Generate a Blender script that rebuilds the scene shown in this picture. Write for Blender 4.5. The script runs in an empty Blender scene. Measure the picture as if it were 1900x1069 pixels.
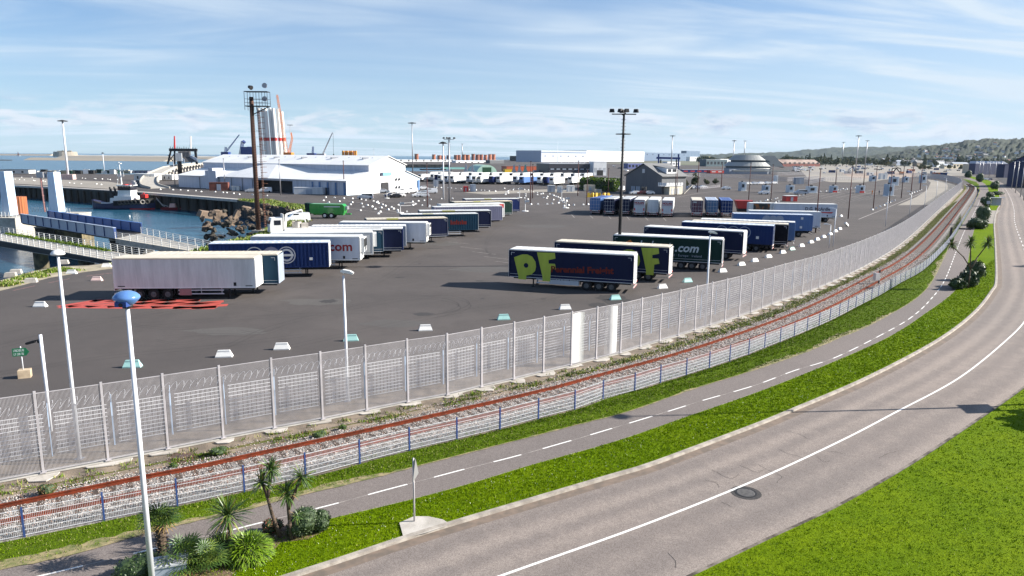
import bpy, bmesh, math, random
import numpy as np
from mathutils import Vector, Matrix
from mathutils.geometry import tessellate_polygon
R = math.radians
rnd = random.Random(7)
scene = bpy.context.scene
col = scene.collection

# ------------------------------------------------------------------ camera
FPX, CAMH, PITCH, ROLL = 1330.0, 13.6, R(10.39), R(0.45)
cam = bpy.data.cameras.new('camera')
cam.sensor_width = 36.0
cam.lens = 36.0 * FPX / 1900.0
cam.clip_start = 0.5
cam.clip_end = 60000
camo = bpy.data.objects.new('camera', cam)
col.objects.link(camo)
CM = Matrix.Rotation(math.pi / 2 - PITCH, 4, 'X') @ Matrix.Rotation(ROLL, 4, 'Z')
camo.matrix_world = Matrix.Translation((0, 0, CAMH)) @ CM
scene.camera = camo

# ------------------------------------------------------------------ sun, sky, exposure
SUN_AZ, SUN_EL = R(5.5), R(28)      # azimuth measured from +X towards +Y
sdir = Vector((math.cos(SUN_AZ) * math.cos(SUN_EL), math.sin(SUN_AZ) * math.cos(SUN_EL), math.sin(SUN_EL)))
sl = bpy.data.lights.new('sun', 'SUN')
sl.energy = 5.0
sl.angle = R(0.53)
sl.color = (1.0, 0.94, 0.85)
so = bpy.data.objects.new('sun', sl)
so.rotation_euler = (-sdir).to_track_quat('-Z', 'Y').to_euler()
so.location = (60, 10, 60)
col.objects.link(so)
scene.view_settings.view_transform = 'Standard'
scene.view_settings.look = 'None'
scene.view_settings.gamma = 1
scene.view_settings.exposure = 1.20

w = bpy.data.worlds.new('World')
scene.world = w
w.use_nodes = True
nt = w.node_tree
nt.nodes.clear()
def wn(t, **k):
    n = nt.nodes.new(t)
    for a, b in k.items():
        setattr(n, a, b)
    return n
def mth(op, a, b=None, c=None, tree=None, clamp=False):
    tr = tree or nt
    n = tr.nodes.new('ShaderNodeMath')
    n.operation = op
    n.use_clamp = clamp
    for i, v in enumerate((a, b, c)):
        if v is None:
            continue
        if isinstance(v, (int, float)):
            n.inputs[i].default_value = v
        else:
            tr.links.new(v, n.inputs[i])
    return n.outputs[0]
def mrange(v, a, b, c, d, tree=None, interp='SMOOTHSTEP'):
    tr = tree or nt
    n = tr.nodes.new('ShaderNodeMapRange')
    n.interpolation_type = interp
    tr.links.new(v, n.inputs[0])
    for i, x in zip((1, 2, 3, 4), (a, b, c, d)):
        n.inputs[i].default_value = x
    return n.outputs[0]
def mixc(fac, a, b, tree=None, blend='MIX'):
    tr = tree or nt
    n = tr.nodes.new('ShaderNodeMix')
    n.data_type = 'RGBA'
    n.blend_type = blend
    for i, v in ((0, fac), (6, a), (7, b)):
        if isinstance(v, (int, float)):
            n.inputs[i].default_value = v
        elif isinstance(v, tuple):
            n.inputs[i].default_value = (*v[:3], 1)
        else:
            tr.links.new(v, n.inputs[i])
    return n.outputs[2]
def vcomb(x, y, z, tree=None):
    tr = tree or nt
    n = tr.nodes.new('ShaderNodeCombineXYZ')
    for i, v in enumerate((x, y, z)):
        if isinstance(v, (int, float)):
            n.inputs[i].default_value = v
        else:
            tr.links.new(v, n.inputs[i])
    return n.outputs[0]
def noise(vec, scale, detail=5, rough=0.55, dist=0.0, tree=None):
    tr = tree or nt
    n = tr.nodes.new('ShaderNodeTexNoise')
    n.inputs['Scale'].default_value = scale
    n.inputs['Detail'].default_value = detail
    n.inputs['Roughness'].default_value = rough
    n.inputs['Distortion'].default_value = dist
    tr.links.new(vec, n.inputs['Vector'])
    return n.outputs['Fac']
sky = wn('ShaderNodeTexSky', sky_type='NISHITA')
sky.sun_disc = False
sky.sun_elevation = SUN_EL
sky.sun_rotation = math.pi / 2 - SUN_AZ
sky.altitude = 0
sky.air_density = 1.0
sky.dust_density = 0.3
sky.ozone_density = 2.6
tc = wn('ShaderNodeTexCoord')
sp = wn('ShaderNodeSeparateXYZ')
nt.links.new(tc.outputs['Generated'], sp.inputs[0])
X, Y, Z = sp.outputs
zc = mth('MAXIMUM', Z, 0.0)
inv = mth('DIVIDE', 1.0, mth('ADD', zc, 0.09))
# long wisps of cirrus on a high flat layer, combed along one direction
cu = mth('MULTIPLY', X, inv)
cv = mth('MULTIPLY', Y, inv)
cirv = vcomb(mth('MULTIPLY', mth('ADD', cu, mth('MULTIPLY', cv, 0.45)), 0.22), mth('MULTIPLY', mth('SUBTRACT', cv, mth('MULTIPLY', cu, 0.28)), 1.0), 0.3)
c1 = noise(cirv, 1.3, 8, 0.55, 1.2)
c2 = noise(vcomb(mth('MULTIPLY', cu, 0.35), mth('MULTIPLY', cv, 0.5), 4.2), 0.9, 4, 0.5, 0.3)
cir = mth('MULTIPLY', mrange(c1, 0.36, 0.78, 0, 1), mrange(c2, 0.38, 0.60, 0.15, 1.0))
# general veil, thicker to the right (towards the sun) and low down
veil = mth('ADD', mrange(Z, 0.0, 0.30, 0.78, 0.04), mrange(X, -0.4, 0.9, 0.0, 0.40))
cirrus = mth('MINIMUM', mth('ADD', mth('MULTIPLY', cir, 0.75), mth('MULTIPLY', veil, 0.75)), 0.96)
# low cumulus bank near the horizon
az = mth('ARCTAN2', X, Y)
lowv = vcomb(mth('MULTIPLY', az, 11.0), mth('MULTIPLY', Z, 38.0), 1.7)
l1 = noise(lowv, 1.15, 8, 0.60, 0.25)
lowband = mth('MULTIPLY', mrange(Z, 0.012, 0.035, 0, 1), mrange(Z, 0.040, 0.078, 1, 0))
low = mth('MULTIPLY', mrange(mth('ADD', l1, mth('MULTIPLY', lowband, 0.12)), 0.54, 0.68, 0, 1), lowband)
lowshade = mrange(noise(vcomb(mth('MULTIPLY', az, 11.0), mth('ADD', mth('MULTIPLY', Z, 38.0), 0.30), 1.7), 1.15, 8, 0.6, 0.25), 0.48, 0.66, 0, 1)
lowcol = mixc(lowshade, (9.2, 9.6, 10.4), (5.0, 6.1, 8.2))
skyc = mixc(1.0, sky.outputs[0], (0.43, 0.95, 1.42), blend='MULTIPLY')
s1 = mixc(cirrus, skyc, (8.0, 9.2, 10.4))
s2 = mixc(mth('MULTIPLY', low, 0.75), s1, lowcol)
bg = wn('ShaderNodeBackground')
nt.links.new(s2, bg.inputs[0])
bg.inputs[1].default_value = 0.041
wo = wn('ShaderNodeOutputWorld')
nt.links.new(bg.outputs[0], wo.inputs[0])

# ------------------------------------------------------------------ picture to ground
def ray(px, py):
    return (CM.to_3x3() @ Vector(((px - 950) / FPX, (534.5 - py) / FPX, -1.0)))
CP = Vector((0, 0, CAMH))
def G(px, py, z=0.0):
    d = ray(px, py)
    return CP + d * ((z - CAMH) / d.z)
def AtY(px, py, y):
    d = ray(px, py)
    return CP + d * (y / d.y)
def hgt(px, py, y):
    return AtY(px, py, y).z
def lerp(a, b, t):
    return a + (b - a) * t

# ------------------------------------------------------------------ materials
_M = {}
def mat(name, c, rough=0.6, metal=0.0, var=0.12, scale=3.0, bump=0.0, bscale=None, coat=0.0, c2=None, streak=False, spec=None, emit=None, detail=5, bdist=0.02, thr=(0.35, 0.65)):
    if name in _M:
        return _M[name]
    m = bpy.data.materials.new(name)
    m.use_nodes = True
    t = m.node_tree
    b = t.nodes['Principled BSDF']
    b.inputs['Roughness'].default_value = rough
    b.inputs['Metallic'].default_value = metal
    if spec is not None:
        b.inputs['Specular IOR Level'].default_value = spec
    if coat:
        b.inputs['Coat Weight'].default_value = coat
    g = t.nodes.new('ShaderNodeNewGeometry')
    v = g.outputs['Position']
    if streak:
        vm = t.nodes.new('ShaderNodeVectorMath')
        vm.operation = 'MULTIPLY'
        vm.inputs[1].default_value = (1.0, 1.0, 0.12)
        t.links.new(v, vm.inputs[0])
        v = vm.outputs[0]
    n = noise(v, scale, detail, 0.6, 0, t)
    if c2 is None:
        c2 = tuple(x * (1 - var * 2) for x in c)
        c1 = tuple(min(x * (1 + var * 0.6), 0.95) for x in c)
    else:
        c1 = c
    f = mrange(n, thr[0], thr[1], 0, 1, t)
    cc = mixc(f, c1, c2, t)
    n2 = noise(v, scale * 9, 3, 0.6, 0, t)
    cc = mixc(mrange(n2, 0.3, 0.7, 0, 0.16, t), cc, tuple(x * 0.6 for x in c), t)
    t.links.new(cc, b.inputs['Base Color'])
    if bump:
        bn = t.nodes.new('ShaderNodeBump')
        bn.inputs['Strength'].default_value = bump
        bn.inputs['Distance'].default_value = bdist
        t.links.new(noise(v, bscale or scale * 8, 4, 0.65, 0, t), bn.inputs['Height'])
        t.links.new(bn.outputs[0], b.inputs['Normal'])
    if emit:
        b.inputs['Emission Color'].default_value = (*c, 1)
        b.inputs['Emission Strength'].default_value = emit
    _M[name] = m
    return m
def paint(name, c, rough=0.45, **k):
    return mat(name, c, rough, var=k.pop('var', 0.05), scale=k.pop('scale', 1.2), streak=k.pop('streak', True), **k)

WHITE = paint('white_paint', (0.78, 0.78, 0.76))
WHITE2 = paint('dirty_white_paint', (0.68, 0.68, 0.66), var=0.09)
ROOFW = paint('white_roof_sheet', (0.74, 0.74, 0.72), streak=False, scale=0.6)
ROOFB = paint('beige_roof_sheet', (0.66, 0.59, 0.47), streak=False, scale=0.8)
ROOFBL = paint('blue_white_roof_sheet', (0.60, 0.66, 0.76), streak=False)
NAVY = paint('navy_tarpaulin', (0.012, 0.017, 0.050), rough=0.6, spec=0.12)
NAVY2 = paint('deep_blue_tarpaulin', (0.016, 0.030, 0.12), rough=0.6, spec=0.12)
BLUEC = paint('container_blue', (0.015, 0.035, 0.13), rough=0.6, spec=0.15)
BLUEL = paint('lighter_container_blue', (0.08, 0.17, 0.38), rough=0.5)
TEAL = paint('dark_teal_paint', (0.014, 0.048, 0.085), rough=0.6, spec=0.15)
DGREEN = paint('dark_green_tarpaulin', (0.010, 0.035, 0.028), rough=0.6, spec=0.12)
LILAC = paint('lilac_tarpaulin', (0.20, 0.20, 0.29), rough=0.5)
GREYB = paint('grey_blue_paint', (0.33, 0.38, 0.46), rough=0.5)
SILVER = paint('silver_grey', (0.50, 0.52, 0.55), rough=0.4)
BLACK = mat('black_rubber', (0.010, 0.010, 0.010), 0.85, var=0.1)
STEEL = mat('dark_steel', (0.018, 0.018, 0.02), 0.65, 0.1, var=0.2)
GALV = mat('galvanised_steel', (0.42, 0.42, 0.44), 0.42, 0.55, var=0.1, scale=4)
GALVD = mat('dull_galvanised_steel', (0.47, 0.445, 0.455), 0.5, 0.1, var=0.08, scale=2)
WIREW = mat('white_coated_wire', (0.74, 0.75, 0.78), 0.45, 0.1, var=0.05)
BLUEP = paint('blue_post_paint', (0.030, 0.065, 0.20))
PBLUE = paint('pale_blue_paint', (0.42, 0.56, 0.74))
RED = paint('red_paint', (0.52, 0.03, 0.025))
PINK = paint('faded_red_white_paint', (0.75, 0.36, 0.30))
LIME = paint('lime_lettering', (0.42, 0.50, 0.05), scale=4)
REDL = paint('dull_red_lettering', (0.17, 0.022, 0.014), spec=.2)
DRED = paint('dark_red_lettering', (0.30, 0.01, 0.02))
WLET = paint('pale_lettering', (0.55, 0.62, 0.64))
DLET = paint('dark_lettering', (0.03, 0.04, 0.07))
GLASS = mat('dark_glass', (0.02, 0.025, 0.035), 0.08, 0.0, var=0.05, spec=0.8)
RUST = mat('rusty_steel', (0.19, 0.085, 0.05), 0.85, 0.1, c2=(0.075, 0.04, 0.03), scale=1.4, streak=True)
RUSTRED = mat('rust_red_pole', (0.12, 0.030, 0.028), 0.75, c2=(0.05, 0.022, 0.022), scale=1.5, streak=True)
RAIL = mat('rusty_rail', (0.19, 0.040, 0.018), 0.85, c2=(0.10, 0.028, 0.016), scale=3, spec=.1)
CONC = mat('concrete', (0.46, 0.43, 0.38), 0.9, c2=(0.33, 0.31, 0.27), scale=1.2, bump=0.3)
CONCL = mat('pale_concrete', (0.50, 0.465, 0.42), 0.9, c2=(0.36, 0.33, 0.29), scale=1.1, bump=0.25)
CONCD = mat('dark_wet_concrete', (0.07, 0.065, 0.055), 0.9, c2=(0.022, 0.022, 0.02), scale=0.5, bump=0.5, bdist=0.2, streak=True)
CONCM = mat('mossy_concrete', (0.22, 0.18, 0.10), 0.95, c2=(0.06, 0.055, 0.04), scale=0.7, bump=0.4, bdist=0.2)
KERB = mat('kerb_stone', (0.40, 0.36, 0.31), 0.9, c2=(0.24, 0.21, 0.18), scale=2.2, bump=0.5)
PLASTW = paint('white_plastic_barrier', (0.80, 0.79, 0.76), streak=False)
PLASTT = paint('pale_teal_barrier', (0.36, 0.62, 0.58), streak=False)
PLASTP = paint('pale_pink_barrier', (0.80, 0.58, 0.52), streak=False)
MARK = mat('road_paint', (0.78, 0.76, 0.73), 0.7, c2=(0.60, 0.57, 0.54), scale=5, thr=(0.5, 0.75))
MARKF = mat('worn_road_paint', (0.42, 0.38, 0.35), 0.8, c2=(0.20, 0.18, 0.17), scale=2)
MARKP = mat('faded_pink_road_paint', (0.36, 0.17, 0.15), 0.8, c2=(0.14, 0.09, 0.09), scale=3)
MARKR = mat('red_ground_paint', (0.46, 0.075, 0.055), 0.75, c2=(0.40, 0.06, 0.045), scale=1.6)
ORANGE = paint('orange_paint', (0.72, 0.22, 0.03))
ORANGED = paint('brown_orange_paint', (0.30, 0.09, 0.04))
YELLOW = paint('yellow_paint', (0.75, 0.48, 0.03))
CRBLUE = paint('crane_blue', (0.02, 0.05, 0.22))
SHEDB = paint('navy_cladding', (0.018, 0.026, 0.085), rough=0.55)
CLADG = paint('dark_grey_timber', (0.12, 0.125, 0.135), rough=0.8)
CLADL = paint('pale_grey_cladding', (0.42, 0.46, 0.55), rough=0.6)
CLADB = paint('pale_blue_cladding', (0.56, 0.66, 0.76), rough=0.6)
SLATE = mat('grey_slate_roof', (0.20, 0.20, 0.20), 0.75, c2=(0.15, 0.15, 0.155), scale=2)
TILE = mat('brown_tile_roof', (0.20, 0.085, 0.05), 0.85, c2=(0.13, 0.06, 0.045), scale=1)
STONE = mat('stone_wall', (0.36, 0.31, 0.24), 0.9, c2=(0.24, 0.21, 0.17), scale=1)
BARK = mat('bark', (0.13, 0.09, 0.06), 0.95, c2=(0.07, 0.05, 0.035), scale=12, bump=0.5)
LEAF_D = mat('dark_leaf', (0.022, 0.045, 0.012), 0.55, c2=(0.045, 0.075, 0.022), scale=6)
LEAF_M = mat('mid_leaf', (0.06, 0.11, 0.022), 0.5, c2=(0.03, 0.07, 0.014), scale=5)
LEAF_Y = mat('yellow_green_leaf', (0.20, 0.26, 0.04), 0.5, c2=(0.09, 0.16, 0.025), scale=6)
LEAF_B = mat('bright_strap_leaf', (0.24, 0.38, 0.015), 0.4, c2=(0.12, 0.24, 0.012), scale=9)
LEAF_O = mat('dry_leaf', (0.30, 0.20, 0.06), 0.7, c2=(0.17, 0.11, 0.04), scale=6)
LEAF_R = mat('red_brown_leaf', (0.20, 0.05, 0.03), 0.7, c2=(0.08, 0.03, 0.02), scale=8)
ROCK = mat('brown_rock', (0.15, 0.11, 0.08), 0.95, c2=(0.05, 0.04, 0.032), scale=0.6, bump=0.6, bdist=0.15)
ROCKD = mat('dark_seaweed_rock', (0.055, 0.047, 0.036), 0.9, c2=(0.02, 0.02, 0.018), scale=0.8, bump=0.6, bdist=0.15)

# ------------------------------------------------------------------ mesh helpers
class MB:
    def __init__(s):
        s.v = []; s.f = []; s.m = []; s.cur = 0
    def mi(s, i):
        s.cur = i
        return s
    def add(s, vs, fs):
        o = len(s.v)
        s.v += [tuple(v) for v in vs]
        s.f += [tuple(i + o for i in f) for f in fs]
        s.m += [s.cur] * len(fs)
        return s
    def quad(s, a, b, c, d):
        return s.add([a, b, c, d], [(0, 1, 2, 3)])
    def box(s, x0, x1, y0, y1, z0, z1):
        vs = [(x, y, z) for z in (z0, z1) for y in (y0, y1) for x in (x0, x1)]
        return s.add(vs, [(0, 2, 3, 1), (4, 5, 7, 6), (0, 1, 5, 4), (2, 6, 7, 3), (0, 4, 6, 2), (1, 3, 7, 5)])
    def cbox(s, c, sx, sy, sz, rz=0.0, top=1.0):
        ca, sa = math.cos(rz), math.sin(rz)
        vs = []
        for z, k in ((-.5, 1.0), (.5, top)):
            for y in (-.5, .5):
                for x in (-.5, .5):
                    X_, Y_ = x * sx * k, y * sy * k
                    vs.append((c[0] + X_ * ca - Y_ * sa, c[1] + X_ * sa + Y_ * ca, c[2] + z * sz))
        return s.add(vs, [(0, 2, 3, 1), (4, 5, 7, 6), (0, 1, 5, 4), (2, 6, 7, 3), (0, 4, 6, 2), (1, 3, 7, 5)])
    def tube(s, p0, p1, r0, r1=None, n=8, cap=True):
        r1 = r0 if r1 is None else r1
        p0, p1 = Vector(p0), Vector(p1)
        d = (p1 - p0).normalized()
        a = d.orthogonal().normalized()
        b = d.cross(a)
        vs = []
        for p, r in ((p0, r0), (p1, r1)):
            for i in range(n):
                t = 2 * math.pi * i / n
                vs.append(p + a * (r * math.cos(t)) + b * (r * math.sin(t)))
        fs = [(i, (i + 1) % n, n + (i + 1) % n, n + i) for i in range(n)]
        if cap:
            fs += [tuple(range(n - 1, -1, -1)), tuple(range(n, 2 * n))]
        return s.add(vs, fs)
    def path(s, pts, r, n=6):
        for a, b in zip(pts[:-1], pts[1:]):
            s.tube(a, b, r, r, n, True)
        return s
    def bar(s, p0, p1, wd, ht):       # rectangular bar, wd horizontally, ht upwards
        p0, p1 = Vector(p0), Vector(p1)
        d = (p1 - p0).normalized()
        up = Vector((0, 0, 1)) if abs(d.z) < 0.95 else Vector((1, 0, 0))
        a = d.cross(up).normalized() * (wd / 2)
        b = a.cross(d).normalized() * (ht / 2)
        vs = []
        for p in (p0, p1):
            vs += [p - a - b, p + a - b, p + a + b, p - a + b]
        return s.add(vs, [(0, 3, 2, 1), (4, 5, 6, 7), (0, 1, 5, 4), (1, 2, 6, 5), (2, 3, 7, 6), (3, 0, 4, 7)])
    def prism(s, poly, z0, z1):
        n = len(poly)
        vs = [(p[0], p[1], z0) for p in poly] + [(p[0], p[1], z1) for p in poly]
        return s.add(vs, [tuple(range(n - 1, -1, -1)), tuple(range(n, 2 * n))] + [(i, (i + 1) % n, n + (i + 1) % n, n + i) for i in range(n)])
    def xprism(s, poly, y0, y1):       # polygon in the x-z plane extruded along y
        n = len(poly)
        vs = [(p[0], y0, p[1]) for p in poly] + [(p[0], y1, p[1]) for p in poly]
        return s.add(vs, [tuple(range(n)), tuple(range(2 * n - 1, n - 1, -1))] + [(i, n + i, n + (i + 1) % n, (i + 1) % n) for i in range(n)])
    def lathe(s, prof, c=(0, 0, 0), n=16):
        vs = []
        for r, z in prof:
            for i in range(n):
                t = 2 * math.pi * i / n
                vs.append((c[0] + r * math.cos(t), c[1] + r * math.sin(t), c[2] + z))
        fs = []
        for k in range(len(prof) - 1):
            for i in range(n):
                j = (i + 1) % n
                fs.append((k * n + i, k * n + j, (k + 1) * n + j, (k + 1) * n + i))
        return s.add(vs, fs)
    def ball(s, c, rx, ry, rz, n=8, k=5, jit=0.0):
        vs = []; fs = []
        for i in range(k + 1):
            ph = math.pi * i / k
            for j in range(n):
                t = 2 * math.pi * j / n
                q = 1 + (rnd.uniform(-jit, jit) if jit else 0)
                vs.append((c[0] + rx * math.sin(ph) * math.cos(t) * q, c[1] + ry * math.sin(ph) * math.sin(t) * q, c[2] + rz * math.cos(ph) * q))
        for i in range(k):
            for j in range(n):
                fs.append((i * n + j, (i + 1) * n + j, (i + 1) * n + (j + 1) % n, i * n + (j + 1) % n))
        return s.add(vs, fs)
    def mesh(s, name, mats, smooth=False):
        me = bpy.data.meshes.new(name)
        me.from_pydata(s.v, [], s.f)
        if not isinstance(mats, (list, tuple)):
            mats = [mats]
        for m in mats:
            me.materials.append(m)
        if len(mats) > 1:
            me.polygons.foreach_set('material_index', s.m)
        if smooth:
            me.polygons.foreach_set('use_smooth', [True] * len(me.polygons))
        me.update()
        return me
    def build(s, name, mats, parent=None, smooth=False, world=False):
        if world and parent is not None:
            inv = world_of(parent).inverted()
            s.v = [tuple(inv @ Vector(v)) for v in s.v]
        return put(s.mesh(name, mats, smooth), name, parent)
def world_of(o):
    m = Matrix.Translation(o.location) @ o.rotation_euler.to_matrix().to_4x4()
    return (world_of(o.parent) @ m) if o.parent else m
def put(me, name, parent=None, loc=None, rot=None):
    o = bpy.data.objects.new(name, me)
    if loc is not None:
        o.location = loc
    if rot is not None:
        o.rotation_euler = rot
    if parent is not None:
        o.parent = parent
    col.objects.link(o)
    return o
def tag(o, label=None, cat=None, group=None, kind=None):
    if label: o['label'] = label
    if cat: o['category'] = cat
    if group: o['group'] = group
    if kind: o['kind'] = kind
    return o
def thing(name, label, cat, loc=(0, 0, 0), rz=0.0, group=None):
    o = bpy.data.objects.new(name, None)
    o.location = loc
    o.rotation_euler = (0, 0, rz)
    o.empty_display_size = 0.3
    col.objects.link(o)
    return tag(o, label, cat, group)
def struct(name, mb, mats, smooth=False):
    return tag(mb.build(name, mats, smooth=smooth), kind='structure')
def copy_tree(o, parent=None):
    c = o.copy()
    col.objects.link(c)
    c.parent = parent
    for ch in list(o.children):
        copy_tree(ch, c)
    return c
def clone(o, loc, rz, label, group=None):
    c = copy_tree(o)
    c.location = loc
    c.rotation_euler = (0, 0, rz)
    c['label'] = label
    if group: c['group'] = group
    return c
def text_mesh(body, size, ext=0.01, bold=0.0, name='lettering', shear=0.0, sx=1.0):
    cu = bpy.data.curves.new('t', 'FONT')
    cu.body = body
    cu.size = size
    cu.extrude = ext
    cu.offset = bold
    cu.shear = shear
    cu.resolution_u = 2
    ob = bpy.data.objects.new('t', cu)
    col.objects.link(ob)
    dg = bpy.context.evaluated_depsgraph_get()
    me = bpy.data.meshes.new_from_object(ob.evaluated_get(dg))
    me.name = name
    bpy.data.objects.remove(ob)
    bpy.data.curves.remove(cu)
    if sx != 1.0:
        me.transform(Matrix.Diagonal((sx, 1, 1, 1)))
    return me
def text_on(parent, body, size, m, loc, bold=0.0, ang=0.0, facing='front', shear=0.0, sx=1.0, name='lettering'):
    # facing front: readable from -Y; left: readable from -X
    me = text_mesh(body, size, 0.006, bold, name, shear, sx)
    me.materials.clear()
    me.materials.append(m)
    rz = {'front': 0.0, 'left': -math.pi / 2, 'right': math.pi / 2, 'back': math.pi}[facing]
    me.transform(Matrix.Rotation(rz, 4, 'Z') @ Matrix.Rotation(math.pi / 2, 4, 'X') @ Matrix.Rotation(ang, 4, 'Z'))
    return put(me, name, parent, loc)
def smooth_line(pts, step=1.0, z=0.0):
    """Catmull-Rom through world points, resampled to about step metres"""
    P = [Vector((p[0], p[1])) for p in pts]
    P = [P[0] * 2 - P[1]] + P + [P[-1] * 2 - P[-2]]
    out = []
    for i in range(1, len(P) - 2):
        n = max(2, int((P[i + 1] - P[i]).length / (step * 0.5)))
        for k in range(n):
            t = k / n
            a, b, c, d = P[i - 1], P[i], P[i + 1], P[i + 2]
            out.append(0.5 * ((2 * b) + (c - a) * t + (2 * a - 5 * b + 4 * c - d) * t * t + (3 * b - a - 3 * c + d) * t ** 3))
    out.append(P[-2])
    return resample(out, step)
def resample(P, step=None, n=None):
    P = [Vector((p[0], p[1])) for p in P]
    L = [0.0]
    for a, b in zip(P[:-1], P[1:]):
        L.append(L[-1] + (b - a).length)
    T = L[-1]
    n = n or max(2, int(round(T / step)) + 1)
    out = []
    j = 0
    for i in range(n):
        t = T * i / (n - 1)
        while j < len(L) - 2 and L[j + 1] < t:
            j += 1
        k = (t - L[j]) / max(L[j + 1] - L[j], 1e-9)
        out.append(P[j].lerp(P[j + 1], min(max(k, 0), 1)))
    return out
def offset(P, d):      # positive = to the left of the direction of travel
    out = []
    for i, p in enumerate(P):
        t = (P[min(i + 1, len(P) - 1)] - P[max(i - 1, 0)]).normalized()
        out.append(p + Vector((-t.y, t.x)) * d)
    return out
def ribbon(A, B, z, mb=None, zb=None):
    mb = mb or MB()
    n = max(len(A), len(B))
    A = resample(A, n=n)
    B = resample(B, n=n)
    zb = z if zb is None else zb
    vs = [(p.x, p.y, z) for p in A] + [(p.x, p.y, zb) for p in B]
    mb.add(vs, [(i, n + i, n + i + 1, i + 1) for i in range(n - 1)])
    return mb
def gl(px_list, step=1.0):
    return smooth_line([G(*p) for p in px_list], step)
def flat_poly(pts, z, mb=None, holes=()):
    mb = mb or MB()
    loops = [[Vector((p[0], p[1], 0)) for p in pts]] + [[Vector((p[0], p[1], 0)) for p in h] for h in holes]
    allv = [v for l in loops for v in l]
    tris = tessellate_polygon(loops)
    fs = []
    for t in tris:
        a, b, c = (allv[i] for i in t)
        fs.append(t if (b - a).cross(c - a).z > 0 else (t[0], t[2], t[1]))
    return mb.add([(v.x, v.y, z) for v in allv], fs)
def extend(px, n0=0.0, n1=0.0):
    P = [Vector(G(*p)[:2]) for p in px]
    if n0: P.insert(0, P[0] + (P[0] - P[1]).normalized() * n0)
    if n1: P.append(P[-1] + (P[-1] - P[-2]).normalized() * n1)
    return P
def npmesh(name, V, T, mats, idx=None, smooth=False):
    me = bpy.data.meshes.new(name)
    nv, nf, k = len(V), len(T), T.shape[1]
    me.vertices.add(nv)
    me.vertices.foreach_set('co', np.asarray(V, np.float32).ravel())
    me.loops.add(nf * k)
    me.loops.foreach_set('vertex_index', np.asarray(T, np.int32).ravel())
    me.polygons.add(nf)
    me.polygons.foreach_set('loop_start', np.arange(0, nf * k, k, dtype=np.int32))
    me.polygons.foreach_set('loop_total', np.full(nf, k, np.int32))
    for m in mats:
        me.materials.append(m)
    if idx is not None:
        me.polygons.foreach_set('material_index', np.asarray(idx, np.int32))
    if smooth:
        me.polygons.foreach_set('use_smooth', np.ones(nf, bool))
    me.update(calc_edges=True)
    me.validate()
    return me

# ================================================================== THE GROUND
def asphalt(name, c, c2, agg=0.25, patch=0.12, scale=0.35):
    m = bpy.data.materials.new(name)
    m.use_nodes = True
    t = m.node_tree
    b = t.nodes['Principled BSDF']
    b.inputs['Roughness'].default_value = 0.88
    b.inputs['Specular IOR Level'].default_value = 0.25
    g = t.nodes.new('ShaderNodeNewGeometry').outputs['Position']
    n1 = noise(g, 0.035, 6, 0.6, 0.4, t)
    n2 = noise(g, scale, 6, 0.65, 0.6, t)
    n3 = noise(g, 28.0, 3, 0.7, 0, t)
    n4 = noise(g, 6.0, 4, 0.7, 0.2, t)
    cc = mixc(mrange(n1, 0.38, 0.62, 0, 1, t), c, c2, t)
    cc = mixc(mrange(n2, 0.40, 0.72, 0, patch * 3, t), cc, tuple(x * 0.72 for x in c), t)
    cc = mixc(mrange(n4, 0.35, 0.7, 0, patch * 2, t), cc, tuple(min(1, x * 1.35) for x in c), t)
    cc = mixc(mrange(n3, 0.35, 0.65, 0, 1, t), mixc(agg, cc, (0.02, 0.02, 0.02), t), mixc(agg * 0.6, cc, (0.5, 0.47, 0.44), t), t)
    t.links.new(cc, b.inputs['Base Color'])
    bn = t.nodes.new('ShaderNodeBump')
    bn.inputs['Strength'].default_value = 0.35
    bn.inputs['Distance'].default_value = 0.01
    t.links.new(n3, bn.inputs['Height'])
    t.links.new(bn.outputs[0], b.inputs['Normal'])
    return m
PORTM = asphalt('port_asphalt', (0.054, 0.046, 0.044), (0.078, 0.066, 0.062), 0.16, 0.16)
ROADM = asphalt('worn_road_asphalt', (0.245, 0.200, 0.172), (0.208, 0.174, 0.153), 0.34, 0.10, 0.5)
PATHM = asphalt('cycle_path_asphalt', (0.165, 0.137, 0.126), (0.140, 0.118, 0.110), 0.26, 0.12, 0.6)
PALE = asphalt('pale_apron', (0.30, 0.27, 0.23), (0.24, 0.22, 0.19), 0.15, 0.15, 0.2)
TARM = asphalt('dark_tyre_mark', (0.034, 0.032, 0.033), (0.040, 0.038, 0.038), 0.1, 0.1)
DIRT = mat('dirt_and_gravel', (0.26, 0.205, 0.15), 0.95, c2=(0.13, 0.105, 0.08), scale=0.9, bump=0.8, bscale=14, bdist=0.04)
SAND = mat('sandy_ground', (0.42, 0.36, 0.26), 0.95, c2=(0.24, 0.21, 0.14), scale=0.5, bump=0.7, bscale=8)
BALM = mat('ballast_gravel', (0.30, 0.28, 0.26), 0.9, c2=(0.15, 0.13, 0.12), scale=7, bump=1.0, bscale=16, bdist=0.06)
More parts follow.
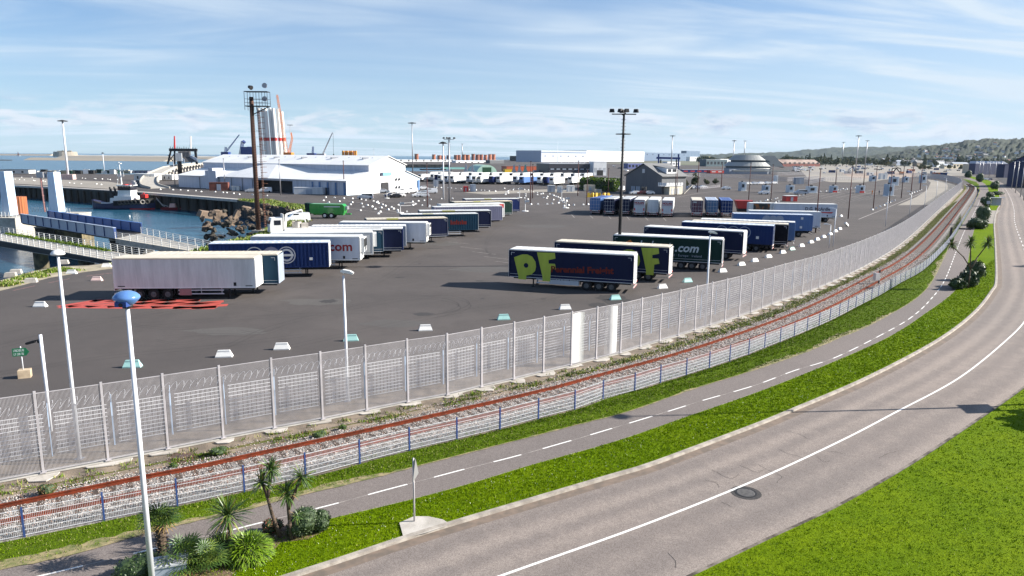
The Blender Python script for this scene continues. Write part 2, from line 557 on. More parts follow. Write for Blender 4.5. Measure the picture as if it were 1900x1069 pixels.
def grassmat(name, c1, c2, c3, worn=0.0):
    m = bpy.data.materials.new(name)
    m.use_nodes = True
    t = m.node_tree
    b = t.nodes['Principled BSDF']
    b.inputs['Roughness'].default_value = 0.75
    b.inputs['Specular IOR Level'].default_value = 0.04
    g = t.nodes.new('ShaderNodeNewGeometry').outputs['Position']
    n1 = noise(g, 0.25, 5, 0.6, 0.5, t)
    n2 = noise(g, 3.0, 6, 0.7, 0.2, t)
    n3 = noise(g, 14.0, 4, 0.75, 0, t)
    cc = mixc(mrange(n1, 0.36, 0.64, 0, 1, t), c1, c2, t)
    cc = mixc(mrange(n2, 0.42, 0.70, 0, 0.75, t), cc, c3, t)
    cc = mixc(mrange(n3, 0.3, 0.7, 0.0, 0.65, t), cc, tuple(x * 0.45 for x in c1), t)
    if worn:
        cc = mixc(mrange(n2, 0.60, 0.72, 0, worn, t), cc, (0.22, 0.18, 0.09), t)
    t.links.new(cc, b.inputs['Base Color'])
    bn = t.nodes.new('ShaderNodeBump')
    bn.inputs['Strength'].default_value = 1.0
    bn.inputs['Distance'].default_value = 0.09
    t.links.new(mth('ADD', n3, n2, None, t), bn.inputs['Height'])
    t.links.new(bn.outputs[0], b.inputs['Normal'])
    return m
GRASSM = grassmat('lawn_grass', (0.140, 0.230, 0.002), (0.195, 0.280, 0.003), (0.095, 0.165, 0.002))
GRASSV = grassmat('verge_grass', (0.105, 0.170, 0.008), (0.135, 0.205, 0.010), (0.075, 0.125, 0.010), 0.7)
WEEDM = grassmat('dry_weedy_ground', (0.115, 0.15, 0.03), (0.24, 0.20, 0.09), (0.17, 0.14, 0.07), 0.8)

def water_mat():
    m = bpy.data.materials.new('sea_water')
    m.use_nodes = True
    t = m.node_tree
    b = t.nodes['Principled BSDF']
    b.inputs['Base Color'].default_value = (0.012, 0.055, 0.085, 1)
    b.inputs['Roughness'].default_value = 0.22
    b.inputs['Specular IOR Level'].default_value = 0.32
    b.inputs['IOR'].default_value = 1.33
    g = t.nodes.new('ShaderNodeNewGeometry').outputs['Position']
    vm = t.nodes.new('ShaderNodeVectorMath'); vm.operation = 'MULTIPLY'
    vm.inputs[1].default_value = (0.55, 1.0, 1.0)
    t.links.new(g, vm.inputs[0])
    h = mth('ADD', mth('MULTIPLY', noise(vm.outputs[0], 0.55, 5, 0.6, 0.4, t), 1.0, None, t), mth('MULTIPLY', noise(vm.outputs[0], 0.06, 4, 0.6, 0.4, t), 3.0, None, t), None, t)
    bn = t.nodes.new('ShaderNodeBump')
    bn.inputs['Strength'].default_value = 0.45
    bn.inputs['Distance'].default_value = 0.35
    t.links.new(h, bn.inputs['Height'])
    t.links.new(bn.outputs[0], b.inputs['Normal'])
    f = mrange(noise(vm.outputs[0], 0.012, 5, 0.6, 0.5, t), 0.35, 0.7, 0, 1, t)
    t.links.new(mixc(f, (0.010, 0.060, 0.105), (0.018, 0.085, 0.135), t), b.inputs['Base Color'])
    return m
SEA = water_mat()
WZ = -5.0
sea = MB().quad((-30000, -400, WZ), (30000, -400, WZ), (30000, 40000, WZ), (-30000, 40000, WZ))
struct('water', sea, SEA)

basin_px = [(-420, 333), (21, 343), (110, 349), (210, 355), (400, 366), (440, 372), (520, 384), (572, 394), (566, 404), (500, 424), (470, 441), (440, 447), (400, 456), (380, 462), (330, 466), (290, 470), (240, 478), (205, 487), (165, 492), (107, 494), (60, 503), (0, 520), (-80, 545), (-300, 600)]
basin = [G(*p) for p in basin_px]
dock = [G(745, 305), G(836, 305.5), G(838, 317.5), G(745, 318)]
outer = [Vector((-900, -60)), Vector((9000, -60)), Vector((9000, 12000)), Vector((700, 12000)), G(1001, 294.6), G(960, 296.5), G(840, 298.5), G(730, 299.5), G(500, 298.5), G(352, 305), G(318, 318), G(272, 324), G(120, 322), G(0, 321), G(-400, 314), Vector((-900, 480))]
struct('port_asphalt', flat_poly(outer, 0.0, None, [basin, dock]), PORTM)
qw = MB()
for loop in (basin, dock, outer):
    for a, b in zip(loop, loop[1:] + loop[:1]):
        qw.quad((a[0], a[1], -7), (b[0], b[1], -7), (b[0], b[1], -0.002), (a[0], a[1], -0.002))
struct('quay_wall', qw, CONCD)
# coping and timber fenders of the far quay
cop = MB()
q = [Vector(G(*p)[:2]) for p in basin_px[:6]]
ribbon(offset(q, 0.1), offset(q, 2.6), 0.25, cop)
ribbon(offset(q, -0.02), offset(q, 0.1), -0.5, cop, 0.25)
struct('quay_coping', cop, CONCL)
fen = MB()
qq = resample(q, 5.0)
for p in qq[:-1]:
    fen.box(p.x - 0.3, p.x + 0.3, p.y - 0.75, p.y - 0.1, -6, -0.4)
struct('quay_fender_posts', fen, mat('wet_timber', (0.035, 0.028, 0.02), 0.8))

# ---- lines of the street side, read off the ground
FT = smooth_line(extend([(44.7, 886), (160.5, 864), (364.5, 824.5), (456.6, 806), (543, 789.5), (624, 775), (699.5, 759), (770.5, 745), (837, 733), (897, 718), (953.7, 705), (1006, 692), (1056, 680), (1101, 668), (1143.4, 658), (1182, 646), (1217, 635.5), (1251, 626), (1282, 616), (1337, 598.7), (1385.5, 583), (1444.7, 560.5), (1531.6, 529), (1623.7, 484), (1681.6, 445), (1734, 397), (1784, 350.5)], 14), 1.0)
FT2 = smooth_line([G(*p) for p in [(1784, 350.5), (1776, 341), (1748, 334), (1721, 331), (1690, 330)]], 2.0)
FL = smooth_line(extend([(135, 979), (393.5, 926), (605.7, 878), (700, 851), (788, 830), (869.5, 811.6), (944, 793), (1009, 775), (1073, 759), (1130, 737), (1181.6, 726), (1230, 709), (1274, 697), (1315, 684), (1352.6, 671), (1387.6, 659), (1419, 646), (1448, 635), (1498.7, 614), (1540, 596), (1590, 570), (1630, 550), (1672, 525), (1712, 502.6), (1742, 474), (1766, 445), (1793, 401), (1809, 373), (1817, 353)], 14), 1.0)
RF = smooth_line(extend([(26, 943), (180, 911), (263, 894), (362, 875), (500, 844.5), (660, 810), (763, 787), (1000, 732), (1108, 702.6), (1266, 658), (1400, 613), (1505, 571), (1610.5, 518), (1679, 479), (1729, 434), (1768.4, 389.5), (1795, 358), (1800, 348), (1793, 342)], 14), 0.8)
PU = smooth_line(extend([(0, 1058), (100, 1038), (180, 1017), (266, 992), (336.6, 974), (458, 946.5), (533.7, 926), (660, 896), (782, 864), (903, 832.6), (1000, 808), (1099, 782), (1158, 767), (1231, 742), (1297, 719), (1379, 694), (1480, 660), (1555, 629), (1637, 592), (1716, 539.5), (1750, 481.6), (1773.7, 429), (1799, 388), (1815, 363), (1818, 350.5), (1811.6, 338), (1786, 331.6)], 12), 1.0)
PL = smooth_line(extend([(150, 1085), (240, 1060), (350, 1030), (450, 1005), (540, 983), (607, 964), (660, 951.6), (763.7, 927), (877, 896), (982, 864), (1140, 819.5), (1266, 776), (1450, 710.5), (1637, 631), (1716, 581.6), (1768, 542), (1789.5, 508), (1802.6, 442), (1810.5, 416), (1824, 388), (1830.5, 371), (1833, 350.5), (1823, 339), (1799, 330)], 12), 1.0)
RL = smooth_line(extend([(560, 1069), (640, 1043), (748, 1006), (840, 977), (937, 948), (1140, 887), (1200, 869.5), (1299.5, 832.6), (1406, 792), (1469, 766), (1620, 700), (1747, 631), (1810.5, 581.6), (1842, 542), (1851, 518), (1848.7, 455), (1846, 416), (1848, 400), (1852, 388), (1857, 376), (1854, 357), (1849, 342), (1832, 334), (1800, 326.5)], 12), 1.0)
CL = smooth_line(extend([(930, 1069), (1200, 972.6), (1410, 888), (1561, 818), (1657, 768), (1782, 700), (1868, 631), (1903, 594), (1918, 560), (1921, 515), (1898.7, 458), (1883, 413), (1881, 387), (1874, 366), (1862, 348), (1838, 337), (1806, 328)], 14), 1.0)
RR = smooth_line(extend([(1292, 1068), (1421, 1006), (1554, 943), (1683, 869.5), (1789.5, 799.5), (1900, 722), (1965, 668), (2000, 610), (2003, 555), (1980, 500), (1950, 458), (1928, 418), (1908, 380), (1895, 362), (1876, 347), (1846, 335.5), (1812, 328)], 12), 1.0)

struct('trackside_dirt', ribbon(offset(FT, 2.9), FL, 0.004), DIRT)
wv = ribbon(offset(FT, -1.3), offset(RF, 1.6), 0.010)
struct('trackside_weeds', wv, WEEDM)
bal = MB()
ribbon(offset(RF, 0.95), offset(RF, 0.55), 0.012, bal, 0.10)
ribbon(offset(RF, 0.55), offset(RF, -2.1), 0.10, bal)
ribbon(offset(RF, -2.1), offset(RF, -3.0), 0.10, bal, 0.012)
struct('rail_ballast', bal, BALM)
struct('fence_strip', ribbon(offset(FT, 0.40), offset(FT, -0.16), 0.03), CONC)
# ragged concrete footings poured at every bay of the tall fence
ftg = MB()
i = 0
FTB = resample(FT, 2.45)
for p, q in zip(FTB[:-1], FTB[1:]):
    d = (q - p).normalized(); nrm = Vector((d.y, -d.x))
    a0 = rnd.uniform(-0.95, -0.4); a1 = rnd.uniform(0.2, 0.95); wd = rnd.uniform(0.45, 0.95)
    pts = [p + d * a0 + nrm * 0.3, p + d * (a0 + 0.1) + nrm * (wd * 0.8), p + d * 0.1 + nrm * (wd + 0.1), p + d * (a1 - 0.3) + nrm * wd, p + d * a1 + nrm * 0.6, p + d * (a1 + 0.1) + nrm * 0.3]
    ftg.prism([(v.x, v.y) for v in pts], 0.031, 0.075)
struct('fence_footings', ftg, CONCL)
struct('verge_grass', ribbon(offset(FL, -0.12), PU, 0.04), GRASSV)
struct('cycle_path', ribbon(PU, PL, 0.022), PATHM)
we = MB()
A_ = resample(PU, 0.35); O_ = [max(0.02, .10 + .34 * math.sin(i * .043) + .2 * math.sin(i * .21) + rnd.uniform(-.1, .14)) for i in range(len(A_))]
T_ = offset(A_, 1.0)
B_ = [a.lerp(t_, o) for a, t_, o in zip(A_, T_, O_)]
I_ = [a.lerp(t_, -rnd.uniform(.02, .10)) for a, t_ in zip(A_, T_)]
for i in range(len(A_) - 1):
    we.quad((I_[i].x, I_[i].y, .0445), (I_[i + 1].x, I_[i + 1].y, .0445), (B_[i + 1].x, B_[i + 1].y, .0445), (B_[i].x, B_[i].y, .0445))
struct('worn_path_edge', we, mat('worn_dry_edge', (0.30, 0.24, 0.13), 0.95, c2=(0.11, 0.13, 0.035), scale=2.5, bump=.8, bscale=12))
pe = MB()
ribbon(PL, offset(PL, -0.10), 0.023, pe, 0.06)
struct('path_edging', pe, SAND)
KL = offset(RL, 0.16)
struct('grass_strip', ribbon(offset(PL, -0.10), offset(RL, 0.30), 0.06), GRASSM)
def road_mesh():
    n, k = 420, 33
    A = resample(RL, n=n); B = resample(RR, n=n); C_ = resample(CL, n=n)
    V = np.zeros((n, k, 3)); W = np.zeros((n, k)); t = np.linspace(0, 1, k)
    for i in range(n):
        for j in range(k):
            p = A[i].lerp(B[i], t[j]); V[i, j] = (p.x, p.y, 0.012)
        u = t
        W[i] = .5 + .5 * (np.exp(-((u - .14) / .05) ** 2) * -.5 + np.exp(-((u - .36) / .045) ** 2) * .0 + np.exp(-((u - .25) / .04) ** 2) * .55 + np.exp(-((u - .42) / .03) ** 2) * .35 - np.exp(-((u - .34) / .04) ** 2) * .45 - np.exp(-((u - .62) / .05) ** 2) * .6 - np.exp(-((u - .82) / .06) ** 2) * .55 + np.exp(-((u - .95) / .04) ** 2) * .5)
    T = [(i * k + j, i * k + j + 1, (i + 1) * k + j + 1, (i + 1) * k + j) for i in range(n - 1) for j in range(k - 1)]
    m = ROADM; tr = m.node_tree; b = tr.nodes['Principled BSDF']
    at = tr.nodes.new('ShaderNodeAttribute'); at.attribute_name = 'wear'
    src = b.inputs['Base Color'].links[0].from_socket
    g_ = tr.nodes.new('ShaderNodeNewGeometry').outputs['Position']
    f = mth('ADD', at.outputs['Fac'], mth('MULTIPLY', mth('SUBTRACT', noise(g_, 1.3, 6, .7, .5, tr), .5, None, tr), .9, None, tr), None, tr)
    f = mrange(f, .15, .85, 0, 1, tr)
    mul = mixc(f, (.80, .80, .82), (1.14, 1.13, 1.12), tr)
    tr.links.new(mixc(1.0, src, mul, tr, 'MULTIPLY'), b.inputs['Base Color'])
    me = npmesh('road', V.reshape(-1, 3), np.array(T), [m])
    a = me.attributes.new('wear', 'FLOAT', 'POINT'); a.data.foreach_set('value', W.ravel().astype(np.float32))
    return me
tag(put(road_mesh(), 'road'), kind='structure')
kb = MB()
ribbon(RL, offset(RL, 0.02), 0.012, kb, 0.12)
ribbon(offset(RL, 0.02), offset(RL, 0.22), 0.12, kb)
ribbon(offset(RL, 0.22), offset(RL, 0.30), 0.12, kb, 0.05)
struct('kerb', kb, KERB)
gut = ribbon(RL, offset(RL, -0.45), 0.0165)
struct('gutter', gut, mat('gutter_dirt', (0.20, 0.15, 0.115), 0.9, c2=(0.13, 0.105, 0.085), scale=2))
lawn_out = [Vector((p.x, p.y)) for p in offset(RR, -0.05)]
near = [p for p in lawn_out if p.y < 110]
lw = MB()
ribbon(near, offset(near, -70), 0.10, lw)
struct('lawn', lw, GRASSM)
ed = MB()  # soil edge; the shadow along the road edge is put into its dark colour
ribbon(offset(near, 0.05), near, 0.0125, ed, 0.10)
ribbon(offset(near, 0.22), offset(near, 0.05), 0.0165, ed)
struct('lawn_edge', ed, mat('edge_soil_and_shade', (0.05, 0.04, 0.03), 0.95, c2=(0.22, 0.19, 0.16), scale=1.6))

# ---- paint on the road and path
def dash_line(P, wd, on, off, z, start=0.0, tmax=1e9, tmin=-1):
    mb = MB()
    L = 0.0
    A = resample(P, 0.25)
    seg = []
    per = on + off
    for i, p in enumerate(A):
        t = i * 0.25
        ison = ((t - start) % per) < on and tmin < t < tmax
        if ison:
            seg.append(p)
        if (not ison or i == len(A) - 1) and seg:
            if len(seg) > 1:
                ribbon(offset(seg, wd / 2), offset(seg, -wd / 2), z, mb)
            seg = []
    return mb
def arclen_at(P, pt):
    L = 0; best = (1e9, 0)
    for a, b in zip(P[:-1], P[1:]):
        d = (a - Vector(pt[:2])).length
        if d < best[0]: best = (d, L)
        L += (b - a).length
    return best[1]
tb = arclen_at(CL, G(1903, 594))
struct('road_centre_line', dash_line(CL, 0.115, 1e6, 0, 0.017, 0, tb), MARK)
struct('road_dashes', dash_line(CL, 0.12, 3.0, 3.6, 0.017, tb, 1e9, tb), MARK)
PC = [a.lerp(b, 0.5) for a, b in zip(resample(PU, n=400), resample(PL, n=400))]
PCpx = smooth_line(extend([(350, 1004), (400, 992), (500, 967), (637, 932), (690, 917), (808, 886), (860, 872), (959, 847), (1040, 824), (1085, 811), (1250, 761), (1300, 745), (1400, 716), (1475, 688), (1550, 664), (1637, 621), (1690, 590), (1725, 558), (1753, 520), (1773, 470), (1790, 428), (1808, 394), (1820, 368)], 14), 1.0)
t0 = arclen_at(PCpx, G(998, 836))
struct('path_dashes', dash_line(PCpx, 0.09, 1.85, 1.05, 0.028, (t0 % 2.9)), MARK)
struct('path_thin_line', dash_line(PCpx, 0.035, 1e6, 0, 0.0265), MARKF)

# ---- distant and side surfaces
def patch(name, px, z, m, kind='structure'):
    return tag(flat_poly([G(*p) for p in px], z).build(name, m), kind=kind)
patch('quay_apron', [(100, 333), (200, 337), (250, 345), (230, 349), (200, 350.5), (100, 344.5), (-60, 337), (-60, 327), (60, 330)], 0.006, PALE)
patch('pale_track', [(1665, 381), (1700, 366), (1721, 352), (1727, 339), (1720, 333), (1745, 335.5), (1772, 343), (1778, 349), (1758, 362), (1740, 372), (1725, 380)], 0.006, PALE)
patch('pale_yard', [(1480, 310), (1560, 305), (1800, 312), (1790, 326), (1700, 328), (1640, 334), (1600, 339), (1540, 338), (1500, 332)], 0.05, PALE)
patch('worksite_ground', [(1560, 322), (1700, 318), (1700, 328), (1640, 332), (1580, 330)], 0.07, mat('bare_earth', (0.36, 0.27, 0.21), 0.95, c2=(0.25, 0.2, 0.16), scale=0.1))
patch('side_pavement', [(1809, 417), (1848, 415), (1849, 398), (1856, 391), (1828, 391)], 0.066, PALE)
patch('sandy_bank', [(-80, 546), (0, 521), (60, 504), (107, 495), (165, 493), (205, 488), (214, 480), (222, 484), (222, 497), (150, 506), (90, 516), (40, 530), (0, 540), (-80, 562)], 0.008, SAND)
patch('shore_grass', [(352, 470), (380, 462.5), (400, 457), (440, 448), (470, 442), (500, 425), (540, 413), (566, 405), (575, 410), (520, 425), (500, 440), (470, 447), (400, 466)], 0.012, WEEDM)
patch('rock_grass', [(440, 371), (520, 383), (574, 394), (592, 396), (600, 392), (585, 384), (530, 378), (500, 371)], 0.012, WEEDM)
patch('terminal_apron', [(860, 357), (1000, 352), (1070, 350), (1075, 358), (1000, 357), (900, 361)], 0.006, PALE)
patch('rear_plain', [(1100, 303), (1240, 298.5), (1600, 301), (2300, 308), (2300, 322), (1900, 318), (1480, 309), (1240, 306)], 0.03, mat('far_fields', (0.10, 0.12, 0.06), 0.95, c2=(0.16, 0.14, 0.11), scale=0.01))
patch('shed_yard', [(1867, 346), (1900, 345), (2300, 345), (2300, 330), (1900, 326), (1850, 330)], 0.05, TARM)
hz_ = flat_poly([Vector((8900, 1500)), Vector((8900, 11900)), Vector((2200, 11900)), Vector((500, 2100)), Vector((1500, 1500))], 0.02)
tag(hz_.build('far_land', mat('far_land', (0.07, 0.095, 0.05), 0.95, c2=(0.12, 0.12, 0.07), scale=0.004)), kind='structure')

# ================================================================== NEAR SIDE: stones, grass blades
def in_poly(pts, poly):
    x, y = pts[:, 0], pts[:, 1]
    inside = np.zeros(len(pts), bool)
    n = len(poly)
    for i in range(n):
        x1, y1 = poly[i][0], poly[i][1]; x2, y2 = poly[(i + 1) % n][0], poly[(i + 1) % n][1]
        c = ((y1 > y) != (y2 > y)) & (x < (x2 - x1) * (y - y1) / (y2 - y1 + 1e-12) + x1)
        inside ^= c
    return inside
rs = np.random.RandomState(5)
def band_points(A, B, n, maxd=90, power=1.6, near_w=True):
    """random points between two lines, denser near the camera"""
    m = 500
    A = np.array([(p.x, p.y) for p in resample(A, n=m)]); B = np.array([(p.x, p.y) for p in resample(B, n=m)])
    C = (A + B) / 2
    d = np.hypot(C[:, 0], C[:, 1])
    seg = np.hypot(*(np.diff(C, axis=0).T)); seg = np.append(seg, seg[-1])
    wgt = seg * np.hypot(*(A - B).T) / (d ** power) * (d < maxd) * (C[:, 1] > 8)
    k = rs.choice(m - 1, n, p=(wgt / wgt.sum())[:m - 1] / (wgt / wgt.sum())[:m - 1].sum())
    t = rs.rand(n, 1); u = rs.rand(n, 1)
    a = A[k] * (1 - t) + A[k + 1] * t; b = B[k] * (1 - t) + B[k + 1] * t
    return a * (1 - u) + b * u
def blades(name, pts, z, h0, h1, wd, mats, probs, label=None, tuft=3, spread=0.05):
    n = len(pts) * tuft
    P = np.repeat(pts, tuft, axis=0) + rs.normal(0, spread, (n, 2))
    a = rs.rand(n) * 6.283
    h = h0 + (h1 - h0) * rs.rand(n)
    d = np.hypot(P[:, 0], P[:, 1])
    ww = wd * (0.6 + 0.8 * rs.rand(n)) * np.clip(d / 25, 1, 2.2)
    lean = rs.rand(n) * 0.8
    la = rs.rand(n) * 6.283
    V = np.zeros((n, 3, 3))
    V[:, 0, 0] = P[:, 0] - np.cos(a) * ww; V[:, 0, 1] = P[:, 1] - np.sin(a) * ww
    V[:, 1, 0] = P[:, 0] + np.cos(a) * ww; V[:, 1, 1] = P[:, 1] + np.sin(a) * ww
    V[:, 2, 0] = P[:, 0] + np.cos(la) * lean * h; V[:, 2, 1] = P[:, 1] + np.sin(la) * lean * h
    V[:, 0, 2] = z - 0.01; V[:, 1, 2] = z - 0.01; V[:, 2, 2] = z + h * (1 - lean * 0.3)
    T = np.arange(n * 3).reshape(n, 3)
    idx = rs.choice(len(mats), n, p=probs)
    o = put(npmesh(name, V.reshape(-1, 3), T, mats, idx), name)
    return tag(o, label, 'grass', None, 'stuff')
GB1 = mat('grass_blade_bright', (0.185, 0.285, 0.003), 0.8, spec=.02, c2=(0.125, 0.205, 0.002), scale=0.5)
GB2 = mat('grass_blade_deep', (0.075, 0.135, 0.002), 0.8, spec=.02, c2=(0.10, 0.18, 0.010), scale=0.5)
GB3 = mat('grass_blade_straw', (0.36, 0.32, 0.12), 0.7, c2=(0.22, 0.24, 0.07), scale=2)
GBV = mat('grass_blade_verge', (0.115, 0.185, 0.008), 0.8, spec=.05, c2=(0.055, 0.10, 0.012), scale=0.6)
DAISY = mat('small_white_flower', (0.8, 0.8, 0.7), 0.6)
blades('lawn_blades', band_points(offset(near, -0.1), offset(near, -28), 65000, 75), 0.10, 0.03, 0.085, 0.012, [GB1, GB2, GB3], [0.60, 0.36, 0.04], 'bright green mown lawn grass at the bottom right of the road')
blades('strip_blades', band_points(offset(PL, -0.14), offset(RL, 0.34), 36000, 110), 0.06, 0.03, 0.08, 0.012, [GB1, GB2, GB3, DAISY], [0.60, 0.36, 0.03, 0.01], 'bright green grass of the strip between cycle path and road')
blades('verge_blades', band_points(offset(FL, -0.15), offset(PU, 0.1), 24000, 110), 0.04, 0.03, 0.09, 0.012, [GBV, GB2, GB3, GB1], [0.45, 0.28, 0.12, 0.15], 'darker rough grass between the low blue fence and the cycle path')
_w = band_points(offset(RF, 1.9), offset(RF, 0.9), 2600, 200, 1.3)
_n = np.sin(_w[:, 0] * 1.7) + np.sin(_w[:, 1] * 2.3 + 1) + rs.normal(0, 0.5, len(_w))
blades('trackside_weed_tufts', _w[_n > 0.1], 0.02, 0.03, 0.15, 0.016, [GBV, GB2, GB3, LEAF_R], [0.42, 0.28, 0.22, 0.08], 'green and dry weeds along the rusty rail', 9, 0.10)
_w = band_points(offset(FT, -0.6), offset(FT, -0.9), 150, 160, 1.2)
blades('fence_foot_weeds', _w, 0.02, 0.05, 0.22, 0.016, [GBV, GB2, GB3], [0.35, 0.2, 0.45], 'weed tufts at the foot of the tall fence', 14, 0.12)
_w = band_points(offset(FT, -1.2), offset(RF, 1.0), 9000, 260, 0.2)
_w = _w[(np.hypot(_w[:, 0], _w[:, 1]) > 42)]
blades('trackside_dry_grass', _w, 0.01, 0.04, 0.18, 0.03, [GBV, GB3, LEAF_Y, SAND], [0.2, 0.36, 0.24, 0.20], 'dry yellow and green weeds between tall fence and railway', 5, 0.18)
def stones(name, pts, z, s0, s1, mats, probs, label, jz=0.02):
    n = len(pts)
    base = np.array([(1, 0, 0), (0, 1, 0), (-1, 0, 0), (0, -1, 0), (0, 0, 1), (0, 0, -1)], float)
    V = base[None] * (0.7 + 0.6 * rs.rand(n, 6, 1))
    a = rs.rand(n) * 6.283
    ca, sa = np.cos(a)[:, None], np.sin(a)[:, None]
    X_, Y_ = V[..., 0] * ca - V[..., 1] * sa, V[..., 0] * sa + V[..., 1] * ca
    d = np.hypot(pts[:, 0], pts[:, 1])
    s = ((s0 + (s1 - s0) * rs.rand(n)) * np.clip(d / 30, 1, 2))[:, None]
    W = np.stack([X_ * s + pts[:, :1], Y_ * s * 0.8 + pts[:, 1:2], V[..., 2] * s * 0.7 + z + rs.rand(n, 1) * jz], -1)
    f = np.array([(0, 1, 4), (1, 2, 4), (2, 3, 4), (3, 0, 4), (1, 0, 5), (2, 1, 5), (3, 2, 5), (0, 3, 5)])
    T = (f[None] + (np.arange(n) * 6)[:, None, None]).reshape(-1, 3)
    idx = np.repeat(rs.choice(len(mats), n, p=probs), 8)
    return tag(put(npmesh(name, W.reshape(-1, 3), T, mats, idx), name), label, 'gravel', None, 'stuff')
ST1 = mat('pale_stone', (0.56, 0.50, 0.46), 0.9, scale=9)
ST2 = mat('grey_stone', (0.30, 0.28, 0.27), 0.9, scale=9)
ST3 = mat('dark_stone', (0.10, 0.085, 0.08), 0.9, scale=9)
ST4 = mat('rusty_stone', (0.28, 0.14, 0.09), 0.9, scale=9)
stones('ballast_stones', band_points(offset(RF, 1.0), offset(RF, -2.6), 46000, 120, 1.5), 0.095, 0.017, 0.042, [ST1, ST2, ST3, ST4], [0.45, 0.28, 0.15, 0.12], 'loose pale ballast stones under and beside the rusty rails')
_w = band_points(offset(RF, -2.3), offset(FL, .1), 5000, 200, .8)
blades('ballast_edge_weeds', _w[(np.hypot(_w[:, 0], _w[:, 1]) > 30)], 0.03, 0.04, 0.14, 0.014, [GBV, GB2, GB3], [0.5, 0.3, 0.2], 'thin green weeds along the foot of the low blue posted fence', 4, 0.1)
stones('dirt_pebbles', band_points(offset(FT, -1.0), offset(RF, 1.4), 1800, 90, 1.3), 0.01, 0.015, 0.04, [ST1, ST2, ST3], [0.4, 0.4, 0.2], 'scattered pebbles on the dirt beside the tall fence')

# ---- the railway track
trk = thing('railway_track', 'single railway track with two rusty red rails curving along the low blue fence', 'railway track', (RF[10].x, RF[10].y, 0))
def rail_mb(P):
    mb = MB()
    for o0, o1, z0, z1 in ((0.07, -0.07, 0.10, 0.13), (0.010, -0.010, 0.13, 0.24), (0.036, -0.036, 0.24, 0.285)):
        A, B = offset(P, o0), offset(P, o1)
        ribbon(A, B, z1, mb)
        ribbon(B, B, z1, mb, z0)
        ribbon(A, A, z0, mb, z1)
    return mb
rail_mb(RF).build('rail', RAIL, trk, world=True)
rail_mb(offset(RF, -1.5)).build('rail', RAIL, trk, world=True)
sl_ = MB()
for i, p in enumerate(resample(RF, 0.62)[:420]):
    pass
RS = resample(RF, 0.62)
for i in range(1, len(RS) - 1):
    d = (RS[i + 1] - RS[i - 1]).normalized(); nn = Vector((-d.y, d.x))
    c = RS[i] - nn * 0.75
    sl_.cbox((c.x, c.y, 0.075), 2.4, 0.22, 0.075, math.atan2(nn.y, nn.x))
tag(sl_.build('sleepers', mat('dark_sleeper', (0.045, 0.034, 0.028), 0.9, c2=(0.085, 0.06, 0.045), scale=3), trk, world=True), kind='stuff')

# ---- fences
tf = thing('tall_fence', 'tall grey security fence of fine upright steel bars along the railway', 'fence', (FT[0].x, FT[0].y, 0))
FB = resample(FT, 2.45)
FH = 3.62
for i, p in enumerate(FB):
    if i < 100:
        m = MB(); a = FB[min(i + 1, len(FB) - 1)] - FB[max(i - 1, 0)]
        m.cbox((p.x, p.y, FH / 2 + 0.03), 0.10, 0.08, FH + 0.12, math.atan2(a.y, a.x))
        m.cbox((p.x, p.y, 0.07), 0.24, 0.24, 0.025, math.atan2(a.y, a.x))
        m.build('post', GALVD, tf, world=True)
def bar_panel(P0, P1, z0, z1, sp_, wd, dp, mb, dbl=True):
    d = P1 - P0; L = d.length; d = d / L; nn = Vector((-d.y, d.x))
    n = max(1, int(L / sp_))
    V = []
    for k in range(1, n):
        c = P0 + d * (L * k / n)
        mb.cbox((c.x, c.y, (z0 + z1) / 2), wd, dp, z1 - z0, math.atan2(d.y, d.x))
def rails_panel(P0, P1, zs, th, mb):
    for z in zs:
        mb.bar((P0.x, P0.y, z), (P1.x, P1.y, z), th, th)
for i in range(len(FB) - 1):
    p, q = FB[i], FB[i + 1]
    dist = ((p + q) / 2).length
    d = (q - p).normalized()
    m = MB() if i < 99 else (m if i > 99 else MB())
    sp_ = 0.045 if dist < 80 else 0.09
    bar_panel(p + d * 0.05, q - d * 0.05, 0.10, FH, sp_, 0.0135 if dist < 80 else 0.027, 0.006 if dist < 80 else 0.012, m)
    rails_panel(p, q, [0.12, FH - 0.01], 0.03, m)
    if i < 99:
        m.build('panel', GALVD, tf, world=True)
    if i > 99:
        m.box(0, 0, 0, 0, 0, 0) if False else None
        m.cbox((p.x, p.y, FH / 2), 0.10, 0.08, FH, math.atan2(d.y, d.x))
if len(FB) > 101:
    tag(m.build('far_panels', GALVD, tf, world=True), kind='stuff')
for (pa, pb) in (((1058, 679.3), (1082, 673)), ((1120, 662.8), (1142.5, 657.7))):  # sun glare on two fence stretches, put in as added white bars
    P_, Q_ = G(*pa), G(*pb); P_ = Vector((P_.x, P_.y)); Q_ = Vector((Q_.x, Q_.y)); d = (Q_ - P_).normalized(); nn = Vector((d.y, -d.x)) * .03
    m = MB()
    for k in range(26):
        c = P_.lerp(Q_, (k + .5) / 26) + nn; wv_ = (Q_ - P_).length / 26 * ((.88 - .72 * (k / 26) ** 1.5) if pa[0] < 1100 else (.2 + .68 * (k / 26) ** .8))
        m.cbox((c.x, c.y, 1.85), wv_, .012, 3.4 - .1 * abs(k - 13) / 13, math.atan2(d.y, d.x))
    m.build('painted_glare_bars', WHITE, tf, world=True)
tf2 = thing('tall_fence', 'far return of the tall grey security fence turning left behind the yard', 'fence', (FT2[0].x, FT2[0].y, 0))
m = MB()
for p, q in zip(FT2[:-1], FT2[1:]):
    m.cbox((p.x, p.y, FH / 2), 0.12, 0.12, FH, 0)
    bar_panel(p, q, 0.1, FH, 0.25, 0.10, 0.04, m)
    rails_panel(p, q, [0.12, FH], 0.05, m)
m.build('panels', GALVD, tf2, world=True)

